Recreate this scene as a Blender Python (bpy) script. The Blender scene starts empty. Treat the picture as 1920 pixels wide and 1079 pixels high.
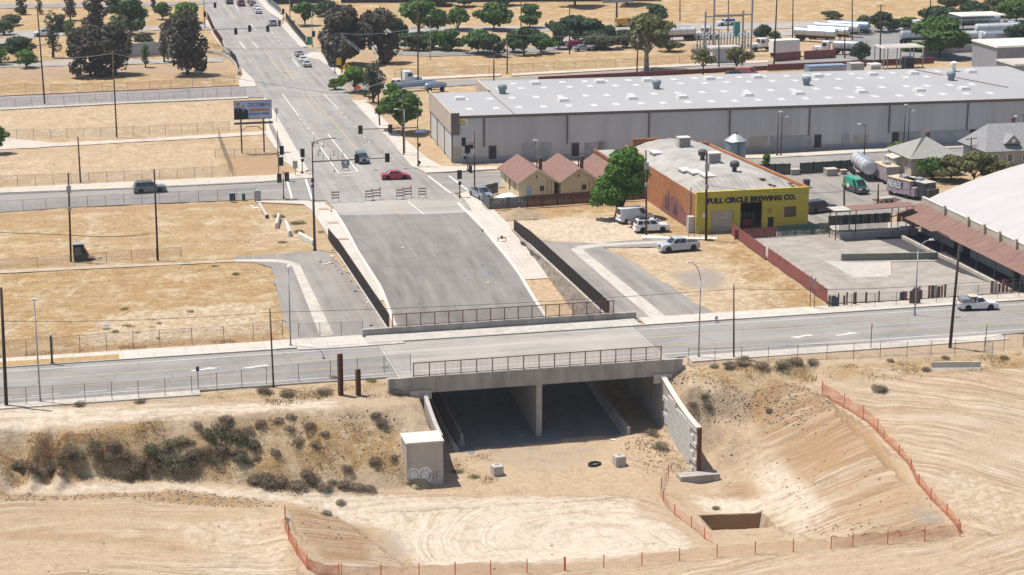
import bpy, bmesh, math, random
import numpy as np
from mathutils import Vector, Matrix
from mathutils.geometry import delaunay_2d_cdt
rad = math.radians
SC = bpy.context.scene
COL = SC.collection
RNG = random.Random(7)
# ------------------------------------------------------------------ camera, sky, sun, exposure
F = 3700.0; PITCH = math.atan(960 / F); CAMH = 64.0; YAW = rad(13.5)
cam = bpy.data.cameras.new('camera'); camo = bpy.data.objects.new('camera', cam); COL.objects.link(camo)
cam.sensor_fit = 'HORIZONTAL'; cam.sensor_width = 36.0; cam.lens = 36.0 * F / 1920
cam.clip_start = 1.0; cam.clip_end = 6000
camo.location = (0, 0, CAMH); camo.rotation_euler = (math.pi / 2 - PITCH, 0, -YAW)
SC.camera = camo
wd = bpy.data.worlds.new("World"); SC.world = wd; wd.use_nodes = True
nt = wd.node_tree; nt.nodes.clear()
sky = nt.nodes.new('ShaderNodeTexSky'); sky.sky_type = 'NISHITA'; sky.sun_disc = False
SUND = Vector((-0.33, 0.21, 1.0)).normalized()          # towards the sun
sky.sun_elevation = math.asin(SUND.z); sky.sun_rotation = math.atan2(SUND.x, SUND.y)
sky.altitude = 100; sky.air_density = 1.0; sky.dust_density = 1.2
bg = nt.nodes.new('ShaderNodeBackground'); bg.inputs[1].default_value = 0.085
wo = nt.nodes.new('ShaderNodeOutputWorld')
nt.links.new(sky.outputs[0], bg.inputs[0]); nt.links.new(bg.outputs[0], wo.inputs[0])
sl = bpy.data.lights.new('sun', 'SUN'); sl.energy = 4.2; sl.angle = rad(0.55); sl.color = (1.0, 0.955, 0.89)
so = bpy.data.objects.new('sun', sl); COL.objects.link(so)
so.rotation_euler = SUND.to_track_quat('Z', 'Y').to_euler(); so.location = (0, 200, 150)
SC.view_settings.view_transform = 'Standard'; SC.view_settings.look = 'None'
SC.view_settings.exposure = 0.62; SC.view_settings.gamma = 1.0; SC.view_settings.use_curve_mapping = False

# ------------------------------------------------------------------ surveying: photograph sight lines to ground points
_c, _s, _cy, _sy = math.cos(PITCH), math.sin(PITCH), math.cos(YAW), math.sin(YAW)
def ray(px, py):
    u = (px - 960) / F; v = (py - 539.5) / F
    a, b, dz = u, _c - v * _s, -_s - v * _c
    return (a * _cy + b * _sy, -a * _sy + b * _cy, dz)
def W(px, py, z=0.0):
    d = ray(px, py); t = (z - CAMH) / d[2]
    return (d[0] * t, d[1] * t)
def SW(X, Y, Z):
    a = X * _cy - Y * _sy; b = X * _sy + Y * _cy
    d = b * _c - (Z - CAMH) * _s; up = b * _s + (Z - CAMH) * _c
    return (960 + F * a / d, 539.5 - F * up / d)
def top_z(X, Y, py):                     # height at which the vertical through X,Y meets image row py
    lo, hi = -12.0, 60.0
    for _ in range(40):
        m = (lo + hi) / 2
        if SW(X, Y, m)[1] > py: lo = m
        else: hi = m
    return lo
def prof(Y):                             # level of the underpass road
    if Y >= 285: return 0.0
    if Y >= 255: return -0.001833 * (285 - Y) ** 2
    if Y >= 212: return -1.65 - 0.11 * (255 - Y)
    t = min(1, (212 - Y) / 20)
    return -6.38 - 1.2 * (1 - (1 - t) ** 2)
def Wp(px, py, off=0.0):                 # sight line meets the underpass road
    z = -3.0
    for _ in range(30): z = 0.5 * z + 0.5 * (prof(W(px, py, z)[1]) + off)
    X, Y = W(px, py, z); return (X, Y, prof(Y) + off)

# ------------------------------------------------------------------ object helpers
def tag(o, label=None, cat=None, group=None, kind=None):
    if label: o['label'] = label
    if cat: o['category'] = cat
    if group: o['group'] = group
    if kind: o['kind'] = kind
    return o
def thing(name, label, cat, loc=(0, 0, 0), rz=0.0, group=None):
    o = bpy.data.objects.new(name, None); COL.objects.link(o)
    o.location = loc; o.rotation_euler = (0, 0, rz); o.empty_display_size = 0.5
    return tag(o, label, cat, group)
def link(name, me, parent=None, loc=None, rz=None):
    o = bpy.data.objects.new(name, me); COL.objects.link(o)
    if parent: o.parent = parent
    if loc is not None: o.location = loc
    if rz is not None: o.rotation_euler = (0, 0, rz)
    return o
def copy_tree(o, loc, rz=None, label=None, group=None):
    ch = {}
    for x in KIDS(o): ch[x] = KIDS(x)
    c = o.copy(); COL.objects.link(c); c.location = loc
    if rz is not None: c.rotation_euler = (0, 0, rz)
    if label: c['label'] = label
    if group: c['group'] = group
    for x, gs in ch.items():
        d = x.copy(); COL.objects.link(d); d.parent = c
        for g in gs:
            e = g.copy(); COL.objects.link(e); e.parent = d
    return c
_kidmap = {}
def KIDS(o): return list(o.children)
class MB:
    def __init__(s): s.v = []; s.f = []; s.m = []
    def add(s, vs, fs, m=0):
        n = len(s.v); s.v += [tuple(p) for p in vs]
        for f in fs: s.f.append(tuple(i + n for i in f)); s.m.append(m)
        return s
    def box(s, x0, x1, y0, y1, z0, z1, m=0):
        vs = [(x0, y0, z0), (x1, y0, z0), (x1, y1, z0), (x0, y1, z0), (x0, y0, z1), (x1, y0, z1), (x1, y1, z1), (x0, y1, z1)]
        return s.add(vs, [(0, 3, 2, 1), (4, 5, 6, 7), (0, 1, 5, 4), (1, 2, 6, 5), (2, 3, 7, 6), (3, 0, 4, 7)], m)
    def obox(s, c, sz, rz=0, m=0, ry=0):
        R = Matrix.Rotation(rz, 3, 'Z') @ Matrix.Rotation(ry, 3, 'Y'); n = len(s.v)
        t = MB().box(-sz[0] / 2, sz[0] / 2, -sz[1] / 2, sz[1] / 2, -sz[2] / 2, sz[2] / 2)
        return s.add([tuple(R @ Vector(p) + Vector(c)) for p in t.v], t.f, m)
    def frus(s, b, t, m=0):              # b,t: (x0,x1,y0,y1,z)
        vs = [(b[0], b[2], b[4]), (b[1], b[2], b[4]), (b[1], b[3], b[4]), (b[0], b[3], b[4]),
              (t[0], t[2], t[4]), (t[1], t[2], t[4]), (t[1], t[3], t[4]), (t[0], t[3], t[4])]
        return s.add(vs, [(0, 3, 2, 1), (4, 5, 6, 7), (0, 1, 5, 4), (1, 2, 6, 5), (2, 3, 7, 6), (3, 0, 4, 7)], m)
    def prism(s, poly, z0, z1, m=0, mt=None):
        n = len(poly)
        if area2(poly) < 0: poly = poly[::-1]
        vs = [(p[0], p[1], z0) for p in poly] + [(p[0], p[1], z1) for p in poly]
        fs = [tuple(range(n - 1, -1, -1)), tuple(range(n, 2 * n))] + [(i, (i + 1) % n, n + (i + 1) % n, n + i) for i in range(n)]
        k = len(s.m); s.add(vs, fs, m)
        if mt is not None: s.m[k + 1] = mt
        return s
    def ext(s, prof2, axis, lo, hi, m=0):  # profile of (a,z) pairs extruded along axis 'x' or 'y'
        n = len(prof2)
        if axis == 'y': A = [(a, lo, z) for a, z in prof2]; B = [(a, hi, z) for a, z in prof2]
        else: A = [(lo, a, z) for a, z in prof2]; B = [(hi, a, z) for a, z in prof2]
        fs = [tuple(range(n)), tuple(range(2 * n - 1, n - 1, -1))] + [(i, n + i, n + (i + 1) % n, (i + 1) % n) for i in range(n)]
        return s.add(A + B, fs, m)
    def tube(s, p, q, r0, r1=None, n=8, m=0, cap=True):
        r1 = r0 if r1 is None else r1; p = Vector(p); q = Vector(q); d = (q - p)
        if d.length < 1e-6: return s
        d.normalize(); a = d.orthogonal().normalized(); b = d.cross(a)
        vs = []
        for c, r in ((p, r0), (q, r1)):
            for i in range(n):
                t = 2 * math.pi * i / n; vs.append(tuple(c + a * (r * math.cos(t)) + b * (r * math.sin(t))))
        fs = [(i, (i + 1) % n, n + (i + 1) % n, n + i) for i in range(n)]
        if cap: fs += [tuple(range(n - 1, -1, -1)), tuple(range(n, 2 * n))]
        return s.add(vs, fs, m)
    def path(s, pts, r, n=6, m=0):
        for i in range(len(pts) - 1): s.tube(pts[i], pts[i + 1], r, None, n, m)
        return s
    def lathe(s, c, rz, n=16, m=0, axis='z'):
        vs = []
        for r, z in rz:
            for i in range(n):
                t = 2 * math.pi * i / n; x, y = r * math.cos(t), r * math.sin(t)
                vs.append((c[0] + x, c[1] + y, c[2] + z) if axis == 'z' else ((c[0] + z, c[1] + x, c[2] + y) if axis == 'x' else (c[0] + y, c[1] + z, c[2] + x)))
        k = len(rz); fs = [(j * n + i, j * n + (i + 1) % n, (j + 1) * n + (i + 1) % n, (j + 1) * n + i) for j in range(k - 1) for i in range(n)]
        fs += [tuple(range(n - 1, -1, -1)), tuple(range((k - 1) * n, k * n))]
        return s.add(vs, fs, m)
    def quad(s, a, b, c, d, m=0): return s.add([a, b, c, d], [(0, 1, 2, 3)], m)
    def mesh(s, name, mats, smooth=False, bevel=0):
        me = bpy.data.meshes.new(name); me.from_pydata(s.v, [], s.f)
        if not isinstance(mats, (list, tuple)): mats = [mats]
        for x in mats: me.materials.append(x)
        if len(mats) > 1: me.polygons.foreach_set('material_index', s.m)
        if bevel:
            bm = bmesh.new(); bm.from_mesh(me); bmesh.ops.remove_doubles(bm, verts=bm.verts, dist=1e-4)
            es = [e for e in bm.edges if len(e.link_faces) == 2 and e.calc_face_angle(0) > rad(28)]
            bmesh.ops.bevel(bm, geom=es, offset=bevel, segments=1, affect='EDGES', profile=0.6, clamp_overlap=True)
            bm.to_mesh(me); bm.free()
        if smooth: me.polygons.foreach_set('use_smooth', [True] * len(me.polygons))
        me.update(); return me
    def build(s, name, mats, parent=None, smooth=False, bevel=0, loc=None, rz=None):
        return link(name, s.mesh(name, mats, smooth, bevel), parent, loc, rz)
def area2(p): return sum(p[i - 1][0] * p[i][1] - p[i][0] * p[i - 1][1] for i in range(len(p)))
def dense(pts, step):
    out = [pts[0]]
    for a, b in zip(pts[:-1], pts[1:]):
        L = math.dist(a, b); n = max(1, int(L / step))
        for i in range(1, n + 1): out.append(tuple(a[k] + (b[k] - a[k]) * i / n for k in range(len(a))))
    return out

# ------------------------------------------------------------------ materials
MATS = {}
def mat(name, col, rough=0.85, var=0.12, scale=1.5, col2=None, bump=0.0, bscale=None, metal=0.0, spec=0.3, streak=None, dirt=0.0):
    """plain surface with two octaves of blotchy variation; streak=(sx,sy,sz) stretches it; dirt mixes brownish wear"""
    if name in MATS: return MATS[name]
    m = bpy.data.materials.new(name); m.use_nodes = True; nt = m.node_tree; N = nt.nodes; L = nt.links
    b = N['Principled BSDF']; b.inputs['Roughness'].default_value = rough; b.inputs['Metallic'].default_value = metal
    b.inputs['Specular IOR Level'].default_value = spec
    geo = N.new('ShaderNodeNewGeometry'); src = geo.outputs['Position']
    if streak:
        mp = N.new('ShaderNodeMapping'); mp.inputs['Scale'].default_value = streak; L.new(src, mp.inputs[0]); src = mp.outputs[0]
    n1 = N.new('ShaderNodeTexNoise'); n1.inputs['Scale'].default_value = scale; n1.inputs['Detail'].default_value = 6; n1.inputs['Roughness'].default_value = 0.65
    L.new(src, n1.inputs['Vector'])
    ra = N.new('ShaderNodeMapRange'); ra.inputs[1].default_value = 0.3; ra.inputs[2].default_value = 0.7
    L.new(n1.outputs[0], ra.inputs[0])
    mx = N.new('ShaderNodeMix'); mx.data_type = 'RGBA'
    c = col; d = col2 or tuple(x * (1 - var * 2) for x in col); e = tuple(min(1, x * (1 + var)) for x in col) if not col2 else col
    mx.inputs[6].default_value = (*d, 1); mx.inputs[7].default_value = (*e, 1)
    L.new(ra.outputs[0], mx.inputs[0]); out = mx.outputs[2]
    if dirt:
        n2 = N.new('ShaderNodeTexNoise'); n2.inputs['Scale'].default_value = scale * 0.23; n2.inputs['Detail'].default_value = 8; n2.inputs['Roughness'].default_value = 0.7
        L.new(src, n2.inputs['Vector'])
        r2 = N.new('ShaderNodeMapRange'); r2.inputs[1].default_value = 0.48; r2.inputs[2].default_value = 0.68; r2.inputs[4].default_value = dirt
        L.new(n2.outputs[0], r2.inputs[0])
        m2 = N.new('ShaderNodeMix'); m2.data_type = 'RGBA'; L.new(r2.outputs[0], m2.inputs[0]); L.new(out, m2.inputs[6])
        m2.inputs[7].default_value = (0.17, 0.12, 0.085, 1); out = m2.outputs[2]
    L.new(out, b.inputs['Base Color'])
    if bump:
        bn = N.new('ShaderNodeTexNoise'); bn.inputs['Scale'].default_value = bscale or scale * 4; bn.inputs['Detail'].default_value = 4
        L.new(src, bn.inputs['Vector'])
        bu = N.new('ShaderNodeBump'); bu.inputs['Strength'].default_value = bump; bu.inputs['Distance'].default_value = 0.08
        L.new(bn.outputs[0], bu.inputs['Height']); L.new(bu.outputs[0], b.inputs['Normal'])
    MATS[name] = m; return m
def paint(name, col, rough=0.3, metal=0.0, coat=0.5):
    if name in MATS: return MATS[name]
    m = mat(name, col, rough, 0.04, 0.8, metal=metal, spec=0.5)
    m.node_tree.nodes['Principled BSDF'].inputs['Coat Weight'].default_value = coat
    return m
def veil(name, col, cover, scale=(22, 22, 22)):
    """woven wire or plastic mesh: the share `cover` of it is thread, the rest is open"""
    if name in MATS: return MATS[name]
    m = bpy.data.materials.new(name); m.use_nodes = True; nt = m.node_tree; N = nt.nodes; L = nt.links
    b = N['Principled BSDF']; b.inputs['Base Color'].default_value = (*col, 1); b.inputs['Roughness'].default_value = 0.7
    geo = N.new('ShaderNodeNewGeometry'); n1 = N.new('ShaderNodeTexNoise'); n1.inputs['Scale'].default_value = 0.9; n1.inputs['Detail'].default_value = 3
    L.new(geo.outputs['Position'], n1.inputs['Vector'])
    ra = N.new('ShaderNodeMapRange'); ra.inputs[1].default_value = 0.25; ra.inputs[2].default_value = 0.75
    ra.inputs[3].default_value = cover * 0.6; ra.inputs[4].default_value = min(1, cover * 1.4); L.new(n1.outputs[0], ra.inputs[0])
    tr = N.new('ShaderNodeBsdfTransparent'); ms = N.new('ShaderNodeMixShader')
    L.new(ra.outputs[0], ms.inputs[0]); L.new(tr.outputs[0], ms.inputs[1]); L.new(b.outputs[0], ms.inputs[2])
    L.new(ms.outputs[0], N['Material Output'].inputs['Surface']); MATS[name] = m; return m
def glassy(name, col=(0.02, 0.025, 0.03), rough=0.08):
    if name in MATS: return MATS[name]
    return mat(name, col, rough, 0.1, 1.0, spec=0.8)
M_CONC = mat('concrete', (0.42, 0.385, 0.34), 0.9, 0.10, 1.2, bump=0.15, dirt=0.18)
M_CONCD = mat('weathered_concrete', (.36, .33, .295), 0.9, 0.16, 0.9, bump=0.2, dirt=0.3, streak=(1, 1, 0.25))
M_CONCW = mat('pale_concrete', (0.55, 0.51, 0.45), 0.9, 0.07, 1.0, bump=0.1, dirt=0.10)
M_WOOD = mat('pole_wood', (0.105, 0.065, 0.045), 0.9, 0.2, 3.0, streak=(2, 2, 0.3))
M_WOODD = mat('dark_pole_wood', (0.05, 0.036, 0.03), 0.9, 0.2, 3.0, streak=(2, 2, 0.3))
M_STEEL = mat('galvanised_steel', (0.33, 0.35, 0.37), 0.5, 0.08, 2, metal=0.4)
M_STEELD = mat('dark_steel', (0.07, 0.07, 0.075), 0.6, 0.15, 2)
M_RUST = mat('rusty_steel', (0.13, 0.055, 0.035), 0.85, 0.25, 3, bump=0.2)
M_RAIL = mat('brown_rail_paint', (.15, .065, .055), 0.6, 0.1, 2)
M_BLACK = mat('black_paint', (0.018, 0.018, 0.02), 0.5, 0.1, 3)
M_WHITE = mat('white_paint', (0.74, 0.73, 0.70), 0.6, 0.06, 2)
M_TYRE = mat('tyre_rubber', (0.02, 0.02, 0.02), 0.9, 0.1, 3)
M_RIM = mat('alloy', (0.45, 0.45, 0.46), 0.35, 0.08, 3, metal=0.7)
M_GLASS = glassy('dark_glass'); M_GLASSB = glassy('bluish_glass', (0.05, 0.075, 0.09))
M_LAMPR = mat('red_lens', (0.45, 0.03, 0.02), 0.3, 0.05, 3, spec=0.6)
M_LAMPW = mat('clear_lens', (0.75, 0.75, 0.72), 0.15, 0.05, 3, spec=0.8)
M_WIRE = veil('chain_link_wire', (0.22, 0.22, 0.22), 0.16)
M_GALV = mat('fence_post_steel', (0.16, 0.15, 0.145), 0.7, 0.15, 2)
# ------------------------------------------------------------------ value noise
def vnoise(x, y, seed=0):
    xi = np.floor(x).astype(np.int64); yi = np.floor(y).astype(np.int64); fx = x - xi; fy = y - yi
    fx = fx * fx * (3 - 2 * fx); fy = fy * fy * (3 - 2 * fy)
    def h(a, b):
        n = (a * 374761393 + b * 668265263 + seed * 974634777) & 0xFFFFFFFF
        n = ((n ^ (n >> 13)) * 1274126177) & 0xFFFFFFFF
        return ((n ^ (n >> 16)) & 0xFFFF) / 65535.0
    return (h(xi, yi) * (1 - fx) + h(xi + 1, yi) * fx) * (1 - fy) + (h(xi, yi + 1) * (1 - fx) + h(xi + 1, yi + 1) * fx) * fy
def fbm(x, y, sc, oct=4, seed=0):
    t = 0; a = 0.5; s = 0
    for o in range(oct): t = t + a * vnoise(x / sc * 2 ** o, y / sc * 2 ** o, seed + o * 17); s += a; a *= 0.55
    return t / s
# ------------------------------------------------------------------ terrain of the cut in front of the overpass (survey points: image column, row, level)
BREAK = [   # break lines of the survey, each a run of (column, row, level)
 [(-300,800,0),(0,776,0),(130,765,0),(300,748,0),(480,730,0),(620,716,-.1),(722,711,-.2)],
 [(1292,686,0),(1450,680,0),(1600,674,0),(1750,670,0),(1850,665,0),(1920,658,0),(2200,640,0)],
 [(-300,825,-.4),(0,805,-.35),(150,795,-.35),(300,778,-.4),(480,762,-.45),(620,745,-.5),(720,737,-.6)],
 [(-300,850,-.8),(0,833,-.8),(180,812,-.8),(330,792,-.8),(480,778,-.7),(640,768,-.8),(720,762,-.9),(768,758,-1.1)],
 [(-300,873,-2.2),(0,862,-2.4),(165,852,-2.6),(320,845,-2.9),(465,842,-3.3),(620,842,-3.7),(710,842,-4.0)],
 [(-300,895,-4),(0,893,-4.3),(150,893,-4.7),(300,900,-5.3),(450,908,-6),(600,915,-6.7),(700,920,-7.1),(750,921,-7.4)],
 [(-300,925,-4.4),(0,927,-4.5),(150,929,-4.8),(250,929,-5.1),(380,926,-5.7),(480,940,-6.1),(525,946,-6.2)],
 [(-300,938,-5.1),(0,935,-5.1),(150,938,-5.45),(300,938,-5.75),(420,936,-6.1)],
 [(-300,1300,-5.4),(0,1300,-5.5),(500,1300,-5.6)],[(0,1079,-5.5),(300,1079,-5.7),(520,1079,-5.7)],[(0,1000,-5.4),(300,1000,-5.8),(500,975,-6.1)],
 [(534,962,-5.6),(536,998,-4.9),(550,1028,-4.8),(568,1060,-4.9),(587,1085,-5.0)],[(470,985,-6.0),(490,1030,-5.7),(510,1075,-5.6)],
 [(545,935,-6.9),(600,950,-7.4),(660,972,-7.8),(715,1005,-8.0),(745,1040,-8.1),(765,1066,-8.1)],
 [(700,935,-7.4),(850,960,-7.8),(1000,1000,-8.0)],[(845,905,-7.6),(1100,900,-7.7),(1240,1010,-8.2)],[(900,1045,-8.1),(1000,1052,-8.1),(1100,1020,-8.1)],[(860,838,-7.4),(1007,829,-7.35),(1140,826,-7.35)],
 [(1290,1012,-8.3),(1200,935,-7.9),(1235,902,-7.7),(1270,907,-8.0)],[(1190,812,-6.9),(1215,820,-6.5),(1225,842,-6.8),(1185,855,-7.3)],
 [(640,1085,-5.9),(800,1086,-6.6),(1000,1074,-6.7),(1170,1062,-6.6),(1330,1047,-6.4),(1500,1033,-6.1),(1650,1020,-5.8),(1803,1008,-5.45)],
 [(1000,1300,-6.2),(1500,1079,-6.2),(1700,1040,-5.8),(1800,1025,-5.6)],[(1920,1079,-5.6),(2300,1300,-5.5)],
 [(1500,706,-1.0),(1545,738,-1.5),(1620,792,-2.5),(1660,832,-3.1),(1700,868,-3.7),(1740,932,-4.4),(1780,972,-4.9),(1800,1000,-5.3)],
 [(1345,937,-8.5),(1400,948,-8.6),(1445,985,-8.6),(1480,1012,-8.6)],[(1420,1006,-8.7),(1320,1004,-8.4)],[(1540,1016,-7.3),(1600,1013,-6.6),(1700,1006,-5.9)],
 [(1250,694,-.5),(1300,692,-.1),(1400,692,0),(1500,692,-.3)],[(1262,718,-1.0),(1290,722,-.8),(1345,735,-1.4),(1400,742,-2.0),(1470,722,-1.2)],
 [(1330,850,-7.3),(1350,890,-8.3)],[(1400,800,-4.6),(1440,850,-6.0),(1410,900,-7.8)],[(1340,780,-3.8),(1370,820,-5.2)],
 [(1600,700,-.4),(1700,720,-.9),(1800,705,-.5),(1920,695,-.5),(2300,720,-1)],[(1760,800,-2.0),(1920,800,-2),(2300,830,-2.2)],[(1800,870,-3.2),(1920,950,-4.3),(2300,950,-4)],[(1830,1000,-5.2),(1920,1020,-5.4)],
]
WXL, WXR = 38.8, 65.5          # inner faces of the two walls of the cut
pts = []
for ln in BREAK: pts += dense([(*W(a, b, z), z) for a, b, z in ln], 2.5)
def wall_top(Y, e):            # top of the wing walls
    t = (201.3 - Y) / 9.5 if e == 0 else (201.3 - Y) / 12.8
    return -0.95 - 2.0 * (1 - (1 - max(0, min(1, t))) ** 1.7)
for k in range(12):
    Y = 201.3 - k * 1.0
    zt = wall_top(Y, 0) - 0.35
    if Y > 193.6: pts.append((WXL - 0.55, Y, zt))
    pts.append((WXL + 0.05, Y, prof(Y)))
pts += [(34.6, 194.6, -3.2), (36.5, 194.2, -3.2), (34.4, 193.0, -4.0), (34.2, 191.5, -5.5), (34.3, 190.2, -7.2), (36.5, 189.5, -7.6), (38.8, 189.3, -7.65), (38.3, 194.1, -3.3)]
for k in range(13):
    Y = 201.3 - k * 1.0
    pts.append((WXR + 0.6, Y, [-1.3, -2.0, -2.6, -3.2, -3.9, -4.6, -5.3, -6.0, -6.6, -7.1, -7.6, -8.0, -8.3][k]))
    pts.append((WXR - 0.05, Y, prof(Y) + [0.9, .9, .9, .8, .6, .4, .2, .1, 0, -.1, -.3, -.5, -.7][k]))
pts += [(64.0, Y, prof(Y) + .5) for Y in (201, 199, 197)] + [(67.5, 187.6, -8.6), (63.5, 187.6, -8.3), (65.5, 186.8, -8.6)]
res = delaunay_2d_cdt([Vector(p[:2]) for p in pts], [], [], 0, 1e-5)
TV = [tuple(v) for v in res[0]]; TZ = []
for i, orig in enumerate(res[3]): TZ.append(pts[orig[0]][2])
def grid_lines(spans, special):
    out = []
    for a, b, st in spans: out += list(np.arange(a, b, st))
    out = [v for v in out if all(abs(v - s) > 0.17 for s in special)] + list(special)
    return np.array(sorted(out))
GX = grid_lines([(-1500, -160, 40), (-160, -16, 2.4), (-16, 104, 0.35), (104, 190, .8), (190, 330, 2.0), (330, 2400, 40)], [62.06, 62.12, WXL - 0.42, WXL - 0.02, WXR + 0.02, WXR + 0.42])
GY = grid_lines([(-300, 128, 20), (128, 206, 0.33), (206, 330, 0.75), (330, 640, 1.7), (640, 3000, 40)], [177.36, 177.42, 201.4, 222.2])
XX, YY = np.meshgrid(GX, GY)
ZZ = np.zeros_like(XX); DONE = np.zeros(XX.shape, bool)
for t in res[2]:
    (x0, y0), (x1, y1), (x2, y2) = TV[t[0]], TV[t[1]], TV[t[2]]; z0, z1, z2 = TZ[t[0]], TZ[t[1]], TZ[t[2]]
    i0, i1 = np.searchsorted(GX, (min(x0, x1, x2), max(x0, x1, x2))); j0, j1 = np.searchsorted(GY, (min(y0, y1, y2), max(y0, y1, y2)))
    if i1 <= i0 or j1 <= j0: continue
    X = XX[j0:j1, i0:i1]; Y = YY[j0:j1, i0:i1]; D = (y1 - y2) * (x0 - x2) + (x2 - x1) * (y0 - y2)
    if abs(D) < 1e-9: continue
    l0 = ((y1 - y2) * (X - x2) + (x2 - x1) * (Y - y2)) / D; l1 = ((y2 - y0) * (X - x2) + (x0 - x2) * (Y - y2)) / D; l2 = 1 - l0 - l1
    ok = (l0 > -1e-6) & (l1 > -1e-6) & (l2 > -1e-6)
    ZZ[j0:j1, i0:i1][ok] = (l0 * z0 + l1 * z1 + l2 * z2)[ok]; DONE[j0:j1, i0:i1] |= ok
ZZ[(~DONE) & (YY < 190)] = -5.5
FRONT = YY < 203.2
INW = (XX > WXL - 0.03) & (XX < WXR + 0.03)
# soften the facets, but keep the drop at the two walls sharp
TRENCH = [(62.1, 177.4), (68.5, 177.4), (68.5, 173.6), (62.1, 173.6)]
nearwall = ((np.abs(XX - WXL) < 1.2) | (np.abs(XX - WXR) < 1.2)) & (YY > 188)
for it in range(1):
    S = ZZ.copy(); S[1:-1, 1:-1] = (ZZ[1:-1, 1:-1] * 2 + ZZ[:-2, 1:-1] + ZZ[2:, 1:-1] + ZZ[1:-1, :-2] + ZZ[1:-1, 2:]) / 6
    ok = FRONT & ~nearwall & (XX > -15) & (XX < 103) & (YY > 129); ZZ[ok] = S[ok]
vprof = np.vectorize(prof)
ZZ[~FRONT] = 0
zone_under = INW & (YY >= 200.5) & (YY < 285)
ZZ[zone_under] = vprof(YY[zone_under]) - 0.10
# relief
n_big = fbm(XX, YY, 9, 4, 3) - .5; n_sm = fbm(XX, YY, 1.6, 4, 9) - .5
amp = np.clip((203.5 - YY) / 4, 0, 1)
ZZ += np.where(FRONT & ~zone_under, amp * (n_big * .35 + n_sm * .16), 0)
ZZ += np.where(~FRONT & ~zone_under, -0.10 + np.minimum(0.07, (fbm(XX, YY, 2.2, 4, 21) - .5) * 0.22), 0)
gyy, gxx = np.gradient(ZZ, GY, GX); steep = np.clip((np.hypot(gxx, gyy) - .22) * 2.2, 0, 1) * amp
steep = np.where(nearwall, 0, steep)
ZZ += steep * ((fbm(XX, YY, 2.6, 4, 51) - .5) * .5 + (fbm(XX * 2.2, YY * .7, 1.4, 3, 57) - .5) * .24 + (fbm(XX, YY, .9, 2, 61) - .5) * .16)
def raw_poly(poly):
    q = np.zeros(XX.shape, bool)
    for k in range(len(poly)):
        (x0, y0), (x1, y1) = poly[k - 1], poly[k]
        if y0 != y1: q ^= ((y0 > YY) != (y1 > YY)) & (XX < (x1 - x0) * (YY - y0) / (y1 - y0) + x0)
    return q
tq = raw_poly(TRENCH); ZZ[tq] -= np.clip(1.9 - (177.4 - YY[tq]) * .28, .3, 1.9)
def gz(x, y):
    i = int(np.clip(np.searchsorted(GX, x) - 1, 0, len(GX) - 2)); j = int(np.clip(np.searchsorted(GY, y) - 1, 0, len(GY) - 2))
    u = (x - GX[i]) / (GX[i + 1] - GX[i]); v = (y - GY[j]) / (GY[j + 1] - GY[j]); u = min(1, max(0, u)); v = min(1, max(0, v))
    return float((ZZ[j, i] * (1 - u) + ZZ[j, i + 1] * u) * (1 - v) + (ZZ[j + 1, i] * (1 - u) + ZZ[j + 1, i + 1] * u) * v)
def G(px, py):                 # where the sight line meets the terrain
    d = ray(px, py); t = (2.0 - CAMH) / d[2]; t1 = (-11 - CAMH) / d[2]; n = 160; p = t
    for k in range(n + 1):
        q = t + (t1 - t) * k / n
        if CAMH + d[2] * q <= gz(d[0] * q, d[1] * q):
            a, b = p, q
            for _ in range(14):
                m = (a + b) / 2
                if CAMH + d[2] * m <= gz(d[0] * m, d[1] * m): b = m
                else: a = m
            return (d[0] * b, d[1] * b, gz(d[0] * b, d[1] * b))
        p = q
    X, Y = W(px, py, 0); return (X, Y, gz(X, Y))
def inpoly(poly):
    r = np.zeros(XX.shape, bool); px = [p[0] for p in poly]; py = [p[1] for p in poly]
    i0, i1 = np.searchsorted(GX, (min(px), max(px))); j0, j1 = np.searchsorted(GY, (min(py), max(py)))
    X = XX[j0:j1, i0:i1] + 1.5 * (fbm(XX[j0:j1, i0:i1], YY[j0:j1, i0:i1], 2.5, 4, 31) - .5); Y = YY[j0:j1, i0:i1] + 1.5 * (fbm(XX[j0:j1, i0:i1], YY[j0:j1, i0:i1], 2.5, 4, 37) - .5)
    q = np.zeros(X.shape, bool); n = len(poly)
    for k in range(n):
        x0, y0 = poly[k - 1][:2]; x1, y1 = poly[k][:2]
        if y0 == y1: continue
        c = ((y0 > Y) != (y1 > Y)) & (X < (x1 - x0) * (Y - y0) / (y1 - y0) + x0); q ^= c
    r[j0:j1, i0:i1] = q; return r
def zonepx(pl): return inpoly([G(*p) for p in pl])
# surface cover: gold grass, pale sand, brown turned soil (and the darkened trench wall), grey gravel
ZC = {k: np.zeros(XX.shape) for k in ('grass', 'pale', 'brown', 'grey')}
def cover(ch, pl, amt=1.0): q = zonepx(pl); ZC[ch][q] = np.maximum(ZC[ch][q], amt)
far = YY > 219
ZC['grass'][far] = 0.55
# golden lots west of the cut
cover('grass', [(-40,395),(150,385),(490,375),(575,385),(585,470),(440,490),(0,505),(-40,505)], .7)
cover('grass', [(-40,505),(440,490),(505,505),(540,630),(470,650),(0,680),(-40,680)], 1.0)
cover('pale', [(200,585),(480,560),(540,625),(400,640),(150,660),(130,640)], .55)
cover('pale', [(60,620),(150,545),(160,545),(90,625)], .5)
cover('pale', [(480,390),(585,405),(590,470),(470,465)], .45)
cover('pale', [(150,395),(172,395),(180,470),(160,470)], .4)
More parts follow.
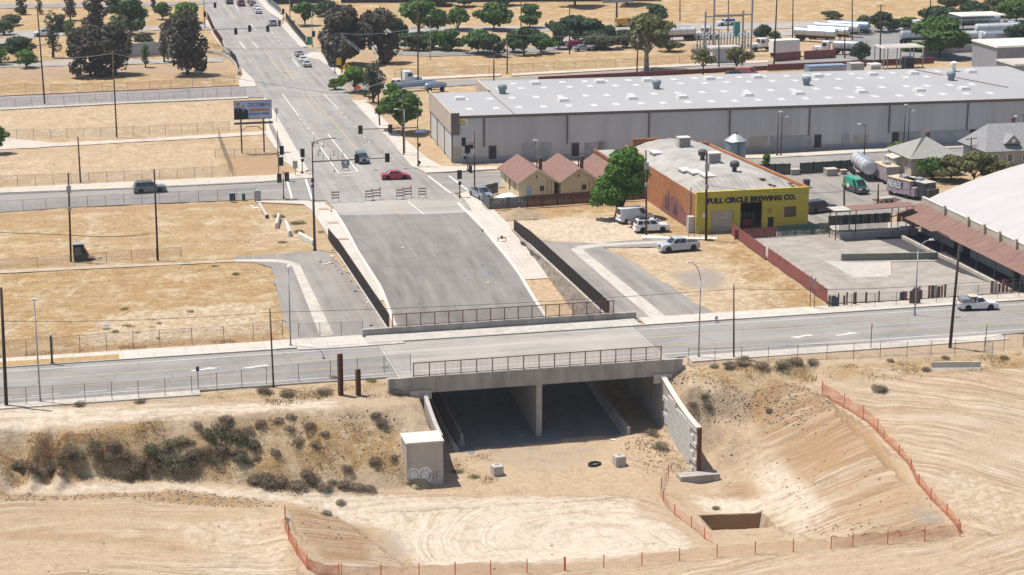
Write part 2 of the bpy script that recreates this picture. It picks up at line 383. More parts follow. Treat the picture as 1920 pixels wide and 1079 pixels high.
# east lots
cover('pale', [(920,410),(1230,400),(1230,450),(1300,470),(1200,475),(1000,450)], .65)
cover('pale', [(1180,475),(1330,470),(1440,530),(1500,580),(1300,600),(1240,580),(1130,490)], .45)
cover('grey', [(1240,510),(1330,500),(1370,520),(1360,545),(1290,545)], .6)
cover('grass', [(1330,450),(1375,450),(1545,575),(1440,590),(1390,520)], .95)
cover('grass', [(940,395),(1110,380),(1200,385),(1290,415),(1290,440),(1100,405),(960,412)], .9)
cover('brown', [(940,395),(1000,393),(1020,408),(960,415)], .6)
# street shoulder and embankment
cover('grass', [(360,742),(730,708),(740,740),(480,760),(360,757)], .55)
cover('pale', [(-60,765),(250,765),(480,755),(640,745),(640,765),(420,778),(100,812),(-60,830)], .8)
cover('grass', [(-60,830),(170,805),(300,782),(330,800),(200,850),(-60,860)], .9)
cover('grass', [(-60,850),(200,850),(480,780),(640,790),(750,800),(760,900),(500,905),(-60,890)], .8)
cover('pale', [(480,780),(770,775),(760,860),(700,870),(560,830)], .35)
cover('pale', [(-60,895),(300,905),(700,925),(1200,930),(1200,1050),(780,1060),(700,990),(520,940),(-60,925)], .75)
cover('brown', [(-60,925),(380,922),(480,940),(535,945),(470,952),(300,940),(-60,940)], .8)
cover('pale', [(880,960),(1260,980),(1310,1030),(1000,1060),(770,1062),(760,1010)], .95)
cover('grey', [(1000,870),(1060,865),(1080,890),(1010,900)], .25)
cover('grey', [(690,980),(760,1000),(770,1050),(730,1040)], .45)
cover('brown', [(535,950),(600,955),(690,1000),(700,1050),(620,1060),(560,1000)], .8)
cover('brown', [(470,780),(600,785),(640,860),(560,870)], .3)
cover('brown', [(-60,985),(160,990),(330,1010),(420,1050),(200,1020),(-60,1010)], .5)
cover('brown', [(-60,945),(480,955),(420,985),(100,975),(-60,970)], .35)
cover('pale', [(280,985),(520,960),(540,1000),(560,1079),(330,1079),(400,1040)], .5)
cover('grey', [(870,840),(1140,832),(1120,870),(1000,880),(890,870)], .35)
cover('grass', [(840,860),(930,850),(935,900),(860,905)], .35)
cover('grass', [(1290,690),(1530,685),(1530,720),(1400,735),(1290,720)], .7)
cover('grass', [(1540,690),(1920,660),(1980,690),(1720,715),(1560,720)], .75)
cover('pale', [(1580,690),(1640,700),(1760,705),(1740,712),(1640,712)], .7)
cover('brown', [(1390,735),(1480,715),(1560,750),(1680,850),(1640,900),(1500,860),(1440,800)], .85)
cover('brown', [(1480,715),(1550,742),(1660,835),(1800,1003),(1600,1012),(1560,960),(1440,840),(1390,760)], .55)
cover('brown', [(1560,760),(1660,845),(1700,900),(1600,930),(1520,880)], .6)
cover('brown', [(1345,905),(1400,890),(1440,930),(1400,945),(1350,935)], .6)
cover('pale', [(1250,700),(1380,725),(1400,760),(1330,790),(1280,760)], .4)
cover('pale', [(1400,880),(1480,860),(1570,960),(1500,1010),(1440,960)], .75)
cover('pale', [(1290,925),(1420,930),(1440,960),(1320,965)], .85)
cover('grey', [(1690,950),(1770,960),(1790,990),(1720,990)], .6)
cover('pale', [(1700,860),(1860,900),(1990,960),(1990,990),(1820,1000)], .45)
# far ground
cover('pale', [(-200,205),(460,185),(500,240),(240,262),(-200,282)], .42)
cover('pale', [(-200,288),(100,275),(410,258),(430,330),(-200,352)], .42)
cover('pale', [(-60,398),(490,378),(480,470),(-60,500)], .30)
cover('grey', [(-200,125),(430,118),(440,140),(-200,165)], .35)
cover('grass', [(-200,205),(460,185),(500,250),(410,260),(-200,285)], .25)
cover('brown', [(410,290),(530,290),(545,325),(440,335)], .6)
cover('brown', [(-200,125),(430,118),(440,140),(-200,165)], .55)
cover('brown', [(640,95),(1000,88),(720,125),(690,130)], .5)
cover('grass', [(-200,140),(440,140),(455,160),(-200,180)], .95)
cover('grass', [(740,120),(1000,103),(1340,88),(1440,118),(960,140),(740,148)], .75)
cover('grass', [(600,-60),(2400,-60),(2400,45),(1000,46),(600,46)], 1.0)
cover('grass', [(-200,16),(400,10),(400,60),(-200,58)], .85)
cover('grass', [(-200,80),(420,75),(430,110),(-200,118)], .8)
def soft(a, n):
    for _ in range(n):
        b = a.copy(); b[1:-1, 1:-1] = (a[1:-1, 1:-1] * 2 + a[:-2, 1:-1] + a[2:, 1:-1] + a[1:-1, :-2] + a[1:-1, 2:]) / 6; a = b
    return a
for k in ZC: ZC[k] = soft(ZC[k], 12)
tq2 = (XX > 61.8) & (XX < 68.8) & (YY > 177.2) & (YY < 177.6); ZC['brown'][tq2] = 1.3; ZC['pale'][tq2] = 0  # brown on the trench back wall stands in for the shade on it
for pl in ([(150,470),(168,470),(176,420),(160,392),(152,392),(164,420)], [(84,592),(150,545),(166,520),(172,500),(160,500),(150,530),(78,588)], [(-20,640),(84,592),(78,588),(-20,632)], [(1600,688),(1680,702),(1780,703),(1780,697),(1690,695),(1610,684)]):
    q = soft(zonepx(pl).astype(float), 1); ZC['pale'] = np.maximum(ZC['pale'], q * .55)
for pl in ([(-40,506),(200,498),(440,484),(560,474),(585,468),(585,478),(440,492),(200,503),(-40,514)], [(-40,664),(200,648),(530,628),(530,640),(200,660),(-40,676)], [(940,393),(1200,378),(1200,386),(940,400)], [(-40,405),(300,384),(560,377),(560,386),(300,392),(-40,414)]):
    q = soft(zonepx(pl).astype(float), 1); ZC['brown'] = np.maximum(ZC['brown'], q * .62); ZC['pale'] *= 1 - .7 * q
# tracks left by the graders: along / across coordinates
FR = np.zeros(XX.shape); FA = np.zeros(XX.shape); FC = np.zeros(XX.shape); FW = np.zeros(XX.shape)
def flow(pl, fn, w, rel=1.0):
    q = zonepx(pl); a, c = fn(XX[q], YY[q]); FA[q] = a; FC[q] = c; FW[q] = w; FR[q] = rel
def arc(cx, cy):
    def f(x, y):
        r = np.hypot(x - cx, y - cy); t = np.arctan2(y - cy, x - cx); return t * r, r + 7 * (fbm(x, y, 20, 4, 5) - .5)
    return f
def lin(ang):
    ca, sa = math.cos(ang), math.sin(ang)
    return lambda x, y: (x * ca + y * sa, -x * sa + y * ca + 4.5 * (fbm(x, y, 13, 4, 8) - .5))
w_ = lambda px, py: W(px, py, -6)
c1 = w_(60, 1700); c2 = w_(1350, 1250); c3 = w_(1130, 985)
flow([(-60,760),(480,755),(640,745),(640,765),(420,785),(-60,835)], lin(0.0), .7)
flow([(-60,895),(700,920),(1200,930),(1200,960),(760,960),(520,940),(-60,927)], lin(0.02), .8)
flow([(-200,938),(480,950),(535,965),(545,1020),(590,1120),(-200,1120)], arc(*c1), 1.0)
flow([(760,960),(1230,930),(1300,1030),(1000,1070),(770,1066)], arc(*c3), .6)
flow([(1500,705),(1920,690),(2100,700),(2100,1010),(1810,1003),(1700,868)], arc(*c2), .9)
flow([(535,950),(600,952),(760,1062),(590,1090)], lin(0.30), .9, 3.2)
flow([(1480,720),(1545,740),(1800,1003),(1560,1020),(1450,985),(1340,930),(1420,800)], lin(math.pi - 0.1), .9, 3.2)
flow([(900,1086),(1000,1076),(1330,1049),(1500,1036),(1803,1010),(1860,1003),(2200,960),(2200,1200),(900,1200)], lin(0.12), .9)
FW = soft(FW, 8) * np.clip((fbm(XX, YY, 7, 4, 77) - .34) * 5, .25, 1)
tr = (vnoise(FC * 2.6, FA * .05, 3) - .5) * .06 + (vnoise(FC * .9, FA * .05, 5) - .5) * .07
ZZ += np.where(FW > .05, FW * tr * amp * soft(FR, 4), 0)
nv = XX.size; H_, W_ = XX.shape
co = np.empty((nv, 3), np.float32); co[:, 0] = XX.ravel(); co[:, 1] = YY.ravel(); co[:, 2] = ZZ.ravel()
idx = np.arange(nv).reshape(H_, W_)
quads = np.stack([idx[:-1, :-1], idx[:-1, 1:], idx[1:, 1:], idx[1:, :-1]], -1).reshape(-1, 4)
gm = bpy.data.meshes.new('ground'); gm.vertices.add(nv); gm.vertices.foreach_set('co', co.ravel())
gm.loops.add(quads.size); gm.loops.foreach_set('vertex_index', quads.ravel().astype(np.int32))
gm.polygons.add(len(quads)); gm.polygons.foreach_set('loop_start', np.arange(0, quads.size, 4, dtype=np.int32))
gm.update(calc_edges=True); nrm = np.empty(len(quads) * 3, np.float32); gm.polygons.foreach_get('normal', nrm); gm.polygons.foreach_set('use_smooth', nrm.reshape(-1, 3)[:, 2] > .55)
ca = gm.color_attributes.new('cover', 'FLOAT_COLOR', 'POINT')
ca.data.foreach_set('color', np.stack([ZC['grass'], ZC['pale'], ZC['brown'], ZC['grey']], -1).astype(np.float32).ravel())
fa = gm.attributes.new('flow', 'FLOAT_VECTOR', 'POINT')
fa.data.foreach_set('vector', np.stack([FA, FC, FW], -1).astype(np.float32).ravel())

def ground_mat():
    m = bpy.data.materials.new('dry_ground'); m.use_nodes = True; nt = m.node_tree; N = nt.nodes; L = nt.links
    b = N['Principled BSDF']; b.inputs['Roughness'].default_value = 0.95; b.inputs['Specular IOR Level'].default_value = 0.1
    geo = N.new('ShaderNodeNewGeometry'); at = N.new('ShaderNodeAttribute'); at.attribute_name = 'cover'
    fl = N.new('ShaderNodeAttribute'); fl.attribute_name = 'flow'
    def noise(sc, det=6, ro=.6, vec=None):
        n = N.new('ShaderNodeTexNoise'); n.inputs['Scale'].default_value = sc; n.inputs['Detail'].default_value = det; n.inputs['Roughness'].default_value = ro
        L.new(vec or geo.outputs['Position'], n.inputs['Vector']); return n.outputs[0]
    def rng(x, a, bb, c=0, d=1):
        r = N.new('ShaderNodeMapRange'); r.inputs[1].default_value = a; r.inputs[2].default_value = bb; r.inputs[3].default_value = c; r.inputs[4].default_value = d
        L.new(x, r.inputs[0]); return r.outputs[0]
    def mix(f, a, c):
        x = N.new('ShaderNodeMix'); x.data_type = 'RGBA'
        for v, s in ((f, 0), (a, 6), (c, 7)):
            if isinstance(v, tuple): x.inputs[s].default_value = (*v, 1)
            elif isinstance(v, float): x.inputs[s].default_value = v
            else: L.new(v, x.inputs[s])
        return x.outputs[2]
    def ma(op, a, c):
        x = N.new('ShaderNodeMath'); x.operation = op
        for i, v in enumerate((a, c)):
            if isinstance(v, (int, float)): x.inputs[i].default_value = v
            else: L.new(v, x.inputs[i])
        return x.outputs[0]
    sep = N.new('ShaderNodeSeparateColor'); L.new(at.outputs['Color'], sep.inputs[0]); alpha = at.outputs['Alpha']
    sf = N.new('ShaderNodeSeparateXYZ'); L.new(fl.outputs['Vector'], sf.inputs[0])
    nA = noise(.22, 6); nB = noise(1.3, 6, .7); nC = noise(5.5, 5, .7); nD = noise(0.07, 5)
    base = mix(rng(nB, .3, .7), (.375, .265, .165), (.52, .395, .265))
    base = mix(rng(nD, .4, .62, 0, .6), base, (.44, .335, .23))
    pale = mix(rng(nB, .3, .72), (.52, .425, .315), (.68, .595, .48))
    brown = mix(rng(nC, .3, .7), (.265, .16, .083), (.43, .275, .148))
    g1 = mix(rng(nA, .42, .58), (.43, .25, .088), (.50, .365, .21))
    mpg = N.new('ShaderNodeMapping'); mpg.inputs['Scale'].default_value = (.30, 1.1, 1); L.new(geo.outputs['Position'], mpg.inputs[0])
    g2 = noise(1.5, 8, .8, mpg.outputs[0])
    grass = mix(rng(g2, .35, .68), mix(rng(nC, .3, .7), (.25, .165, .075), (.33, .225, .11)), g1)
    grass = mix(rng(nA, .52, .62, 0, .6), grass, (.54, .43, .285)); grass = mix(rng(nB, .52, .64, 0, .6), grass, (.55, .45, .31))
    nE = noise(.5, 7, .75); nF = noise(17, 3, .7); nG = noise(.9, 7, .8, mpg.outputs[0])
    base = mix(rng(nE, .54, .68, 0, .55), base, (.265, .180, .112)); base = mix(rng(nE, .46, .33, 0, .5), base, (.46, .375, .275))
    grass = mix(rng(nE, .50, .60, 0, .8), grass, (.27, .155, .06)); grass = mix(rng(nD, .47, .60, 0, .35), grass, (.33, .215, .105)); grass = mix(rng(nG, .55, .68, 0, .6), grass, (.235, .16, .082)); grass = mix(rng(nG, .44, .34, 0, .7), grass, (.50, .41, .28))
    pale = mix(rng(nE, .52, .66, 0, .7), pale, (.37, .285, .20)); brown = mix(rng(nE, .45, .34, 0, .6), brown, (.40, .29, .19))
    grey = mix(rng(nC, .3, .7), (.22, .205, .19), (.33, .30, .27))
    def w(ch, lo=.25, hi=.6): # patchy edges: cover weight broken up by noise
        return rng(ma('ADD', ch, ma('MULTIPLY', ma('SUBTRACT', nB, .5), 1.1)), lo, hi)
    c = mix(w(sep.outputs[0], .3, .75), base, grass)
    c = mix(w(sep.outputs[1], .35, .85), c, pale)
    c = mix(w(sep.outputs[2], .25, .7), c, brown)
    c = mix(w(alpha, .25, .7), c, grey)
    c = mix(rng(nC, .53, .66, 0, .5), c, (.20, .135, .08)); c = mix(rng(nC, .46, .34, 0, .4), c, (.54, .45, .345)); c = mix(rng(nF, .55, .66, 0, .3), c, (.15, .10, .065))
    # wheel and blade marks
    cb = N.new('ShaderNodeCombineXYZ'); L.new(ma('MULTIPLY', sf.outputs[0], .07), cb.inputs[0]); L.new(ma('MULTIPLY', sf.outputs[1], 1.9), cb.inputs[1])
    s1 = noise(1.0, 7, .72, cb.outputs[0])
    cb2 = N.new('ShaderNodeCombineXYZ'); L.new(ma('MULTIPLY', sf.outputs[0], .04), cb2.inputs[0]); L.new(ma('MULTIPLY', sf.outputs[1], .45), cb2.inputs[1]); cb2.inputs[2].default_value = 3
    s2 = noise(1.0, 4, .6, cb2.outputs[0])
    c = mix(ma('MULTIPLY', sf.outputs[2], rng(s1, .51, .62, 0, .68)), c, (.66, .565, .45))
    c = mix(ma('MULTIPLY', sf.outputs[2], rng(s1, .50, .38, 0, .70)), c, (.265, .17, .10))
    c = mix(ma('MULTIPLY', sf.outputs[2], rng(s2, .53, .66, 0, .32)), c, (.62, .52, .405))
    c = mix(ma('MULTIPLY', sf.outputs[2], rng(s2, .47, .34, 0, .38)), c, (.325, .205, .118))
    L.new(c, b.inputs['Base Color'])
    h = ma('ADD', ma('ADD', ma('MULTIPLY', nC, .75), ma('MULTIPLY', nF, .25)), ma('ADD', nB, ma('MULTIPLY', s1, ma('MULTIPLY', sf.outputs[2], 1.2))))
    bu = N.new('ShaderNodeBump'); bu.inputs['Strength'].default_value = 1.0; bu.inputs['Distance'].default_value = .19
    L.new(h, bu.inputs['Height']); L.new(bu.outputs[0], b.inputs['Normal'])
    return m
gm.materials.append(ground_mat())
tag(link('ground', gm), kind='structure')
# ------------------------------------------------------------------ roads, pavements, markings
def asphalt(name, col, axis, old=.5):
    m = bpy.data.materials.new(name); m.use_nodes = True; nt = m.node_tree; N = nt.nodes; L = nt.links
    b = N['Principled BSDF']; b.inputs['Roughness'].default_value = .9; b.inputs['Specular IOR Level'].default_value = .15
    geo = N.new('ShaderNodeNewGeometry')
    def noise(sc, vs=None, det=6, ro=.65):
        src = geo.outputs['Position']
        if vs: mp = N.new('ShaderNodeMapping'); mp.inputs['Scale'].default_value = vs; L.new(src, mp.inputs[0]); src = mp.outputs[0]
        n = N.new('ShaderNodeTexNoise'); n.inputs['Scale'].default_value = sc; n.inputs['Detail'].default_value = det; n.inputs['Roughness'].default_value = ro; L.new(src, n.inputs['Vector']); return n.outputs[0]
    def rng(x, a, bb, c=0, d=1):
        r = N.new('ShaderNodeMapRange'); r.inputs[1].default_value = a; r.inputs[2].default_value = bb; r.inputs[3].default_value = c; r.inputs[4].default_value = d; L.new(x, r.inputs[0]); return r.outputs[0]
    def mix(f, a, c):
        x = N.new('ShaderNodeMix'); x.data_type = 'RGBA'; L.new(f, x.inputs[0])
        for v, s in ((a, 6), (c, 7)):
            if isinstance(v, tuple): x.inputs[s].default_value = (*v, 1)
            else: L.new(v, x.inputs[s])
        return x.outputs[2]
    st = (.03, .9, 1) if axis == 'x' else (.9, .03, 1)
    d = tuple(x * .72 for x in col); l = tuple(min(1, x * 1.22) for x in col)
    c = mix(rng(noise(.9, st, 4), .32, .68), d, l)
    c = mix(rng(noise(.13), .42, .66, 0, .5), c, tuple(x * 1.3 for x in col))
    c = mix(rng(noise(9), .35, .7, 0, .3), c, d); c = mix(rng(noise(.35, None, 7, .75), .54, .70, 0, .5), c, tuple(x * .68 for x in col)); c = mix(rng(noise(.05, None, 3), .5, .62, 0, .35), c, tuple(x * 1.25 for x in col))
    if old:
        v = N.new('ShaderNodeTexVoronoi'); v.feature = 'DISTANCE_TO_EDGE'; v.inputs['Scale'].default_value = .16
        mp = N.new('ShaderNodeMapping'); mp.inputs['Scale'].default_value = (1, .55, 1) if axis == 'x' else (.55, 1, 1)
        wn = N.new('ShaderNodeTexNoise'); wn.inputs['Scale'].default_value = .4; wn.inputs['Detail'].default_value = 5; L.new(geo.outputs['Position'], wn.inputs['Vector'])
        vm = N.new('ShaderNodeVectorMath'); vm.operation = 'MULTIPLY_ADD'; vm.inputs[1].default_value = (2.6, 2.6, 0); L.new(wn.outputs['Color'], vm.inputs[0]); L.new(geo.outputs['Position'], vm.inputs[2])
        L.new(vm.outputs[0], mp.inputs[0]); L.new(mp.outputs[0], v.inputs['Vector'])
        c = mix(rng(v.outputs['Distance'], 0.0, .02, old, 0), c, tuple(x * .45 for x in col))
    L.new(c, b.inputs['Base Color'])
    bu = N.new('ShaderNodeBump'); bu.inputs['Strength'].default_value = .15; bu.inputs['Distance'].default_value = .03; L.new(noise(14), bu.inputs['Height']); L.new(bu.outputs[0], b.inputs['Normal'])
    return m
A_X = asphalt('worn_asphalt_street', (.232, .216, .200), 'x', .3); A_Y = asphalt('worn_asphalt_avenue', (.258, .240, .222), 'y', .3)
A_N = asphalt('newer_asphalt', (.196, .180, .166), 'y', .28); A_L = asphalt('alley_asphalt', (.235, .212, .188), 'y', .2)
A_B = asphalt('concrete_deck', (.315, .288, .256), 'x', 0); A_F = asphalt('freeway_concrete', (.30, .275, .25), 'x', 0)
A_D = asphalt('yard_asphalt', (.21, .20, .19), 'x', .4)
def slabs(name, col, sx, sy):
    m = mat(name, col, .9, .07, 1.1, bump=.1, dirt=.12); nt = m.node_tree; N = nt.nodes; L = nt.links
    b = N['Principled BSDF']; src = b.inputs['Base Color'].links[0].from_socket
    geo = N.new('ShaderNodeNewGeometry'); br = N.new('ShaderNodeTexBrick'); br.offset = 0; br.inputs['Scale'].default_value = 1
    br.inputs['Brick Width'].default_value = sx; br.inputs['Row Height'].default_value = sy; br.inputs['Mortar Size'].default_value = .025
    br.inputs['Color1'].default_value = (1, 1, 1, 1); br.inputs['Color2'].default_value = (.9, .9, .9, 1); br.inputs['Mortar'].default_value = (.62, .6, .58, 1)
    L.new(geo.outputs['Position'], br.inputs['Vector'])
    mx = N.new('ShaderNodeMix'); mx.data_type = 'RGBA'; mx.blend_type = 'MULTIPLY'; mx.inputs[0].default_value = 1
    L.new(src, mx.inputs[6]); L.new(br.outputs['Color'], mx.inputs[7]); L.new(mx.outputs[2], b.inputs['Base Color']); return m
M_SIDE = slabs('sidewalk_slabs', (.50, .45, .385), 1.8, 1.8)
M_PATH = mat('dusty_path', (.47, .41, .34), .95, .1, 1, bump=.1, dirt=.2)
M_LINEW = mat('worn_white_line', (.62, .60, .56), .8, .10, 2.5); M_LINEY = mat('worn_yellow_line', (.52, .36, .12), .8, .18, 2.0, col2=(.33, .27, .19))
M_DIRT = mat('loose_dirt', (.40, .29, .185), .95, .18, 1.5, bump=.3)
def sheet(name, pl, z, m, world=False):
    p = pl if world else [W(*q, z) for q in pl]
    if name in ('alley', 'brewery_yard', 'plaza', 'freeway', 'freeway_ramp', 'truck_yard', 'parkway', 'old_pavement'):   # ragged edges
        k_ = .15; p = [(x + RNG.gauss(0, k_), y + RNG.gauss(0, k_)) for x, y in dense(p + [p[0]], 1.6)[:-1]]
    if area2(p) < 0: p = p[::-1]
    b = MB(); b.add([(x, y, z) for x, y in p], [tuple(range(len(p)))])
    return tag(b.build(name, m), kind='structure')
def slab(name, pl, z, m, world=False):
    p = pl if world else [W(*q, z) for q in pl]
    return tag(MB().prism(p, -.2, z).build(name, m), kind='structure')
def strip(name, line, w, z, m, world=False, dash=None):
    p = line if world else [W(*q, z) for q in line]
    b = MB(); L_ = []
    if dash:
        for a, c in zip(p[:-1], p[1:]):
            D = math.dist(a, c); n = int(D / (dash[0] + dash[1])) + 1
            for k in range(n):
                t0 = k * (dash[0] + dash[1]) / D; t1 = min(1, t0 + dash[0] / D)
                if t0 < 1: L_.append(((a[0] + (c[0] - a[0]) * t0, a[1] + (c[1] - a[1]) * t0), (a[0] + (c[0] - a[0]) * t1, a[1] + (c[1] - a[1]) * t1)))
    else: L_ = list(zip(p[:-1], p[1:]))
    for k, (a, c) in enumerate(L_):
        d = Vector((c[0] - a[0], c[1] - a[1])); d.normalize(); n = Vector((-d.y, d.x)) * w / 2; e = d * (w * .3 if not dash else 0)
        zz = z + .0004 * (k % 2)
        b.quad((a[0] - e.x - n.x, a[1] - e.y - n.y, zz), (c[0] + e.x - n.x, c[1] + e.y - n.y, zz), (c[0] + e.x + n.x, c[1] + e.y + n.y, zz), (a[0] - e.x + n.x, a[1] - e.y + n.y, zz))
    return tag(b.build(name, m), kind='structure')
def kerb(line, h=.14, w=.2, m=None, world=False, z0=-.1, name='kerb'):
    p = line if world else [W(*q, h) for q in line]
    b = MB()
    for a, c in zip(p[:-1], p[1:]):
        d = Vector((c[0] - a[0], c[1] - a[1])); L = d.length; d.normalize()
        b.obox(((a[0] + c[0]) / 2, (a[1] + c[1]) / 2, (h + z0) / 2), (L + w * .4, w, h - z0), math.atan2(d.y, d.x))
    return tag(b.build(name, m or M_CONC), kind='structure')
# street over the cut
sheet('street', [(-200, 204.8), (330, 204.8), (330, 218.2), (-200, 218.2)], .010, A_X, True)
sheet('bridge_roadway', [(36.6, 203.0), (66.9, 203.0), (66.9, 218.2), (36.6, 218.2)], .016, A_B, True)
strip('deck_joint', [(36.4, 203.2), (36.4, 218.1)], .18, .020, M_CONC, True); strip('deck_joint', [(67.1, 203.2), (67.1, 218.1)], .18, .020, M_CONC, True)
for a, b_ in ((-60, 36), (67.4, 200)):
    strip('lane_marking', [(a, 216.9), (b_, 216.9)], .13, .018, M_LINEW, True)
    strip('lane_marking', [(a, 206.3), (b_, 206.3)], .13, .018, M_LINEW, True)
    strip('lane_marking', [(a, 213.2), (b_, 213.2)], .14, .018, M_LINEY, True); strip('lane_marking', [(a, 209.6), (b_, 209.6)], .14, .018, M_LINEY, True)
strip('lane_marking', [(37, 206.3), (66, 206.3)], .13, .022, M_LINEW, True)
strip('lane_marking', [(10, 207.3), (-8, 207.0)], .12, .018, M_LINEW, True, (3, 2))
def turn_arrow(px, py, flip):
    x, y = W(px, py); b = MB(); s = 1 if not flip else -1; z = .021
    P_ = [(-1.5, -.35), (-.9, -.35), (-.1, -.18), (.45, .12), (.45, -.12), (1.5, .2), (.3, .62), (.35, .36), (-.3, .12), (-.9, -.02), (-1.5, -.02)]
    b.add([(x + s * a, y + s * c, z) for a, c in P_], [tuple(range(len(P_)))]); tag(b.build('turn_arrow', M_LINEW), kind='structure')
turn_arrow(384, 693, False); turn_arrow(478, 688, True); turn_arrow(1502, 631, True); turn_arrow(1588, 627, False)
slab('sidewalk', [(-200, 218.4), (-200, 221.8), (35.0, 221.9), (35.0, 218.4)], .13, M_SIDE, True)
sheet('verge', [(-200, 218.5), (-200, 220.4), (6.8, 220.4), (6.8, 218.5)], .140, mat('verge_grass', (.36, .235, .10), .95, .2, 2.5, bump=.4), True)
slab('sidewalk', [(35.4, 218.4), (35.4, 221.35), (68.4, 221.35), (68.4, 218.4)], .15, M_CONC, True)
slab('sidewalk', [(69.0, 218.4), (69.0, 221.6), (121, 221.6), (121, 218.4)], .13, M_SIDE, True)
slab('sidewalk', [(121.2, 218.4), (121.2, 221.2), (330, 221.2), (330, 218.4)], .13, M_SIDE, True)
kerb([(-200, 218.3), (24.5, 218.3)], .15, .18, None, True); kerb([(35.2, 218.3), (69.2, 218.3)], .17, .22, None, True); kerb([(80.5, 218.3), (112, 218.3)], .15, .18, None, True)
slab('sidewalk', [(-20, 203.0), (14.6, 203.0), (14.6, 204.7), (-20, 204.7)], .12, M_SIDE, True)
slab('sidewalk', [(69.5, 202.4), (108.5, 202.4), (108.5, 204.7), (69.5, 204.7)], .12, M_SIDE, True)
kerb([(14.6, 204.75), (35, 204.75)], .12, .18, None, True)
M_GUT = mat('dusty_gutter_concrete', (.46, .415, .355), .9, .12, .9, bump=.1, dirt=.3)
# alleys beside the cut
sheet('alley', [(440,481),(555,474),(608,470),(622,478),(700,572),(727,612),(735,629),(620,633),(548,642),(528,585),(508,503),(480,493),(440,490)], .012, A_L)
sheet('gutter', [(548,499),(562,496),(626,628),(600,631)], .018, M_GUT); sheet('gutter', [(440,487),(505,486),(535,488),(562,495),(548,499),(530,493),(500,491),(440,491)], .022, M_GUT)
slab('driveway_apron', [(548,642),(735,630),(760,643),(640,652),(560,656)], .128, M_CONC)
sheet('alley', [(972,446),(1040,454),(1120,456),(1235,447),(1305,452),(1240,463),(1128,464),(1165,480),(1345,592),(1210,603),(1146,592)], .012, A_L)
sheet('gutter', [(1070,468),(1090,466),(1252,596),(1222,598)], .018, M_GUT); sheet('gutter', [(1070,468),(1085,461),(1125,457),(1230,452),(1300,450),(1300,453),(1128,462),(1092,468)], .022, M_CONC)
slab('driveway_apron', [(1205,441),(1345,445),(1345,449),(1205,447)], .05, M_CONCW)
sheet('broken_path', [(-60,511),(0,507),(120,501),(300,494),(440,487),(440,491),(300,498),(150,505),(0,513),(-60,518)], .008, mat('crumbling_path', (.40,.36,.31), .95, .25, .7, col2=(.33,.23,.13)))
# underpass
def ribbon(name, left, right, off, m, n=40, thick=0, px=True):
    """surface that follows the level of the underpass road between two edge lines of photograph points"""
    l = [Wp(*p, off) for p in left] if px else left; r = [Wp(*p, off) for p in right] if px else right
    ys = np.linspace(max(min(p[1] for p in l), min(p[1] for p in r)), min(max(p[1] for p in l), max(p[1] for p in r)), n)
    def at(line, y):
        q = sorted(line, key=lambda p: p[1]); return float(np.interp(y, [p[1] for p in q], [p[0] for p in q]))
    b = MB(); k = 4
    for y in ys:
        a, c = at(l, y), at(r, y)
        for i in range(k): b.v.append((a + (c - a) * i / (k - 1), y, prof(y) + off))
    for j in range(n - 1):
        for i in range(k - 1): b.f.append((j * k + i, j * k + i + 1, (j + 1) * k + i + 1, (j + 1) * k + i)); b.m.append(0)
    if thick:
        w0 = len(b.v)
        for y in ys:
            for x in (at(l, y), at(r, y)): b.v.append((x, y, prof(y) + off - thick))
        for j in range(n - 1):
            b.f.append((j * k, (j + 1) * k, w0 + (j + 1) * 2, w0 + j * 2)); b.m.append(0)
            b.f.append(((j + 1) * k + k - 1, j * k + k - 1, w0 + j * 2 + 1, w0 + (j + 1) * 2 + 1)); b.m.append(0)
        b.f.append((0, w0, w0 + 1, k - 1)); b.m.append(0)
    return tag(b.build(name, m), kind='structure')
KL = [Wp(*p) for p in ((618,380),(643,417),(670,467),(697,510),(717,540),(743,610))]; KR = [Wp(*p) for p in ((853,380),(887,413),(930,463),(970,513),(993,553),(1020,595))]
KL = [(KL[-1][0], 198.5)] + [(p[0], p[1]) for p in KL[::-1]]; KR = [(KR[-1][0], 198.5)] + [(p[0], p[1]) for p in KR[::-1]]
top_ = 289.2
KLx = lambda y: float(np.interp(y, [p[1] for p in KL], [p[0] for p in KL])); KRx = lambda y: float(np.interp(y, [p[1] for p in KR], [p[0] for p in KR]))
def wl(f, o, ya, yb, n=24): return [(f(y) + o, y) for y in np.linspace(ya, yb, n)]
ribbon('underpass_road', wl(KLx, 0, 198.5, top_), wl(KRx, 0, 198.5, top_), .0, A_N, 60, 0, False)
for nm, f, s in (('kerb', KLx, -1), ('kerb', KRx, 1)):
    a = wl(f, 0, 200, 292); c = wl(f, s * .45, 200, 292)
    if s < 0: a, c = c, a
    ribbon(nm, a, c, .14, M_CONCW, 50, .2, False)
ribbon('sidewalk', [(WXL + .02, y) for y in np.linspace(246.5, 290, 12)], wl(KLx, -.46, 246.5, 290), .13, M_SIDE, 30, .15, False)
ribbon('sidewalk', wl(KRx, .46, 251, 286), [(WXR - .02 if y < 274 else WXR + .3, y) for y in np.linspace(251, 286, 12)], .13, M_SIDE, 20, .15, False)
ribbon('dirt_strip', [(WXL + .02, y) for y in np.linspace(200, 246.4, 12)], wl(KLx, -.46, 200, 246.4), .06, M_DIRT, 30, .1, False)
ribbon('dirt_strip', wl(KRx, .46, 200, 250.9), [(WXR - .02, y) for y in np.linspace(200, 250.9, 12)], .06, M_DIRT, 30, .1, False)
slab('sidewalk', [(862,363),(897,352),(905,385),(921,401),(890,402),(878,385)], .12, M_SIDE)
for (a, b_) in ((607,392),(624,418),(643,448)):
    x, y, z = Wp(a, b_, .14); sheet('tree_well', [(x - .8, y - .6), (x + .8, y - .6), (x + .8, y + .6), (x - .8, y + .6)], z + .012, M_DIRT, True)
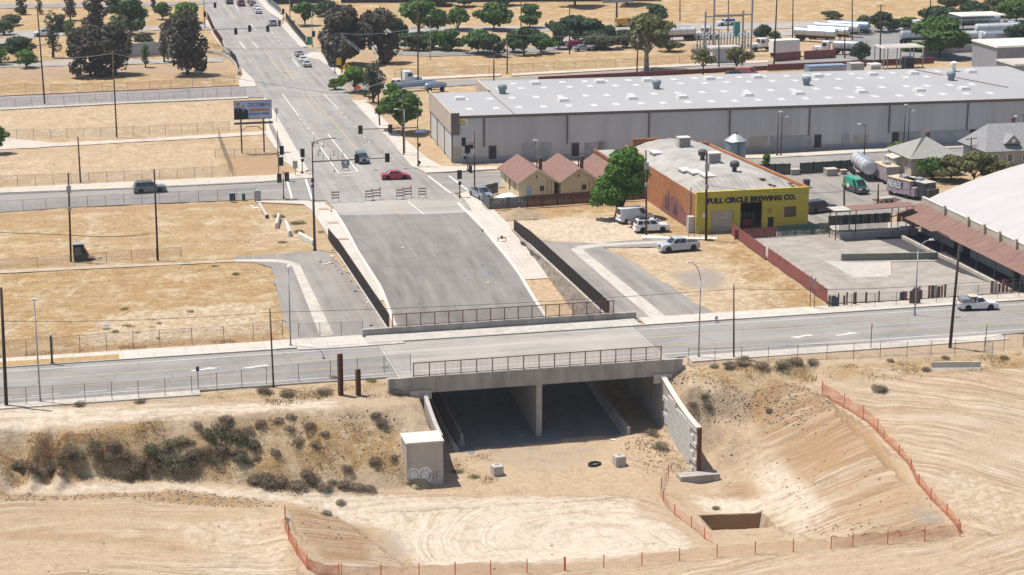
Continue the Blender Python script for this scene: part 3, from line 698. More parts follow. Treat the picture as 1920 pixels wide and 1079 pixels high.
# avenue, intersection and cross streets
AVL = [(372,-10),(393,33),(415,70),(430,100),(450,124),(478,152),(497,183),(518,215),(552,273),(578,318),(590,335)]
AVR = [(487,-10),(500,20),(528,40),(563,88),(598,96),(622,128),(642,148),(660,188),(702,233),(735,267),(770,310),(800,330)]
sheet('avenue', AVL + [(600,352),(612,376),(638,404),(700,404),(890,398),(868,372),(850,362)] + AVR[::-1], .012, A_Y)
sheet('cross_street', [(-60,366),(480,343),(590,333),(700,345),(800,326),(935,322),(1240,303),(1440,297),(1670,284),(1990,268),(1990,300),(1700,312),(1440,322),(1100,340),(935,352),(860,362),(600,376),(480,374),(310,381),(130,389),(-60,402)], .008, A_X)
sheet('old_pavement', [(630,398),(638,404),(690,401),(740,400),(815,402),(885,398),(866,374),(615,378)], .016, A_B)
slab('sidewalk', [(497,183),(518,215),(552,273),(578,318),(566,326),(530,300),(500,255),(497,215),(478,200)], .12, M_SIDE)
slab('sidewalk', [(660,188),(702,233),(735,267),(770,310),(800,324),(935,317),(935,312),(830,312),(800,296),(760,262),(728,232),(686,188)], .12, M_SIDE)
slab('sidewalk', [(562,106),(598,112),(622,130),(645,150),(655,146),(600,98),(585,98)], .12, M_SIDE)
slab('sidewalk', [(480,-5),(500,20),(528,38),(533,32),(505,10),(490,-8)], .12, M_SIDE)
slab('sidewalk', [(527,48),(563,88),(577,88),(536,42)], .12, M_SIDE)
slab('sidewalk', [(393,33),(415,70),(430,100),(424,100),(405,75),(385,40)], .12, M_SIDE)
slab('sidewalk', [(450,124),(478,152),(480,162),(449,163),(447,152),(455,142)], .12, M_SIDE)
slab('sidewalk', [(-60,355),(240,341),(530,327),(566,322),(585,324),(590,333),(480,341),(250,352),(-60,364)], .12, M_PATH)
slab('sidewalk', [(935,318),(1240,300),(1440,296),(1668,283),(1990,266),(1990,256),(1668,277),(1440,290),(1240,296),(935,312)], .12, M_SIDE)
slab('sidewalk', [(583,393),(618,443),(620,390),(606,378),(570,376),(480,377),(480,379),(570,383)], .11, M_SIDE)
sheet('parkway', [(-60,250),(100,268),(240,262),(440,250),(520,244),(520,250),(440,256),(100,275),(-60,284)], .012, M_PATH)
kerb([(1440,296),(1668,284),(1990,267)], .14); kerb([(-60,366),(250,353),(480,342),(566,333)], .14); kerb([(850,362),(862,380),(884,408),(905,430)], .12)
strip('lane_marking', [(577,176),(690,302)], .16, .018, M_LINEY); strip('lane_marking', [(566,177),(602,222)], .14, .018, M_LINEY)
strip('lane_marking', [(530,177),(560,218)], .16, .018, M_LINEW); strip('lane_marking', [(608,178),(632,202)], .16, .018, M_LINEW)
strip('lane_marking', [(632,202),(700,275)], .16, .018, M_LINEW, False, (1.5, 4)); strip('lane_marking', [(562,222),(608,275)], .16, .018, M_LINEW, False, (1.5, 4))
strip('lane_marking', [(615,252),(671,322)], .18, .018, M_LINEW); strip('lane_marking', [(600,275),(635,325)], .18, .018, M_LINEW)
strip('lane_marking', [(635,325),(671,322)], .25, .021, M_LINEW); strip('lane_marking', [(640,330),(675,328)], .2, .021, M_LINEW)
strip('lane_marking', [(538,338),(547,371)], .3, .018, M_LINEW); strip('lane_marking', [(573,336),(585,374)], .3, .018, M_LINEW)
strip('lane_marking', [(803,330),(845,362)], .3, .018, M_LINEW); strip('lane_marking', [(842,330),(876,356)], .3, .018, M_LINEW)
strip('lane_marking', [(503,108),(540,148)], .25, .018, M_LINEY); strip('lane_marking', [(523,108),(553,152)], .25, .018, M_LINEY)
strip('lane_marking', [(418,8),(440,35)], .25, .018, M_LINEY); strip('lane_marking', [(440,35),(466,40)], .25, .018, M_LINEY)
strip('lane_marking', [(449,78),(460,92)], .2, .018, M_LINEW); strip('lane_marking', [(473,78),(484,90)], .2, .018, M_LINEW); strip('lane_marking', [(548,110),(560,125)], .2, .018, M_LINEW)
strip('lane_marking', [(510,62),(533,88)], .2, .018, M_LINEW, False, (2, 5)); strip('lane_marking', [(438,6),(448,20)], .2, .018, M_LINEW); strip('lane_marking', [(470,45),(480,56)], .2, .018, M_LINEW)
strip('lane_marking', [(722,375),(755,404)], .16, .022, M_LINEY); strip('lane_marking', [(765,378),(795,402)], .16, .022, M_LINEW)
strip('lane_marking', [(0,378),(250,363),(470,352)], .16, .016, M_LINEY, False, (4, 5)); strip('lane_marking', [(430,362),(540,356)], .2, .016, M_LINEW)
strip('lane_marking', [(490,161),(700,128)], .2, .016, mat('tar_seam', (.11, .10, .095), .8, .1, 1)); strip('lane_marking', [(495,184),(665,180)], .25, .016, MATS['tar_seam']); strip('lane_marking', [(430,92),(598,92)], .5, .016, MATS['tar_seam'])
# streets and freeway farther off
sheet('side_street', [(-200,187),(0,181),(200,172),(300,168),(455,161),(478,156),(497,184),(465,182),(250,191),(0,203),(-200,211)], .010, A_X)
kerb([(-200,186),(0,180),(200,171),(300,167),(450,160)], .15, .25, mat('red_kerb_paint', (.28, .06, .05), .7, .15, 1)); slab('sidewalk', [(-200,210),(0,202),(250,190),(465,181),(466,184),(250,193),(0,206),(-200,215)], .12, M_CONC)
sheet('side_street', [(642,148),(720,158),(940,147),(1230,130),(1560,108),(1640,98),(2000,80),(2000,96),(1800,112),(1500,128),(1000,152),(800,165),(660,172)], .010, A_X)
slab('sidewalk', [(735,152),(940,142),(940,138),(735,147)], .12, M_PATH); slab('sidewalk', [(960,142),(1230,127),(1440,117),(1440,113),(1230,123),(960,138)], .12, M_PATH)
sheet('truck_yard', [(1560,107),(1610,92),(1600,72),(1560,62),(1600,52),(2000,30),(2000,98),(1850,98),(1640,113)], .014, A_D)
sheet('freeway', [(720,52),(1000,49),(1200,46),(1460,42),(1620,36),(1620,46),(1460,54),(1200,58),(1000,58),(720,62)], .014, A_F)
sheet('freeway', [(700,80),(960,74),(1200,68),(1460,58),(1600,50),(1600,58),(1460,68),(1200,78),(960,84),(700,92)], .014, A_F)
sheet('freeway_ramp', [(700,94),(800,98),(960,92),(1180,76),(1180,82),(960,102),(800,106),(700,100)], .020, A_D)
sheet('freeway', [(-200,60),(0,58),(140,57),(310,48),(395,44),(395,52),(310,56),(150,66),(0,70),(-200,72)], .014, A_F)
sheet('freeway_ramp', [(-200,80),(0,76),(70,66),(70,70),(0,83),(-200,88)], .018, A_F)
sheet('freeway', [(-200,118),(0,116),(240,112),(420,108),(420,116),(240,121),(0,126),(-200,128)], .014, A_F)
sheet('frontage_road', [(-200,12),(0,8),(200,6),(300,5),(390,2),(390,8),(300,11),(190,14),(0,16),(-200,20)], .014, A_X)

# ------------------------------------------------------------------ overpass and the walls of the cut
br = thing('overpass_bridge', 'grey concrete road bridge crossing the dusty cut, with a deep shaded opening below', 'bridge', (52, 212, 0))
def L_(b, **k): # shift a mesh collected in world coordinates to the thing's base
    return b
def child(b, name, m, root, smooth=False, bevel=0):
    o = root.location; b.v = [(x - o.x, y - o.y, z - o.z) for x, y, z in b.v]; return b.build(name, m, root, smooth, bevel)
child(MB().box(34.9, 68.4, 201.75, 221.4, -.78, -.02), 'deck', M_CONCD, br)
child(MB().box(34.6, 68.0, 201.35, 201.75, -.98, .85).box(34.6, 38.5, 201.3, 201.75, -1.5, -1.0), 'parapet', M_CONCD, br)
child(MB().box(35.1, 68.7, 221.45, 221.9, -.9, .87), 'parapet', M_CONCD, br)
child(MB().box(51.35, 52.0, 202.3, 221.3, -8.4, -.78), 'pier', M_CONC, br)
child(MB().box(38.1, 38.78, 201.27, 222.2, -8.4, -.78), 'abutment', M_CONCD, br)
child(MB().box(65.52, 66.2, 201.27, 222.2, -8.4, -.78), 'abutment', M_CONCD, br)
child(MB().box(36.9, 39.3, 201.1, 201.34, -1.62, -.62), 'bearing_block', M_CONC, br); child(MB().box(64.6, 66.7, 201.1, 201.34, -1.75, -.75), 'bearing_block', M_CONCW, br)
for nm, X, Y0, Y1 in (('crash_barrier', 61.3, 199.6, 221), ('crash_barrier', 42.7, 201.4, 221)):
    b = MB()
    ys = np.linspace(Y0, Y1, 8)
    for a, c in zip(ys[:-1], ys[1:]):
        za, zc = prof(a), prof(c); P_ = [(-.42, -.3), (.42, -.3), (.42, .1), (.18, .4), (.14, 1.25), (-.14, 1.25), (-.18, .4), (-.42, .1)]
        n = len(P_); b.add([(X + p, a, za + q) for p, q in P_] + [(X + p, c, zc + q) for p, q in P_], [tuple(range(n)), tuple(range(2 * n - 1, n - 1, -1))] + [(i, n + i, n + (i + 1) % n, (i + 1) % n) for i in range(n)])
    t = thing('crash_barrier', 'low concrete barrier in the shade under the bridge beside its %s wall' % ('sunlit east' if X > 50 else 'dark west'), 'barrier', (X, Y0, prof(Y0))); child(b, 'barrier_wall', M_CONCD, t)
def railing(x0, x1, y, z0, h, n, label):
    t = thing('bridge_railing', label, 'railing', (x0, y, z0)); st = (x1 - x0) / n
    for k in range(n + 1): MB().box(k * st - .05, k * st + .05, -.05, .05, 0, h).build('post', M_RAIL, t)
    MB().box(.05, x1 - x0 - .05, -.04, .04, h - .1, h - .01).build('top_rail', M_RAIL, t); MB().box(.05, x1 - x0 - .05, -.03, .03, .1, .17).build('bottom_rail', M_RAIL, t)
    b = MB(); m = 13
    for k in range(n):
        for i in range(1, m): x = k * st + i * st / m; b.box(x - .011, x + .011, -.011, .011, .17, h - .1)
    tag(b.build('pickets', M_RAIL, t), kind='stuff')
railing(37.4, 65.5, 201.55, .85, 1.62, 16, 'brown metal railing along the near edge of the bridge')
railing(38.7, 65.9, 221.7, .87, 1.62, 16, 'brown metal railing along the far edge of the bridge')
# retaining walls of the ramp
def ramp_wall(X0, X1, y0, y1, label, top, face):
    t = thing('retaining_wall', label, 'wall', (X0, y0, 0))
    b = MB(); ys = np.linspace(y0, y1, 14)
    for a, c in zip(ys[:-1], ys[1:]): b.add([(X0, a, prof(a) - .7), (X1, a, prof(a) - .7), (X1, c, prof(c) - .7), (X0, c, prof(c) - .7), (X0, a, top(a)), (X1, a, top(a)), (X1, c, top(c)), (X0, c, top(c))],
        [(0, 1, 5, 4), (1, 2, 6, 5), (2, 3, 7, 6), (3, 0, 4, 7), (4, 5, 6, 7)])
    child(b, 'wall_core', M_CONC, t)
    if face:        # coursed facing stones, set proud of the core
        blk = [MB().box(-.09 - .03 * q, 0, .03, 1.77, .03, .57).mesh('facing_block', M_FACE) for q in range(3)]
        n = 0
        for r in range(10):
            z = .15 - (r + 1) * .6; y = y0 + (r % 2) * .9
            while y < y1 - 1.8:
                if z > prof(y) + .0 - .35: o = link('facing_block', blk[RNG.randrange(3)], t, (0, y - y0, z)); n += 1
                y += 1.8
    return t
M_FACE = mat('split_face_block', (.38, .325, .265), .95, .16, 2.2, bump=.5, bscale=6, dirt=.1)
tr_ = lambda y: .12 if y < 262 else .12 - .62 * (y - 262) / 12
ramp_wall(WXR, WXR + .42, 222.25, 274, 'tan block retaining wall along the sunlit side of the ramp', tr_, True)
ramp_wall(WXL - .42, WXL, 222.25, 274, 'plain concrete retaining wall on the shaded side of the ramp', tr_, False)
M_SLAT = mat('black_slat', (.030, .026, .026), .6, .15, 3)
def slat_fence(X, y0, y1, label, top):
    t = thing('slatted_fence', label, 'fence', (X, y0, 0)); n = int((y1 - y0) / 1.5)
    pan = MB().box(-.02, .02, .04, 1.46, .08, 1.75)
    for i in range(10): pan.box(-.045, .045, .05 + i * .142, .12 + i * .142, .1, 1.86)
    me = pan.mesh('slat_panel', M_SLAT); po = MB().box(-.05, .05, -.04, .04, 0, 1.92).mesh('post', M_RAIL)
    for k in range(n):
        z = top(y0 + k * 1.5); link('slat_panel', me, t, (0, k * 1.5, z)); link('post', po, t, (0, k * 1.5, z))
slat_fence(WXR + .2, 223.0, 272.5, 'tall black slatted fence on top of the tan block wall', tr_)
slat_fence(WXL - .2, 223.6, 273.5, 'tall black slatted fence beside the littered alley', tr_)
# wing walls at the mouth of the cut
M_PANEL = mat('ribbed_panel_concrete', (.50, .48, .45), .9, .10, 1.5, bump=.2, dirt=.15)
t = thing('wing_wall', 'pale panelled concrete wing wall stepping down beside the excavated bank', 'wall', (WXR, 188.6, -8.4))
b = MB(); ys = np.linspace(188.6, 201.25, 16)
for a, c in zip(ys[:-1], ys[1:]): b.add([(x, y, z) for y in (a, c) for x in (WXR, WXR + .42) for z in (-9.2, wall_top(y, 1))], [(0, 1, 5, 4), (2, 6, 7, 3), (1, 3, 7, 5), (0, 2, 3, 1), (4, 5, 7, 6)])
child(b, 'wall_core', M_CONC, t)
child(MB().box(WXR - .02, WXR + .44, 188.42, 188.58, -8.6, wall_top(188.6, 1)), 'end_post', M_RUST, t)
b = MB()
for a, c in zip(ys[:-1], ys[1:]): b.add([(x, y, wall_top(y, 1) + dz) for y in (a, c) for x in (WXR - .13, WXR + .46) for dz in (.0, .10)], [(0, 1, 5, 4), (2, 6, 7, 3), (1, 3, 7, 5), (0, 2, 3, 1), (4, 5, 7, 6), (0, 4, 6, 2)])
child(b, 'coping', M_CONCW, t)
pm = [MB().box(-.05 - .035 * q, 0, .03, 2.97, .04, .56).mesh('wall_panel', M_PANEL) for q in range(3)]
for r in range(13):
    y = 188.62 + (r % 3) * -1.0; z = -1.1 - .6 * (r + 1)
    while y < 201:
        if y > 188.5 and y < 198.3 and wall_top(y, 1) > z + .45: link('wall_panel', pm[(r + int(y)) % 3], t, (0, y - 188.6, z + 8.4))
        y += 3.0
child(MB().box(63.2, 67.6, 187.0, 188.4, -9.3, -7.7), 'footing', M_CONCD, t)
t = thing('wing_wall', 'thin concrete wing wall running down to the graffitied block', 'wall', (WXL, 193, -7.6))
b = MB(); ys = np.linspace(192.6, 201.25, 12)
for a, c in zip(ys[:-1], ys[1:]): b.add([(x, y, z) for y in (a, c) for x in (WXL - .42, WXL) for z in (-8.6, wall_top(y, 0))], [(0, 1, 5, 4), (2, 6, 7, 3), (1, 3, 7, 5), (0, 2, 3, 1), (4, 5, 7, 6)])
child(b, 'wall_core', M_CONC, t)
t = thing('concrete_block', 'tall square concrete block with white graffiti, in front of the bridge', 'concrete block', (36.6, 191.5, -8.0))
child(MB().box(34.5, 38.36, 190.4, 193.6, -8.4, -2.9), 'block_body', mat('stained_block_concrete', (.44, .40, .35), .9, .14, .6, bump=.15, dirt=.4, streak=(1, 1, .3)), t)
child(MB().box(34.4, 38.46, 190.3, 193.7, -2.9, -2.72), 'cap_slab', M_CONCW, t)
gb = MB()
def blob(cx, cz, rx, rz, n=18, sq=.8):
    P_ = []
    for i in range(n):
        a = 2 * math.pi * i / n; c, s = math.cos(a), math.sin(a)
        P_.append((cx + rx * math.copysign(abs(c) ** sq, c), 190.395, cz + rz * math.copysign(abs(s) ** sq, s)))
    gb.add(P_, [tuple(range(n))])
blob(35.2, -6.35, .66, .85); blob(36.4, -6.4, .75, .95); gb.v = [(x, y - (.001 if i >= 18 else 0), z) for i, (x, y, z) in enumerate(gb.v)]
child(gb, 'graffiti', mat('white_spray', (.66, .65, .62), .8, .15, 3), t)
gb = MB(); 
for cx, cz in ((35.2, -6.35), (36.4, -6.4)):
    for k in range(16):
        a0, a1 = 2 * math.pi * k / 16, 2 * math.pi * (k + 1) / 16
        gb.quad((cx + .5 * math.cos(a0), 190.39, cz + .62 * math.sin(a0)), (cx + .5 * math.cos(a1), 190.39, cz + .62 * math.sin(a1)), (cx + .45 * math.cos(a1), 190.39, cz + .56 * math.sin(a1)), (cx + .45 * math.cos(a0), 190.39, cz + .56 * math.sin(a0)))
    gb.quad((cx - .15, 190.388, cz - .55), (cx + .02, 190.388, cz - .55), (cx - .02, 190.388, cz - .35), (cx - .18, 190.388, cz - .38))
gb.quad((36.85, 190.39, -6.9), (36.95, 190.39, -6.9), (37.1, 190.39, -6.1), (37.0, 190.39, -6.1)).quad((37.2, 190.39, -6.9), (37.28, 190.39, -6.9), (37.45, 190.39, -6.2), (37.36, 190.39, -6.2)).quad((37.6, 190.39, -6.8), (37.7, 190.39, -6.8), (37.75, 190.39, -6.0), (37.66, 190.39, -6.0))
child(gb, 'graffiti_outline', mat('grey_spray', (.16, .155, .15), .8, .15, 3), t)
for (px, py, s, lb) in ((932, 890, 1.1, 'small grey concrete cube standing alone on the sandy floor, nearer the graffitied block'), (1161, 872, 1.15, 'small grey concrete cube beside the rubble near the panelled wing wall')):
    x, y, z = G(px, py); t = thing('concrete_cube', lb, 'concrete block', (x, y, z), RNG.uniform(-.15, .15))
    MB().box(-s / 2, s / 2, -s / 2, s / 2, -.25, s * .95).build('cube_body', M_CONC, t, bevel=.05); MB().tube((-.18, 0, s * .95 - .02), (-.18, 0, s * .95 + .1), .03).tube((.18, 0, s * .95 - .02), (.18, 0, s * .95 + .1), .03).tube((-.2, 0, s * .95 + .1), (.2, 0, s * .95 + .1), .03).build('lifting_loop', M_RUST, t)
# ------------------------------------------------------------------ buildings
def RY(px, py, Y):   # sight line meets the plane Y = const -> (X, z)
    d = ray(px, py); t = Y / d[1]; return (d[0] * t, CAMH + d[2] * t)
def RX(px, py, X):
    d = ray(px, py); t = X / d[0]; return (d[1] * t, CAMH + d[2] * t)
def text_mesh(s, size, mat_, ext=.03, bold=0.0, shear=0, sx=1.0):
    c = bpy.data.curves.new('lettering', 'FONT'); c.body = s; c.size = size; c.extrude = ext; c.offset = bold; c.align_x = 'CENTER'; c.align_y = 'CENTER'; c.resolution_u = 2
    o = bpy.data.objects.new('lettering', c); COL.objects.link(o)
    dg = bpy.context.evaluated_depsgraph_get(); me = bpy.data.meshes.new_from_object(o.evaluated_get(dg))
    bpy.data.objects.remove(o); bpy.data.curves.remove(c)
    for v in me.vertices: v.co = (v.co.x * sx, -v.co.z, v.co.y)       # stand it upright facing -Y
    me.materials.clear(); me.materials.append(mat_); return me
def text_on(parent, name, s, loc, w, h, mat_, ext=.03, bold=0.0, rz=0):
    me = text_mesh(s, 1.0, mat_, ext, bold)
    xs = [v.co.x for v in me.vertices]; zs = [v.co.z for v in me.vertices]
    fx, fz = w / (max(xs) - min(xs)), h / (max(zs) - min(zs)); cx, cz = (max(xs) + min(xs)) / 2, (max(zs) + min(zs)) / 2
    for v in me.vertices: v.co = ((v.co.x - cx) * fx, v.co.y, (v.co.z - cz) * fz)
    return link(name, me, parent, loc, rz)
M_SHEETG = mat('grey_wall_sheet', (.51, .495, .48), .7, .07, .35, streak=(1, 1, .12), dirt=.22)
M_SHEETL = mat('pale_wall_sheet', (.50, .485, .455), .7, .08, .4, streak=(1, 1, .2), dirt=.15)
M_FASC = mat('beige_fascia', (.43, .355, .285), .8, .06, .5)
M_TRIM = mat('brown_trim', (.16, .125, .105), .7, .1, 1)
M_ROOFG = mat('grey_metal_roof', (.32, .31, .30), .6, .05, .12, streak=(.5, .12, 1), bump=.05, dirt=.03)
M_SKYL = mat('milky_skylight', (.53, .515, .49), .4, .05, 1)
M_DOORD = mat('dark_door', (.035, .033, .036), .6, .2, 1)
M_PATCH = mat('paint_patch', (.345, .35, .36), .8, .12, .8); M_PATCHT = mat('tan_paint_patch', (.43, .38, .32), .8, .12, .8)
wh = thing('warehouse', 'very long grey metal warehouse with rows of white skylights on its flat roof', 'warehouse', (67.6, 324.7, 0), math.atan2(319.6 - 324.7, 103.5))
LW = 118.0; HW = 8.0; DW = 25.6
MB().box(0, LW, 0, DW, -.3, HW - .25).box(11, LW, DW, DW + 13, -.3, HW - .25).build('wall', M_SHEETG, wh)
MB().box(-.12, LW, -.1, DW + .1, HW - .25, HW).box(11, LW, DW + .1, DW + 13.2, HW - .25, HW - .02).build('roof', M_ROOFG, wh)
MB().box(-.1, LW, -.22, -.1, HW - .42, HW + .06).build('gutter', M_TRIM, wh)
MB().box(-.34, -.12, -.25, DW + .2, HW - 2.9, HW + .55).build('fascia', M_FASC, wh)
MB().box(-.36, 1.1, -.42, -.24, HW - 3.2, HW + .6).build('corner_post', M_TRIM, wh)
MB().box(10.6, 11.0, DW, DW + 13, HW - 2.5, HW + .3).build('rear_fascia', M_FASC, wh)
for y in (.3, 8.6, 17, 25): MB().box(-.2, -.02, y - .16, y + .16, 0, HW - 2.9).build('pilaster', M_TRIM, wh)
for y0, y1 in ((.5, 8.4), (8.8, 16.8), (17.2, 24.8)): MB().box(-.1, -.012, y0, y1, .3, HW - 2.9).build('side_panel', M_SHEETL, wh)
b = MB()
for k in range(int(LW / .62)): b.box(k * .62 + .05, k * .62 + .13, -.03, 0, .9, HW - .45)
tag(b.build('wall_ribs', M_SHEETG, wh), kind='stuff')
MB().box(0, LW, -.05, 0, -.3, .9).build('base_course', M_PATCH, wh)
wfr = lambda px, py: (lambda X, z: ((X - 67.6) / math.cos(wh.rotation_euler.z), z))(*RY(px, py, 322.5))
for px in (912, 1067, 1218, 1367, 1513, 1659, 1801): x, z = wfr(px, 240); MB().box(x - .13, x + .13, -.2, -.07, 2.6, HW - .4).build('downspout', M_TRIM, wh)
for px, py in ((928, 293), (1082, 290), (1529, 266), (1671, 254), (1813, 248), (1900, 246)):
    x, z = wfr(px, py); MB().box(x - .55, x + .55, -.09, -.066, .45, 2.6).build('door', M_DOORD, wh); MB().box(x - .68, x + .68, -.075, -.064, .4, 2.75).build('door_frame', M_TRIM, wh)
for px, w_, m in ((862, .7, M_PATCHT), (1120, 2, M_PATCH), (1130, .5, M_PATCHT), (1579, .7, M_PATCH), (1420, 1.6, M_PATCHT), (1480, 3.8, M_PATCH), (1690, 2.6, M_PATCH), (1780, 5, M_PATCH), (1608, 1.4, M_PATCHT), (1010, 2.6, M_PATCH)):
    x, z = wfr(px, 270); MB().box(x - w_, x + w_, -.072, -.064, .9, 2.4 + .3 * (int(px) % 3)).build('repainted_panel', m, wh)
x, z = wfr(871, 234); MB().box(x - .95, x + .95, -.12, -.064, z - .65, z + .65).build('sign_board', M_WHITE, wh)
b = MB(); b.add([(x + .7 * math.cos(a), -.125, z - .15 + .65 * math.sin(a)) for a in np.linspace(0, math.pi, 12)], [tuple(range(12))]); b.build('sign_sun', mat('yellow_print', (.62, .40, .03), .6, .05, 1), wh)
b = MB()
for k in range(5): b.box(x - .75 + k * .32, x - .52 + k * .32, -.13, -.122, z - .5, z - .2)
b.build('sign_print', mat('blue_print', (.12, .2, .22), .6, .05, 1), wh)
def wroof(px, py, z=HW): X, Y = W(px, py, z); r = -wh.rotation_euler.z; dx, dy = X - 67.6, Y - 324.7; return (dx * math.cos(r) - dy * math.sin(r), dx * math.sin(r) + dy * math.cos(r))
skl = MB().frus((-.55, .55, -1.2, 1.2, 0), (-.5, .5, -1.15, 1.15, .07)).mesh('skylight', M_SKYL); dome = MB().frus((-.95, .95, -1.2, 1.2, 0), (-.8, .8, -1.0, 1.0, .5)).mesh('raised_skylight', M_SKYL)
rows = [(975, 202, 44), (1007, 183, 44), (979, 166.5, 43), (1052, 155, 42)]
for k, (px, py, st) in enumerate(rows):
    x0, y0 = wroof(px, py)
    for i in range(-5, 24):
        x = x0 + i * (4.35 + .02 * k) + RNG.uniform(-.3, .3)
        if x < 1.5 or x > 104 or (y0 > DW - 1 and x < 13): continue
        link('skylight', skl, wh, (x, y0 + RNG.uniform(-.2, .2), HW))
for px, py in ((862,187),(1056,190),(1185,186),(1279,184),(1402,180),(1497,177),(1615,174),(1723,171),(1807,168),(1003,158),(1124,155),(1213,152),(1330,149),(1419,146),(1532,144),(1635,141),(1712,139),(1820,136)):
    x, y = wroof(px, py); link('raised_skylight', dome, wh, (x, y, HW))
vent = MB().lathe((0, 0, 0), [(.62, 0), (.62, .75), (.82, .8), (.86, 1.35), (.7, 1.6), (.25, 1.7)], 14).mesh('roof_ventilator', mat('grey_green_metal', (.20, .25, .26), .5, .1, 1, metal=.3))
for px, py in ((942, 176), (1231, 167), (1512, 160), (1783, 151)): x, y = wroof(px, py); link('roof_ventilator', vent, wh, (x, y, HW))
x, y = wroof(1788, 134); MB().lathe((x, y, HW), [(.4, 0), (.4, 1.3), (.75, 1.4), (.75, 1.7), (.1, 2.0)], 12).build('vent_stack', M_WHITE, wh)
x0, y0 = wroof(1716, 132); x1, y1 = wroof(1890, 165); MB().tube((x0, y0, HW + .1), (x1, y1, HW + .1), .07).build('roof_pipe', M_TRIM, wh)
x0, y0 = wroof(965, 160); x1, y1 = wroof(900, 137); MB().box(x0 - 6.2, x0 - 6.05, 0, DW, HW, HW + .05).build('roof_seam', M_TRIM, wh)

# brewery
M_YEL = mat('mustard_wall', (.47, .385, .055), .85, .05, .9, bump=.1, dirt=.10); M_BRICK = mat('orange_brick_paint', (.37, .155, .07), .9, .16, 1.2, bump=.25, bscale=8, dirt=.15)
M_ROOFW = mat('patched_pale_roof', (.35, .325, .295), .85, .15, .35, bump=.15, dirt=.30)
X0, X1, Y0, Y1 = 90.7, 107.9, 264.0, 300.0; bw = thing('brewery', 'mustard fronted brick brewery hall with a pale bowed roof', 'building', (X0, Y0, 0))
wd_ = X1 - X0; dp = Y1 - Y0; ho = 5.55
def fac(px, py): x, z = RY(px, py, Y0); return x - X0, z
lx0, lz0 = fac(1333, 430); lx1, lz1 = fac(1376, 393); bx0, bz0 = fac(1387.5, 430); bx1, bz1 = fac(1430, 378.5); dx0, dz0 = fac(1439, 428); dx1, dz1 = fac(1451, 407); wx0, wz0 = fac(1470, 408); wx1, wz1 = fac(1493.5, 387)
b = MB()   # facade with real openings
cuts = sorted([(lx0, lx1, 0, lz1), (bx0, bx1, 0, bz1), (dx0, dx1, 0, dz1), (wx0, wx1, wz0, wz1)]); px_ = 0
for (a, c, z0, z1) in cuts:
    b.box(px_, a, 0, .4, -.3, ho + .35); b.box(a, c, 0, .4, z1, ho + .35)
    if z0 > .1: b.box(a, c, 0, .4, -.3, z0)
    px_ = c
b.box(px_, wd_, 0, .4, -.3, ho + .35); b.build('front_wall', M_YEL, bw)
MB().box(-.05, wd_ + .05, -.05, .45, ho + .352, ho + .46).build('coping', M_YEL, bw)
b = MB()
for k in range(9): z = lz1 * k / 9; b.box(lx0, lx1, .2, .26 + .02 * (k % 2), z, z + lz1 / 9 - .02)
b.build('rollup_door', mat('pale_shutter', (.42, .37, .29), .6, .1, .6, streak=(1, 1, 3)), bw)
MB().box(wx0, wx1, .12, .16, wz0, wz1).build('window', mat('brown_board', (.13, .085, .06), .7, .1, 1), bw)
MB().box(dx0, dx1, .15, .2, 0, dz1).build('door', M_DOORD, bw)
MB().box(.02, .45, .41, 27, -.3, ho).build('side_wall', M_BRICK, bw); MB().prism([(wd_ - .45, .41), (wd_ - .02, .41), (wd_ - 2.72, dp), (wd_ - 3.15, dp)], -.3, ho + .55).build('side_wall', M_BRICK, bw)
MB().box(.46, wd_ - 3.2, dp - .4, dp, -.3, ho + .3).box(1.2, 5.8, dp - .4, dp, ho + .302, ho + 1.9).box(wd_ - 5.6, wd_ - 3.2, dp - .4, dp, ho + .302, ho + .9).build('rear_wall', M_BRICK, bw); MB().box(.02, .45, 27.01, dp, -.3, ho + .9).build('rear_side_wall', M_BRICK, bw)
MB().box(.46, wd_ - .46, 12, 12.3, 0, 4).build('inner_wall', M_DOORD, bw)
b = MB(); nx, ny = 22, 40
def rz(x, y):
    u = min(1, max(-1, (x / (wd_ - 2.7 * y / dp)) * 2 - 1)); f = min(1, max(0, (y - .3) / 5.5)); f = f * f * (3 - 2 * f)
    return ho - .05 + .28 * (1 - u * u) + 1.55 * (1 - abs(u) ** 2.2) * f
for j in range(ny + 1):
    for i in range(nx + 1): y = .42 + (dp - .85) * j / ny; x = .05 + (wd_ - .55 - 2.7 * y / dp) * i / nx; b.v.append((x, y, rz(x, y) + .05 * math.sin(i * 2.1 + j * .7)))
for j in range(ny):
    for i in range(nx): k = j * (nx + 1) + i; b.f.append((k, k + 1, k + nx + 2, k + nx + 1)); b.m.append(0)
b.build('roof', M_ROOFW, bw, True)
b = MB()
for i in range(1, 22):
    x = .5 + i * (wd_ - 1.2) / 22; b.path([(x, .45 + 5.2 * q / 6, rz(x, .45 + 5.2 * q / 6) + .05) for q in range(7)], .035, 4)
tag(b.build('roof_seams', M_ROOFW, bw), kind='stuff')
def roofat(px, py, X=None):
    z = 7.0
    for _ in range(25): x, y = W(px, py, z); z = .5 * z + .5 * rz(x - X0, y - Y0)
    return x - X0, y - Y0, z
for px, py in ((1285, 320), (1303, 324), (1326, 330), (1230, 287)): x, y, z = roofat(px, py); MB().obox((0, 0, .12), (1.7, 3.0, .24), 0).build('skylight', M_SKYL, bw, loc=(x, y, z), rz=0)
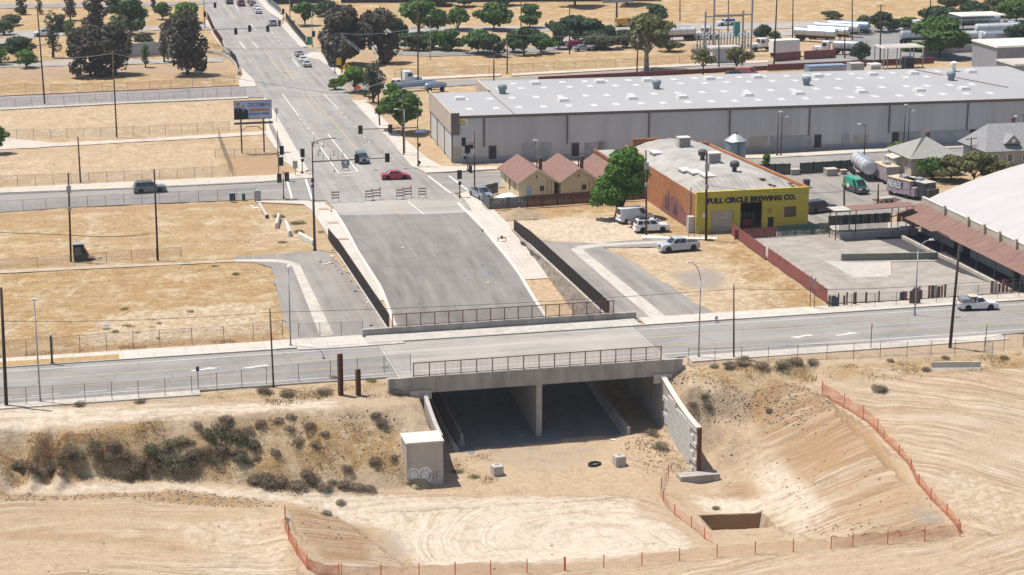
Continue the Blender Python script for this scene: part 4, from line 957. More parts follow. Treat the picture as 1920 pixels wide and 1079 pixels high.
for px, py in ((1281, 275), (1337, 305)): x, y, z = roofat(px, py); t = MB().box(-.95, .95, -.8, .8, -.3, 1.5).build('rooftop_cooler', mat('cooler_case', (.44, .41, .37), .6, .08, 1), bw, loc=(x, y, z)); MB().box(-.8, .8, -.84, -.8, .1, 1.3).build('louvre', mat('louvre_grey', (.26, .25, .24), .6, .2, 1, streak=(1, 1, 8)), t); MB().box(-1.0, 1.0, -.85, .85, 1.5, 1.56).build('lid', M_CONCW, t)
for px, py in ((1317, 300), (1377, 322)): x, y, z = roofat(px, py); MB().lathe((0, 0, 0), [(.35, -.3), (.35, .6), (.7, .75), (.72, 1.35), (.45, 1.6), (.1, 1.65)], 12).build('turbine_vent', M_STEELD, bw, loc=(x, y, z))
for px, py, s in ((1428, 336, .8), (1443, 347, .5), (1450, 349, .45), (1480, 345, .6), (1486, 350, .5)): x, y, z = roofat(px, py); MB().obox((0, 0, .05), (s, s * 1.3, .12), .3).build('roof_debris', M_RUST, bw, loc=(x, y, z))
x, z = fac(1410, 373); text_on(bw, 'sign_lettering', 'FULL CIRCLE BREWING CO.', (x, -.03, z - .05), 13.6, .85, M_BLACK, .02, .06)
x, z = fac(1443, 396); MB().lathe((x, -.03, z), [(.45, -.02), (.45, .02)], 16, axis='y').build('round_emblem', mat('faded_emblem', (.34, .27, .05), .8, .1, 2), bw)
x, z = fac(1321, 404); MB().box(x - .3, x + .3, -.1, -.002, z - .3, z + .3).build('wall_lamp', M_WHITE, bw)
MB().box(bx0 + .5, bx0 + 2.0, 3.0, 4.2, 0, 1.0).build('blue_crate', mat('blue_plastic', (.05, .10, .35), .5, .1, 1), bw); MB().box(bx1 - 2.0, bx1 - .6, 2.5, 3.6, 0, 1.1).build('red_crate', mat('red_plastic', (.45, .09, .05), .5, .1, 1), bw)
for k in range(4): MB().lathe((bx0 + 1.8 + k * .6, 4.6 - .1 * k, 0), [(.28, 0), (.28, 1.5), (.12, 1.75)], 10).build('keg', M_STEEL, bw)
M_PURW = mat('purple_tone', (.24, .105, .095), .9, .15, 1.2, bump=.2, dirt=.1); M_DKRED = mat('dark_red_brown', (.10, .05, .045), .9, .2, 1.5)
b = MB(); b.add([(-.006, 3.2, .05), (-.006, 3.0, 1.4), (-.006, 6, 2.4), (-.006, 10, 3.3), (-.006, 15, 2.6), (-.006, 17, .05)], [(5, 4, 3, 2, 1, 0)]); b.build('purple_patch', M_PURW, bw)  # purple patch low on the brick side wall
for yy, hh_ in ((9.2, 3.0), (10.3, 2.4), (13.0, 4.2), (14.2, 3.2)): b = MB(); b.add([(-.012, yy - .6, .6), (-.012, yy - .55, 1.6), (-.012, yy - .1, hh_), (-.012, yy + .3, 1.9), (-.012, yy + .5, .6)], [(4, 3, 2, 1, 0)]); b.build('dark_plant_shape', M_DKRED, bw)  # dark plant-shaped marks over the brick
MB().box(-.9, -.02, .6, 1.7, 0, 2.3).build('meter_cabinet', mat('cabinet_beige', (.45, .42, .38), .6, .08, 1), bw); MB().tube((-.15, 2.2, 0), (-.15, 2.2, 6.3), .07).build('conduit', M_STEELD, bw)
# brick annexe to the rear
an = thing('brick_annexe', 'low red brick building between the brewery and the street', 'building', (87.2, 297, 0))
MB().box(0, 3.4, 0, 9, -.2, 4.6).build('wall', M_BRICK, an); MB().box(-.1, 3.5, -.1, .25, 4.6, 5.0).box(-.1, .2, .25, 9, 4.6, 5.0).build('parapet', mat('red_brick', (.26, .095, .06), .9, .15, 1.5, bump=.2), an); MB().box(.2, 3.4, .25, 9, 4.6, 4.7).build('roof', M_ROOFW, an)
# grain silo
x, y = W(1378, 304); t = thing('grain_silo', 'blue grey corrugated silo with a conical lid behind the brewery', 'silo', (x, y, 0))
M_SILO = mat('blue_corrugated', (.24, .31, .35), .45, .08, 1, metal=.35)
MB().lathe((0, 0, 0), [(1.75 + (.03 if k % 2 else 0), k * .2) for k in range(19)], 28).build('tank', M_SILO, t, True); MB().lathe((0, 0, 0), [(1.88, 3.75), (1.2, 4.3), (.35, 4.85), (.3, 4.9)], 28).build('conical_roof', mat('pale_metal', (.45, .45, .43), .4, .06, 1, metal=.4), t)
MB().lathe((0, 0, 0), [(.3, 4.9), (.3, 5.15), (.05, 5.2)], 12).build('hatch', M_RUST, t)
b = MB(); b.tube((-.25, -1.85, .2), (-.25, -1.85, 3.8), .03).tube((.1, -1.85, .2), (.1, -1.85, 3.8), .03)
for k in range(12): b.tube((-.25, -1.85, .3 + k * .3), (.1, -1.85, .3 + k * .3), .02)
b.build('ladder', M_STEELD, t)

# three cream cottages
M_CREAM = mat('cream_siding', (.66, .555, .345), .85, .06, .8, dirt=.06); M_SHING = mat('brown_shingle', (.215, .125, .10), .95, .12, 2.0, bump=.3, bscale=5); M_TRIMW = mat('white_trim', (.62, .56, .46), .7, .05, 1)
M_DOORB = mat('pale_blue_door', (.33, .42, .50), .6, .06, 1)
def cottage(px, py, label, n):
    x, y = W(px, py); w, d, e, r = 5.7, 12.5, 2.75, 4.6
    t = thing('cottage', label, 'house', (x, y, 0), 0, 'cream cottages behind the board fence')
    b = MB(); b.box(0, w, 0, d, -.2, e)
    for yy in (0, d): b.add([(0, yy, e), (w, yy, e), (w / 2, yy, r - .1)], [(0, 1, 2) if yy == 0 else (0, 2, 1)])
    b.build('wall', M_CREAM, t)
    for s in (-1, 1):
        b = MB(); xe = w / 2 + s * (w / 2 + .45); ze = e - .30
        rows_ = 9
        for q in range(rows_):   # shingle courses overlap
            u0, u1 = q / rows_, (q + 1) / rows_; xa, xb = w / 2 + (xe - w / 2) * u0, w / 2 + (xe - w / 2) * u1; za, zb = r + (ze - r) * u0, r + (ze - r) * u1
            b.add([(xa, -.45, za + .03), (xb, -.45, zb + .07), (xb, d + .45, zb + .07), (xa, d + .45, za + .03), (xa, -.45, za - .1), (xb, -.45, zb - .1), (xb, d + .45, zb - .1), (xa, d + .45, za - .1)], [(0, 1, 2, 3), (7, 6, 5, 4), (0, 4, 5, 1), (1, 5, 6, 2), (2, 6, 7, 3), (3, 7, 4, 0)])
        b.build('roof', M_SHING, t)
        b = MB(); b.add([(w / 2, -.5, r + .02), (xe, -.5, ze + .02), (xe, -.5, ze - .2), (w / 2, -.5, r - .2), (w / 2, -.46, r + .02), (xe, -.46, ze + .02), (xe, -.46, ze - .2), (w / 2, -.46, r - .2)], [(0, 1, 2, 3), (7, 6, 5, 4), (0, 4, 5, 1), (2, 6, 7, 3), (1, 5, 6, 2)]); b.build('barge_board', M_TRIMW, t)
    MB().box(-.02, .02, .0, .08, 0, e).build('corner_trim', M_TRIMW, t)
    wdw = MB().box(3.3, 4.1, -.06, -.005, 1.0, 1.95).build('window', M_TRIMW, t); MB().box(3.36, 3.68, -.07, -.062, 1.06, 1.89).box(3.72, 4.04, -.07, -.062, 1.06, 1.89).build('pane', M_GLASS, wdw)
    MB().box(1.25, 2.0, -.05, -.004, 0, 1.9).build('door', M_DOORB if n == 0 else M_CREAM, t); MB().box(2.7, 2.95, -.04, -.004, 3.1, 3.6).build('gable_vent', M_TRIM, t)
    for yy in (2.5, 5.8, 8.8): MB().box(-.05, -.004, yy, yy + .8, .3 if yy == 5.8 else 1.0, 2.1).build('side_door' if yy == 5.8 else 'side_window', M_TRIM if yy == 5.8 else M_GLASS, t)
    MB().box(w / 2 + 1.7, w / 2 + 2.2, 5.2, 5.7, e, r + .8).build('chimney', mat('chimney_brick', (.17, .10, .085), .9, .2, 2), t); MB().tube((w / 2 + 1.3, 5, e), (w / 2 + 1.3, 5, r + .7), .1).build('flue', M_STEELD, t)
    for xx in (4.6, 5.2): MB().tube((xx, -.05, 0), (xx, -.05, e), .03, None, 5).build('downpipe', M_TRIM, t)
    return t
cottage(973, 373, 'cream cottage with a pale blue back door, nearest the junction', 0)
cottage(1052, 370.5, 'middle cream cottage with a dark back window, in the row of three', 1)
cottage(1129, 366.5, 'cream cottage mostly hidden behind the big green tree', 2)
M_BOARD = mat('brown_fence_board', (.115, .065, .05), .9, .2, 1.5, streak=(3, 3, .4))
def board_fence(p, q, h, label, m, name='board_fence', step=2.4, z=0, gap=0):
    t = thing(name, label, 'fence', (p[0], p[1], z), math.atan2(q[1] - p[1], q[0] - p[0])); Ln = math.dist(p, q); n = max(1, round(Ln / step)); st = Ln / n
    me = []
    for v in range(2):
        b = MB(); k = int(st / .28)
        for i in range(k): b.box(i * st / k + .01, (i + 1) * st / k - .012 - gap, -.012 + .006 * ((i + v) % 2), .012 + .006 * ((i + v) % 2), .03, h + .03 * math.sin(i * 5 + v))
        b.box(0, st, .015, .06, .3, .38).box(0, st, .015, .06, h - .4, h - .32); me.append(b.mesh('fence_panel', m))
    po = MB().box(-.05, .05, -.03, .07, 0, h + .05).mesh('post', m)
    for k in range(n): link('fence_panel', me[k % 2], t, (k * st, 0, 0)); link('post', po, t, (k * st, .02, 0))
    return t
board_fence(W(988, 390), W(1215, 374), 1.9, 'brown board fence running behind the cream cottages', M_BOARD)
M_GSL = mat('grey_slat_fence', (.10, .11, .115), .8, .15, 2); M_GREENF = mat('dark_green_screen', (.022, .045, .042), .8, .2, 2); M_REDF = mat('faded_red_sheet', (.26, .085, .075), .8, .15, 1.2, streak=(1.5, 1.5, .4), dirt=.15)
board_fence(W(918, 394), W(988, 390), 1.8, 'dark grey slatted fence in front of the silver pickup', M_GSL)
board_fence(W(898, 372), W(918, 394), 1.8, 'short dark slatted fence along the sidewalk by the cottages', M_GSL)
board_fence(W(897, 370), W(934, 362), 1.7, 'grey blue sheet fence between the cottages and the junction', M_GSL)
# brewery yard
sheet('brewery_yard', [(1428,335),(1400,322),(1600,312),(1700,308),(1720,330),(1745,365),(1700,400),(1640,410),(1550,432),(1510,425)], .010, A_L)
board_fence(W(1395, 330), W(1482, 328), 1.9, 'dark green screened fence at the back of the brewery yard, left stretch', M_GREENF); board_fence(W(1500, 327), W(1600, 321), 1.9, 'dark green screened fence with torn pale gaps at the back of the brewery yard', M_GREENF)
for px, py, s, lb in ((1490, 328, (1.5, 1.0, .9), 'grey crate in front of the torn green screen'), (1557, 329, (1.9, 1.6, 1.1), 'tan topped pallet box by the green screen'), (1581, 327, (1.0, .9, .7), 'small pale box beside the polished tank')):
    x, y = W(px, py); t = thing('storage_crate', lb, 'crate', (x, y, 0)); MB().box(-s[0] / 2, s[0] / 2, -s[1] / 2, s[1] / 2, 0, s[2]).build('case', M_CONCD, t, bevel=.04); MB().box(-s[0] / 2 - .05, s[0] / 2 + .05, -s[1] / 2 - .05, s[1] / 2 + .05, s[2], s[2] + .08).build('lid', M_PATH, t)
x, y = W(1512, 352); t = thing('waste_bin', 'dark upright bin alone on the brewery yard', 'bin', (x, y, 0)); MB().frus((-.38, .38, -.38, .38, 0), (-.45, .45, -.45, .45, 1.25)).build('bin_body', M_STEELD, t); MB().box(-.48, .48, -.48, .48, 1.25, 1.33).build('lid', M_STEELD, t)
# hall with the white bowed roof and its rusty awning
M_WROOF = mat('white_membrane_roof', (.40, .38, .365), .7, .04, .25, streak=(.3, 1.5, 1)); M_CRWALL = mat('cream_stucco', (.46, .40, .32), .9, .08, .7, bump=.1, dirt=.12); M_RUSTR = mat('rusty_corrugated', (.235, .135, .105), .85, .18, 1.0, col2=(.15, .085, .068), streak=(.35, 2.2, 1), dirt=.1)
M_SHW = mat('grey_stucco', (.40, .38, .34), .9, .08, .7, dirt=.15)
hx = 122.7; hb = 257.6; hl = thing('bowed_roof_hall', 'large hall with a smooth white bowed roof and cream parapet', 'building', (hx, hb, 0))
MB().box(0, .4, -70, 0, -.3, 5.05).build('side_wall', M_CRWALL, hl); MB().box(-.04, .44, -70, .02, 5.05, 5.15).build('coping', M_CONCW, hl)
b = MB(); n = 28; span = 62
def arch(u): return 4.55 + 6.2 * math.sin(math.pi * min(1, u) ** .92)
for j in range(2):
    for i in range(n + 1): b.v.append((.42 + span * i / n, -70 + 69.5 * j, arch(i / n)))
for i in range(n): b.f.append((i, i + 1, n + 2 + i, n + 1 + i)); b.m.append(0)
b.build('roof', M_WROOF, hl, True)
b = MB(); A = [(.42 + span * i / n, arch(i / n) - .02) for i in range(n + 1)] + [(.42 + span, -.3), (.42, -.3)]
b.ext(A, 'y', -.45, -.02); b.build('end_wall', M_CRWALL, hl)
for py_, px_ in ((395, 1773), (415, 1817), (432, 1847), (444, 1876), (460, 1907)):
    Y, z = RX(px_, py_ + 10, hx); t = MB().box(-.35, -.05, Y - hb - .2, Y - hb + .2, 3.9, 5.5).build('vent_post', M_CRWALL, hl)
aw = thing('rusty_awning', 'long rusty corrugated awning sagging along the cream wall of the white roofed hall', 'awning', (hx, hb, 0))
ys = list(np.arange(-46, .5, .38)); b = MB()
for k, yy in enumerate(ys):
    out = 4.0 if yy > -12 else (3.0 if yy > -16 else 3.4); zz = .07 * (k % 2)
    for u in np.linspace(0, 1, 6): b.v.append((-.05 - out * u, yy, 4.15 - 1.3 * u + zz - .12 * math.sin(math.pi * u)))
for k in range(len(ys) - 1):
    for u in range(5): b.f.append((k * 6 + u, k * 6 + u + 1, k * 6 + u + 7, k * 6 + u + 6)); b.m.append(0)
b.build('corrugated_roof', M_RUSTR, aw)
for yy in np.arange(-45, 0, 5.2): MB().box(-3.2, -3.08, yy - .06, yy + .06, 0, 2.85).build('post', M_STEELD, aw)
for yy in np.arange(-44, -2, 6): MB().tube((-.1, yy, 5.0), (-2.6, yy, 3.2), .025, None, 5).build('tie_rod', M_STEELD, aw)
MB().box(-3.22, -3.1, -46, 0, 2.72, 2.84).build('eave_beam', M_RUST, aw)
for yy, w_ in ((-12, 1.6), (-15, 2.2), (-29.5, 2.0), (-40, 1.4)): MB().box(-.06, -.004, yy - w_ / 2, yy + w_ / 2, 0, 2.3).build('hall_door', M_DOORD, hl)
MB().box(-.03, -.002, -70, -.5, 0, 3.6).build('lower_wall_panel', M_SHW, hl)
sheet('hall_yard', [(113.6, 262), (122.6, 262), (122.6, 219.6), (120.5, 219.6), (117.8, 232)], .014, asphalt('dark_yard', (.055, .053, .055), 'y', .2), True)
# plaza
sheet('plaza', [(96.0, 262), (114, 262), (117.8, 232), (120.5, 222.2), (95.2, 222.6)], .012, mat('plaza_concrete', (.31, .275, .235), .9, .14, .5, bump=.1, dirt=.28), True)
x0, y0 = W(1540, 487); sheet('ramp_slab', [(1541,487),(1560,490),(1600,493),(1667,491),(1664,519),(1600,520)], .020, M_CONC)
def low_wall(pp, h, th, label, m, name='low_wall', cat='wall'):
    t = thing(name, label, cat, (pp[0][0], pp[0][1], 0)); b = MB()
    for a, c in zip(pp[:-1], pp[1:]):
        d = Vector((c[0] - a[0], c[1] - a[1])); b.obox(((a[0] + c[0]) / 2 - pp[0][0], (a[1] + c[1]) / 2 - pp[0][1], h / 2), (d.length + th * .5, th, h), math.atan2(d.y, d.x))
    b.build('wall_body', m, t); return t
low_wall([W(1578, 489), W(1757, 486)], .95, .3, 'low grey green wall across the plaza behind the pale ramp slab', mat('greenish_concrete', (.21, .215, .18), .9, .12, 1))
low_wall([W(1668, 519), W(1668, 492), W(1755, 490)], .12, .3, 'thin concrete curb edging the right side of the pale ramp slab', M_PATH, 'curb', 'curb')
low_wall([W(1691, 447), W(1745, 475), W(1790, 495), W(1895, 549)], .45, .35, 'low concrete planter wall with dry weeds beside the hall yard', M_PATH)
st = thing('stage', 'raised concrete stage under the rusty flat canopy', 'stage', (*W(1575, 450), 0)); sx, sy = W(1575, 450)
MB().box(0, 12.0, 0, 5, 0, .95).build('platform', M_CONCD, st); MB().box(-.15, 12.1, -.15, .15, .95, 1.02).build('edge', M_CONCW, st); MB().box(-.1, .1, .16, 5, .95, 1.02).build('edge', M_CONCW, st)
cp = thing('stage_canopy', 'rusty flat canopy on thin posts over the stage', 'canopy', (sx, sy, 0))
b = MB(); b.add([(-1.2, -.5, 4.2), (11.3, -.5, 4.5), (11.3, 2.2, 4.55), (-1.2, 2.6, 4.3), (-1.2, -.5, 4.12), (11.3, -.5, 4.42), (11.3, 2.2, 4.47), (-1.2, 2.6, 4.22)], [(0, 1, 2, 3), (7, 6, 5, 4), (0, 4, 5, 1), (1, 5, 6, 2), (2, 6, 7, 3), (3, 7, 4, 0)]); b.build('roof_sheet', M_RUSTR, cp)
MB().box(-1.22, 1.4, -.52, 2.3, 4.32, 4.36).build('pale_patch', M_CONC, cp)
for x in (-.8, 2.2, 8.7, 11): 
    for y in (-.2, 2.0): MB().tube((x, y, 0 if x < 0 else .95), (x, y, 4.2), .07, None, 6).build('post', M_RUST, cp)
b = MB()
for k in range(44): x = .3 + k * .17; b.box(x - .03, x + .03, 1.0, 1.04, .95 + .2 * ((k * 7) % 5) * .3, 3.2)
tag(b.build('screen_slats', M_BLACK, cp), kind='stuff')
board_fence((sx + .8, sy + 6.2), (sx + 10.5, sy + 6.2), 2.1, 'dark green screen fence behind the stage', M_GREENF); board_fence((sx + 12.6, sy + 5.0), (sx + 17, sy + 4.6), 2.0, 'dark green screen fence between the stage and the rusty awning', M_GREENF)
t = thing('red_gate', 'dark red double gate at the end of the stage', 'gate', (sx + 11.0, sy + 5.2, 0)); MB().box(0, .7, -.04, .04, .1, 2.1).build('leaf', M_REDF, t); MB().box(.8, 1.5, -.04, .04, .1, 2.1).build('leaf', M_REDF, t)
board_fence(W(1372, 441), W(1435, 487), 1.75, 'faded red sheet fence between the brewery front and the plaza gap', M_REDF, 'sheet_fence', 1.8); board_fence(W(1440, 489), W(1551, 569), 1.8, 'faded red sheet fence along the dry lot, down to the street', M_REDF, 'sheet_fence', 1.8)
board_fence(W(1378, 450), W(1456, 444), 1.45, 'faded red sheet fence across the brewery forecourt', M_REDF, 'sheet_fence', 1.8)
board_fence(W(1458, 444), W(1556, 438), 1.6, 'teal green fabric fence in front of the mustard wall and the stage', veil('green_fabric', (.03, .09, .08), .7), 'fabric_fence', 2.4)
# houses on the right
def hip_house(px, py, w, d, e, r, label, wall, roof, front):
    x, y = W(px, py); t = thing('house', label, 'house', (x, y, 0)); MB().box(0, w, 0, d, -.2, e).build('wall', wall, t); o = .6
    b = MB(); P4 = [(-o, -o, e - .1), (w + o, -o, e - .1), (w + o, d + o, e - .1), (-o, d + o, e - .1)]; R2 = [(w * .42, d * .45, r), (w * .58, d * .55, r)]
    b.add(P4 + R2, [(0, 1, 5, 4), (1, 2, 5), (2, 3, 4, 5), (3, 0, 4), (3, 2, 1, 0)]); b.build('roof', roof, t); MB().box(w * .6, w * .68, d * .6, d * .68, e, r + .7).build('chimney', MATS['chimney_brick'], t)
    for xx in (1.2, 3.4, 6.0): f = MB().box(xx, xx + 1.0, -.07, -.004, 1.0, 2.4).build('window', M_TRIMW, t); MB().box(xx + .1, xx + .9, -.08, -.072, 1.1, 2.3).build('pane', M_GLASSB, f)
    for yy in (1.5, 4.5): f = MB().box(-.07, -.004, yy, yy + 1.0, 1.0, 2.4).build('window', M_TRIMW, t); MB().box(-.08, -.072, yy + .1, yy + .9, 1.1, 2.3).build('pane', M_GLASSB, f)
    return t
M_SHG = mat('grey_green_shingle', (.27, .265, .24), .95, .1, 2, bump=.25, bscale=5); M_SHB = mat('slate_grey_shingle', (.255, .25, .25), .95, .1, 2, bump=.25, bscale=5)
h1 = hip_house(1708, 331, 8.2, 9.0, 3.1, 5.6, 'small cream house with a grey green hipped roof beside the food trucks', mat('cream_house_wall', (.48, .41, .30), .9, .07, 1), M_SHG, True)
MB().add([(-2.0, 3.0, 2.5), (0, 3.0, 2.9), (0, 6.5, 2.9), (-2.0, 6.5, 2.5), (-2.0, 3.0, 2.4), (0, 3.0, 2.8), (0, 6.5, 2.8), (-2.0, 6.5, 2.4)], [(0, 1, 2, 3), (7, 6, 5, 4), (0, 4, 5, 1), (2, 6, 7, 3), (3, 7, 4, 0)]).build('porch_roof', M_PATH, h1)
for yy in (3.2, 6.3): MB().box(-1.9, -1.75, yy - .08, yy + .08, 0, 2.45).build('porch_post', M_TRIMW, h1)
h2 = thing('house', 'grey house with a tall gabled slate roof at the right edge', 'house', (*W(1850, 318), 0)); w, d, e, r = 12, 9, 3.3, 6.9
b = MB(); b.box(0, w, 0, d, -.2, e); b.build('wall', mat('grey_house_wall', (.37, .36, .34), .9, .07, 1), h2)
b = MB(); b.add([(-.8, -.8, e - .2), (w, -.8, e - .2), (w, d + .8, e - .2), (-.8, d + .8, e - .2), (2.0, d / 2, r), (w, d / 2, r)], [(0, 1, 5, 4), (2, 3, 4, 5), (3, 0, 4), (1, 2, 5), (3, 2, 1, 0)]); b.build('roof', M_SHB, h2)
b = MB(); b.add([(3, -.2, 4.2), (6, -.2, 4.2), (4.5, -.2, 5.7), (3, 3.5, 4.2), (6, 3.5, 4.2), (4.5, 4, 5.7)], [(0, 1, 2), (0, 2, 5, 3), (1, 4, 5, 2)]); b.build('dormer', M_SHB, h2); MB().box(4.2, 4.8, -.26, -.21, 4.4, 5.0).build('dormer_window', M_WHITE, h2)
MB().box(7, 7.6, 5.5, 6.1, 5, 7.6).build('chimney', MATS['chimney_brick'], h2)
for xx in (1.0, 3.6, 6.4): f = MB().box(xx, xx + 1.1, -.07, -.004, 1.1, 2.5).build('window', M_WHITE, h2); MB().box(xx + .12, xx + .98, -.08, -.072, 1.2, 2.4).build('pane', M_GLASSB, f)
# buildings and sheds at the far right
def shed(px, py, w, d, h, label, m, rm, ribs=True, name='shed'):
    x, y = W(px, py); t = thing(name, label, 'building', (x, y, 0)); MB().box(0, w, 0, d, -.2, h).build('wall', m, t); MB().frus((-.3, w + .3, -.3, d + .3, h), (-.1, w + .1, -.1, d + .1, h + .35)).build('roof', rm, t)
    if ribs:
        for k in range(int(w / 3) + 1): MB().box(k * 3 - .08, k * 3 + .08, -.1, -.003, 0, h - .05).build('column', M_CONC, t)
        for k in range(int(w / 3)): MB().tube((k * 3, -.06, 0 if k % 2 else h), (k * 3 + 3, -.06, h if k % 2 else 0), .06, None, 5).build('brace', M_CONC, t)
    return t
shed(1867, 137, 40, 12, 5.6, 'blue grey braced metal shed behind the end of the warehouse', mat('blue_grey_sheet', (.27, .28, .30), .7, .08, .6), M_CONCW)
shed(1900, 172, 30, 8, 5.4, 'glazed grey building at the right edge beyond the warehouse roof', mat('grey_glazed_sheet', (.28, .30, .29), .5, .08, .6), M_CONC)
shed(1506, 92, 6.6, 3.6, 3.4, 'grey utility hut beside the substation', M_SHEETG, M_CONC, False, 'utility_hut').location = (*W(1336, 120), 0)
def canopy(px, py, w, d, h, label, m):
    x, y = W(px, py); t = thing('canopy', label, 'canopy', (x, y, 0)); b = MB().frus((-.3, w + .3, -.3, d + .3, h), (0, w, 0, d, h + .25)); b.build('roof', m, t)
    for xx in (0, w / 3, 2 * w / 3, w):
        for yy in (0, d): MB().box(xx - .1, xx + .1, yy - .1, yy + .1, 0, h).build('post', M_STEEL, t)
    return t
canopy(1656, 133, 9.5, 5, 5.0, 'flat white carport roof on steel posts behind the warehouse', M_CONC); canopy(1802, 62, 12, 7, 4.2, 'pale carport over parked tankers in the truck yard', M_CONCW)
def yard_wall(p, q, h, label, m): a, c = W(*p), W(*q); return low_wall([a, c], h, .3, label, m, 'yard_wall')
yard_wall((1453, 116), (1500, 112), 2.0, 'red topped yard wall, left half beside the gate', M_REDF); yard_wall((1508, 112), (1566, 109), 2.0, 'red topped yard wall, right half by the white tractor', M_REDF)
yard_wall((1010, 152), (1440, 131), .9, 'long dark red wall behind the warehouse roof', mat('dark_red_wall', (.17, .06, .055), .85, .15, .8)); yard_wall((1440, 133), (1750, 119), 1.4, 'dark red wall behind the parked trailers and the warehouse', MATS['dark_red_wall'])
yard_wall((1730, 103), (1835, 97), 1.8, 'pale wall under the big green tree in the truck yard', M_CONC); yard_wall((240, 108), (316, 103), 3.2, 'plain pale grey wall between the dark eucalyptus trees', mat('sound_wall', (.38, .38, .39), .8, .05, .5))
yard_wall((505, 9), (610, 6), 2.5, 'dark wall at the top behind the green trees', M_DOORD); yard_wall((640, 6), (1240, 2), 1.8, 'long dark hedge wall along the top of the dry hillside', M_DOORD)
# side tunnel under the avenue at the far left
t = thing('side_underpass', 'dark low underpass with a curved railing below the left side of the avenue', 'underpass', (*W(405, 132), 0)); ox, oy = W(405, 132)
cur = [W(*p) for p in ((386,100),(400,101),(418,105),(432,112),(443,124),(448,140))]
b = MB()
for a, c in zip(cur[:-1], cur[1:]):
    d = Vector((c[0] - a[0], c[1] - a[1])); b.obox(((a[0] + c[0]) / 2 - ox, (a[1] + c[1]) / 2 - oy, .2), (d.length + .3, .5, 1.0), math.atan2(d.y, d.x))
b.build('parapet', M_CONC, t); b = MB()
for a, c in zip(cur[:-1], cur[1:]):
    d = Vector((c[0] - a[0], c[1] - a[1])); n = max(2, int(d.length / .6)); b.obox(((a[0] + c[0]) / 2 - ox, (a[1] + c[1]) / 2 - oy, 2.3), (d.length, .08, .1), math.atan2(d.y, d.x))
    for k in range(n): b.box(a[0] + d.x * k / n - ox - .04, a[0] + d.x * k / n - ox + .04, a[1] + d.y * k / n - oy - .04, a[1] + d.y * k / n - oy + .04, .7, 2.3)
b.build('railing', M_STEELD, t)
# ------------------------------------------------------------------ vehicles (local axes: x forward, y left, z up)
M_UNDER = mat('underbody', (.03, .03, .03), .8, .1, 2); M_CHROME = mat('bumper_grey', (.28, .28, .29), .4, .08, 2, metal=.4)
_wheel = {}
def wheel_mesh(r, w):
    k = (r, w)
    if k not in _wheel:
        t = MB().lathe((0, 0, 0), [(r * .55, -w / 2), (r * .93, -w / 2), (r, -w * .32), (r, w * .32), (r * .93, w / 2), (r * .55, w / 2)], 20, axis='y').mesh('tyre', M_TYRE, True)
        q = MB().lathe((0, 0, 0), [(r * .6, -w * .42), (r * .58, -w * .3), (r * .15, -w * .36), (r * .15, w * .36), (r * .58, w * .3), (r * .6, w * .42)], 20, axis='y').mesh('rim', M_RIM)
        _wheel[k] = (t, q)
    return _wheel[k]
def add_wheels(t, xs, tr, r, w):
    a, b = wheel_mesh(r, w)
    for x in xs:
        for s in (-1, 1): o = link('wheel', a, t, (x, s * (tr / 2), r)); link('rim', b, o)
def lower_body(prof2, W_, wx, r, tum=.04):
    """side outline with wheel arches, skinned across the width; sides lean in above the waist"""
    top = prof2; zb = .24; x0, x1 = top[0][0], top[-1][0]
    bot = []
    for x in sorted(wx, reverse=True): bot += [(x + r * 1.16 * math.cos(a), max(zb, r + r * 1.16 * math.sin(a))) for a in np.linspace(.0 - .25, math.pi + .25, 9)]
    bot = [(x1 - .06, zb + .05)] + [(a, z) for a, z in bot] + [(x0 + .06, zb + .05)]
    P_ = top + bot; zt = max(z for x, z in top); n = len(P_); b = MB()
    yy = lambda z: W_ / 2 - (tum * W_ * max(0, (z - .62) / (zt - .6)))
    A = [(x, -yy(z), z) for x, z in P_]; B = [(x, yy(z), z) for x, z in P_]
    b.add(A + B, [tuple(range(n))[::-1], tuple(range(n, 2 * n))] + [(i, (i + 1) % n, n + (i + 1) % n, n + i) for i in range(n)]); return b
CARS = {}
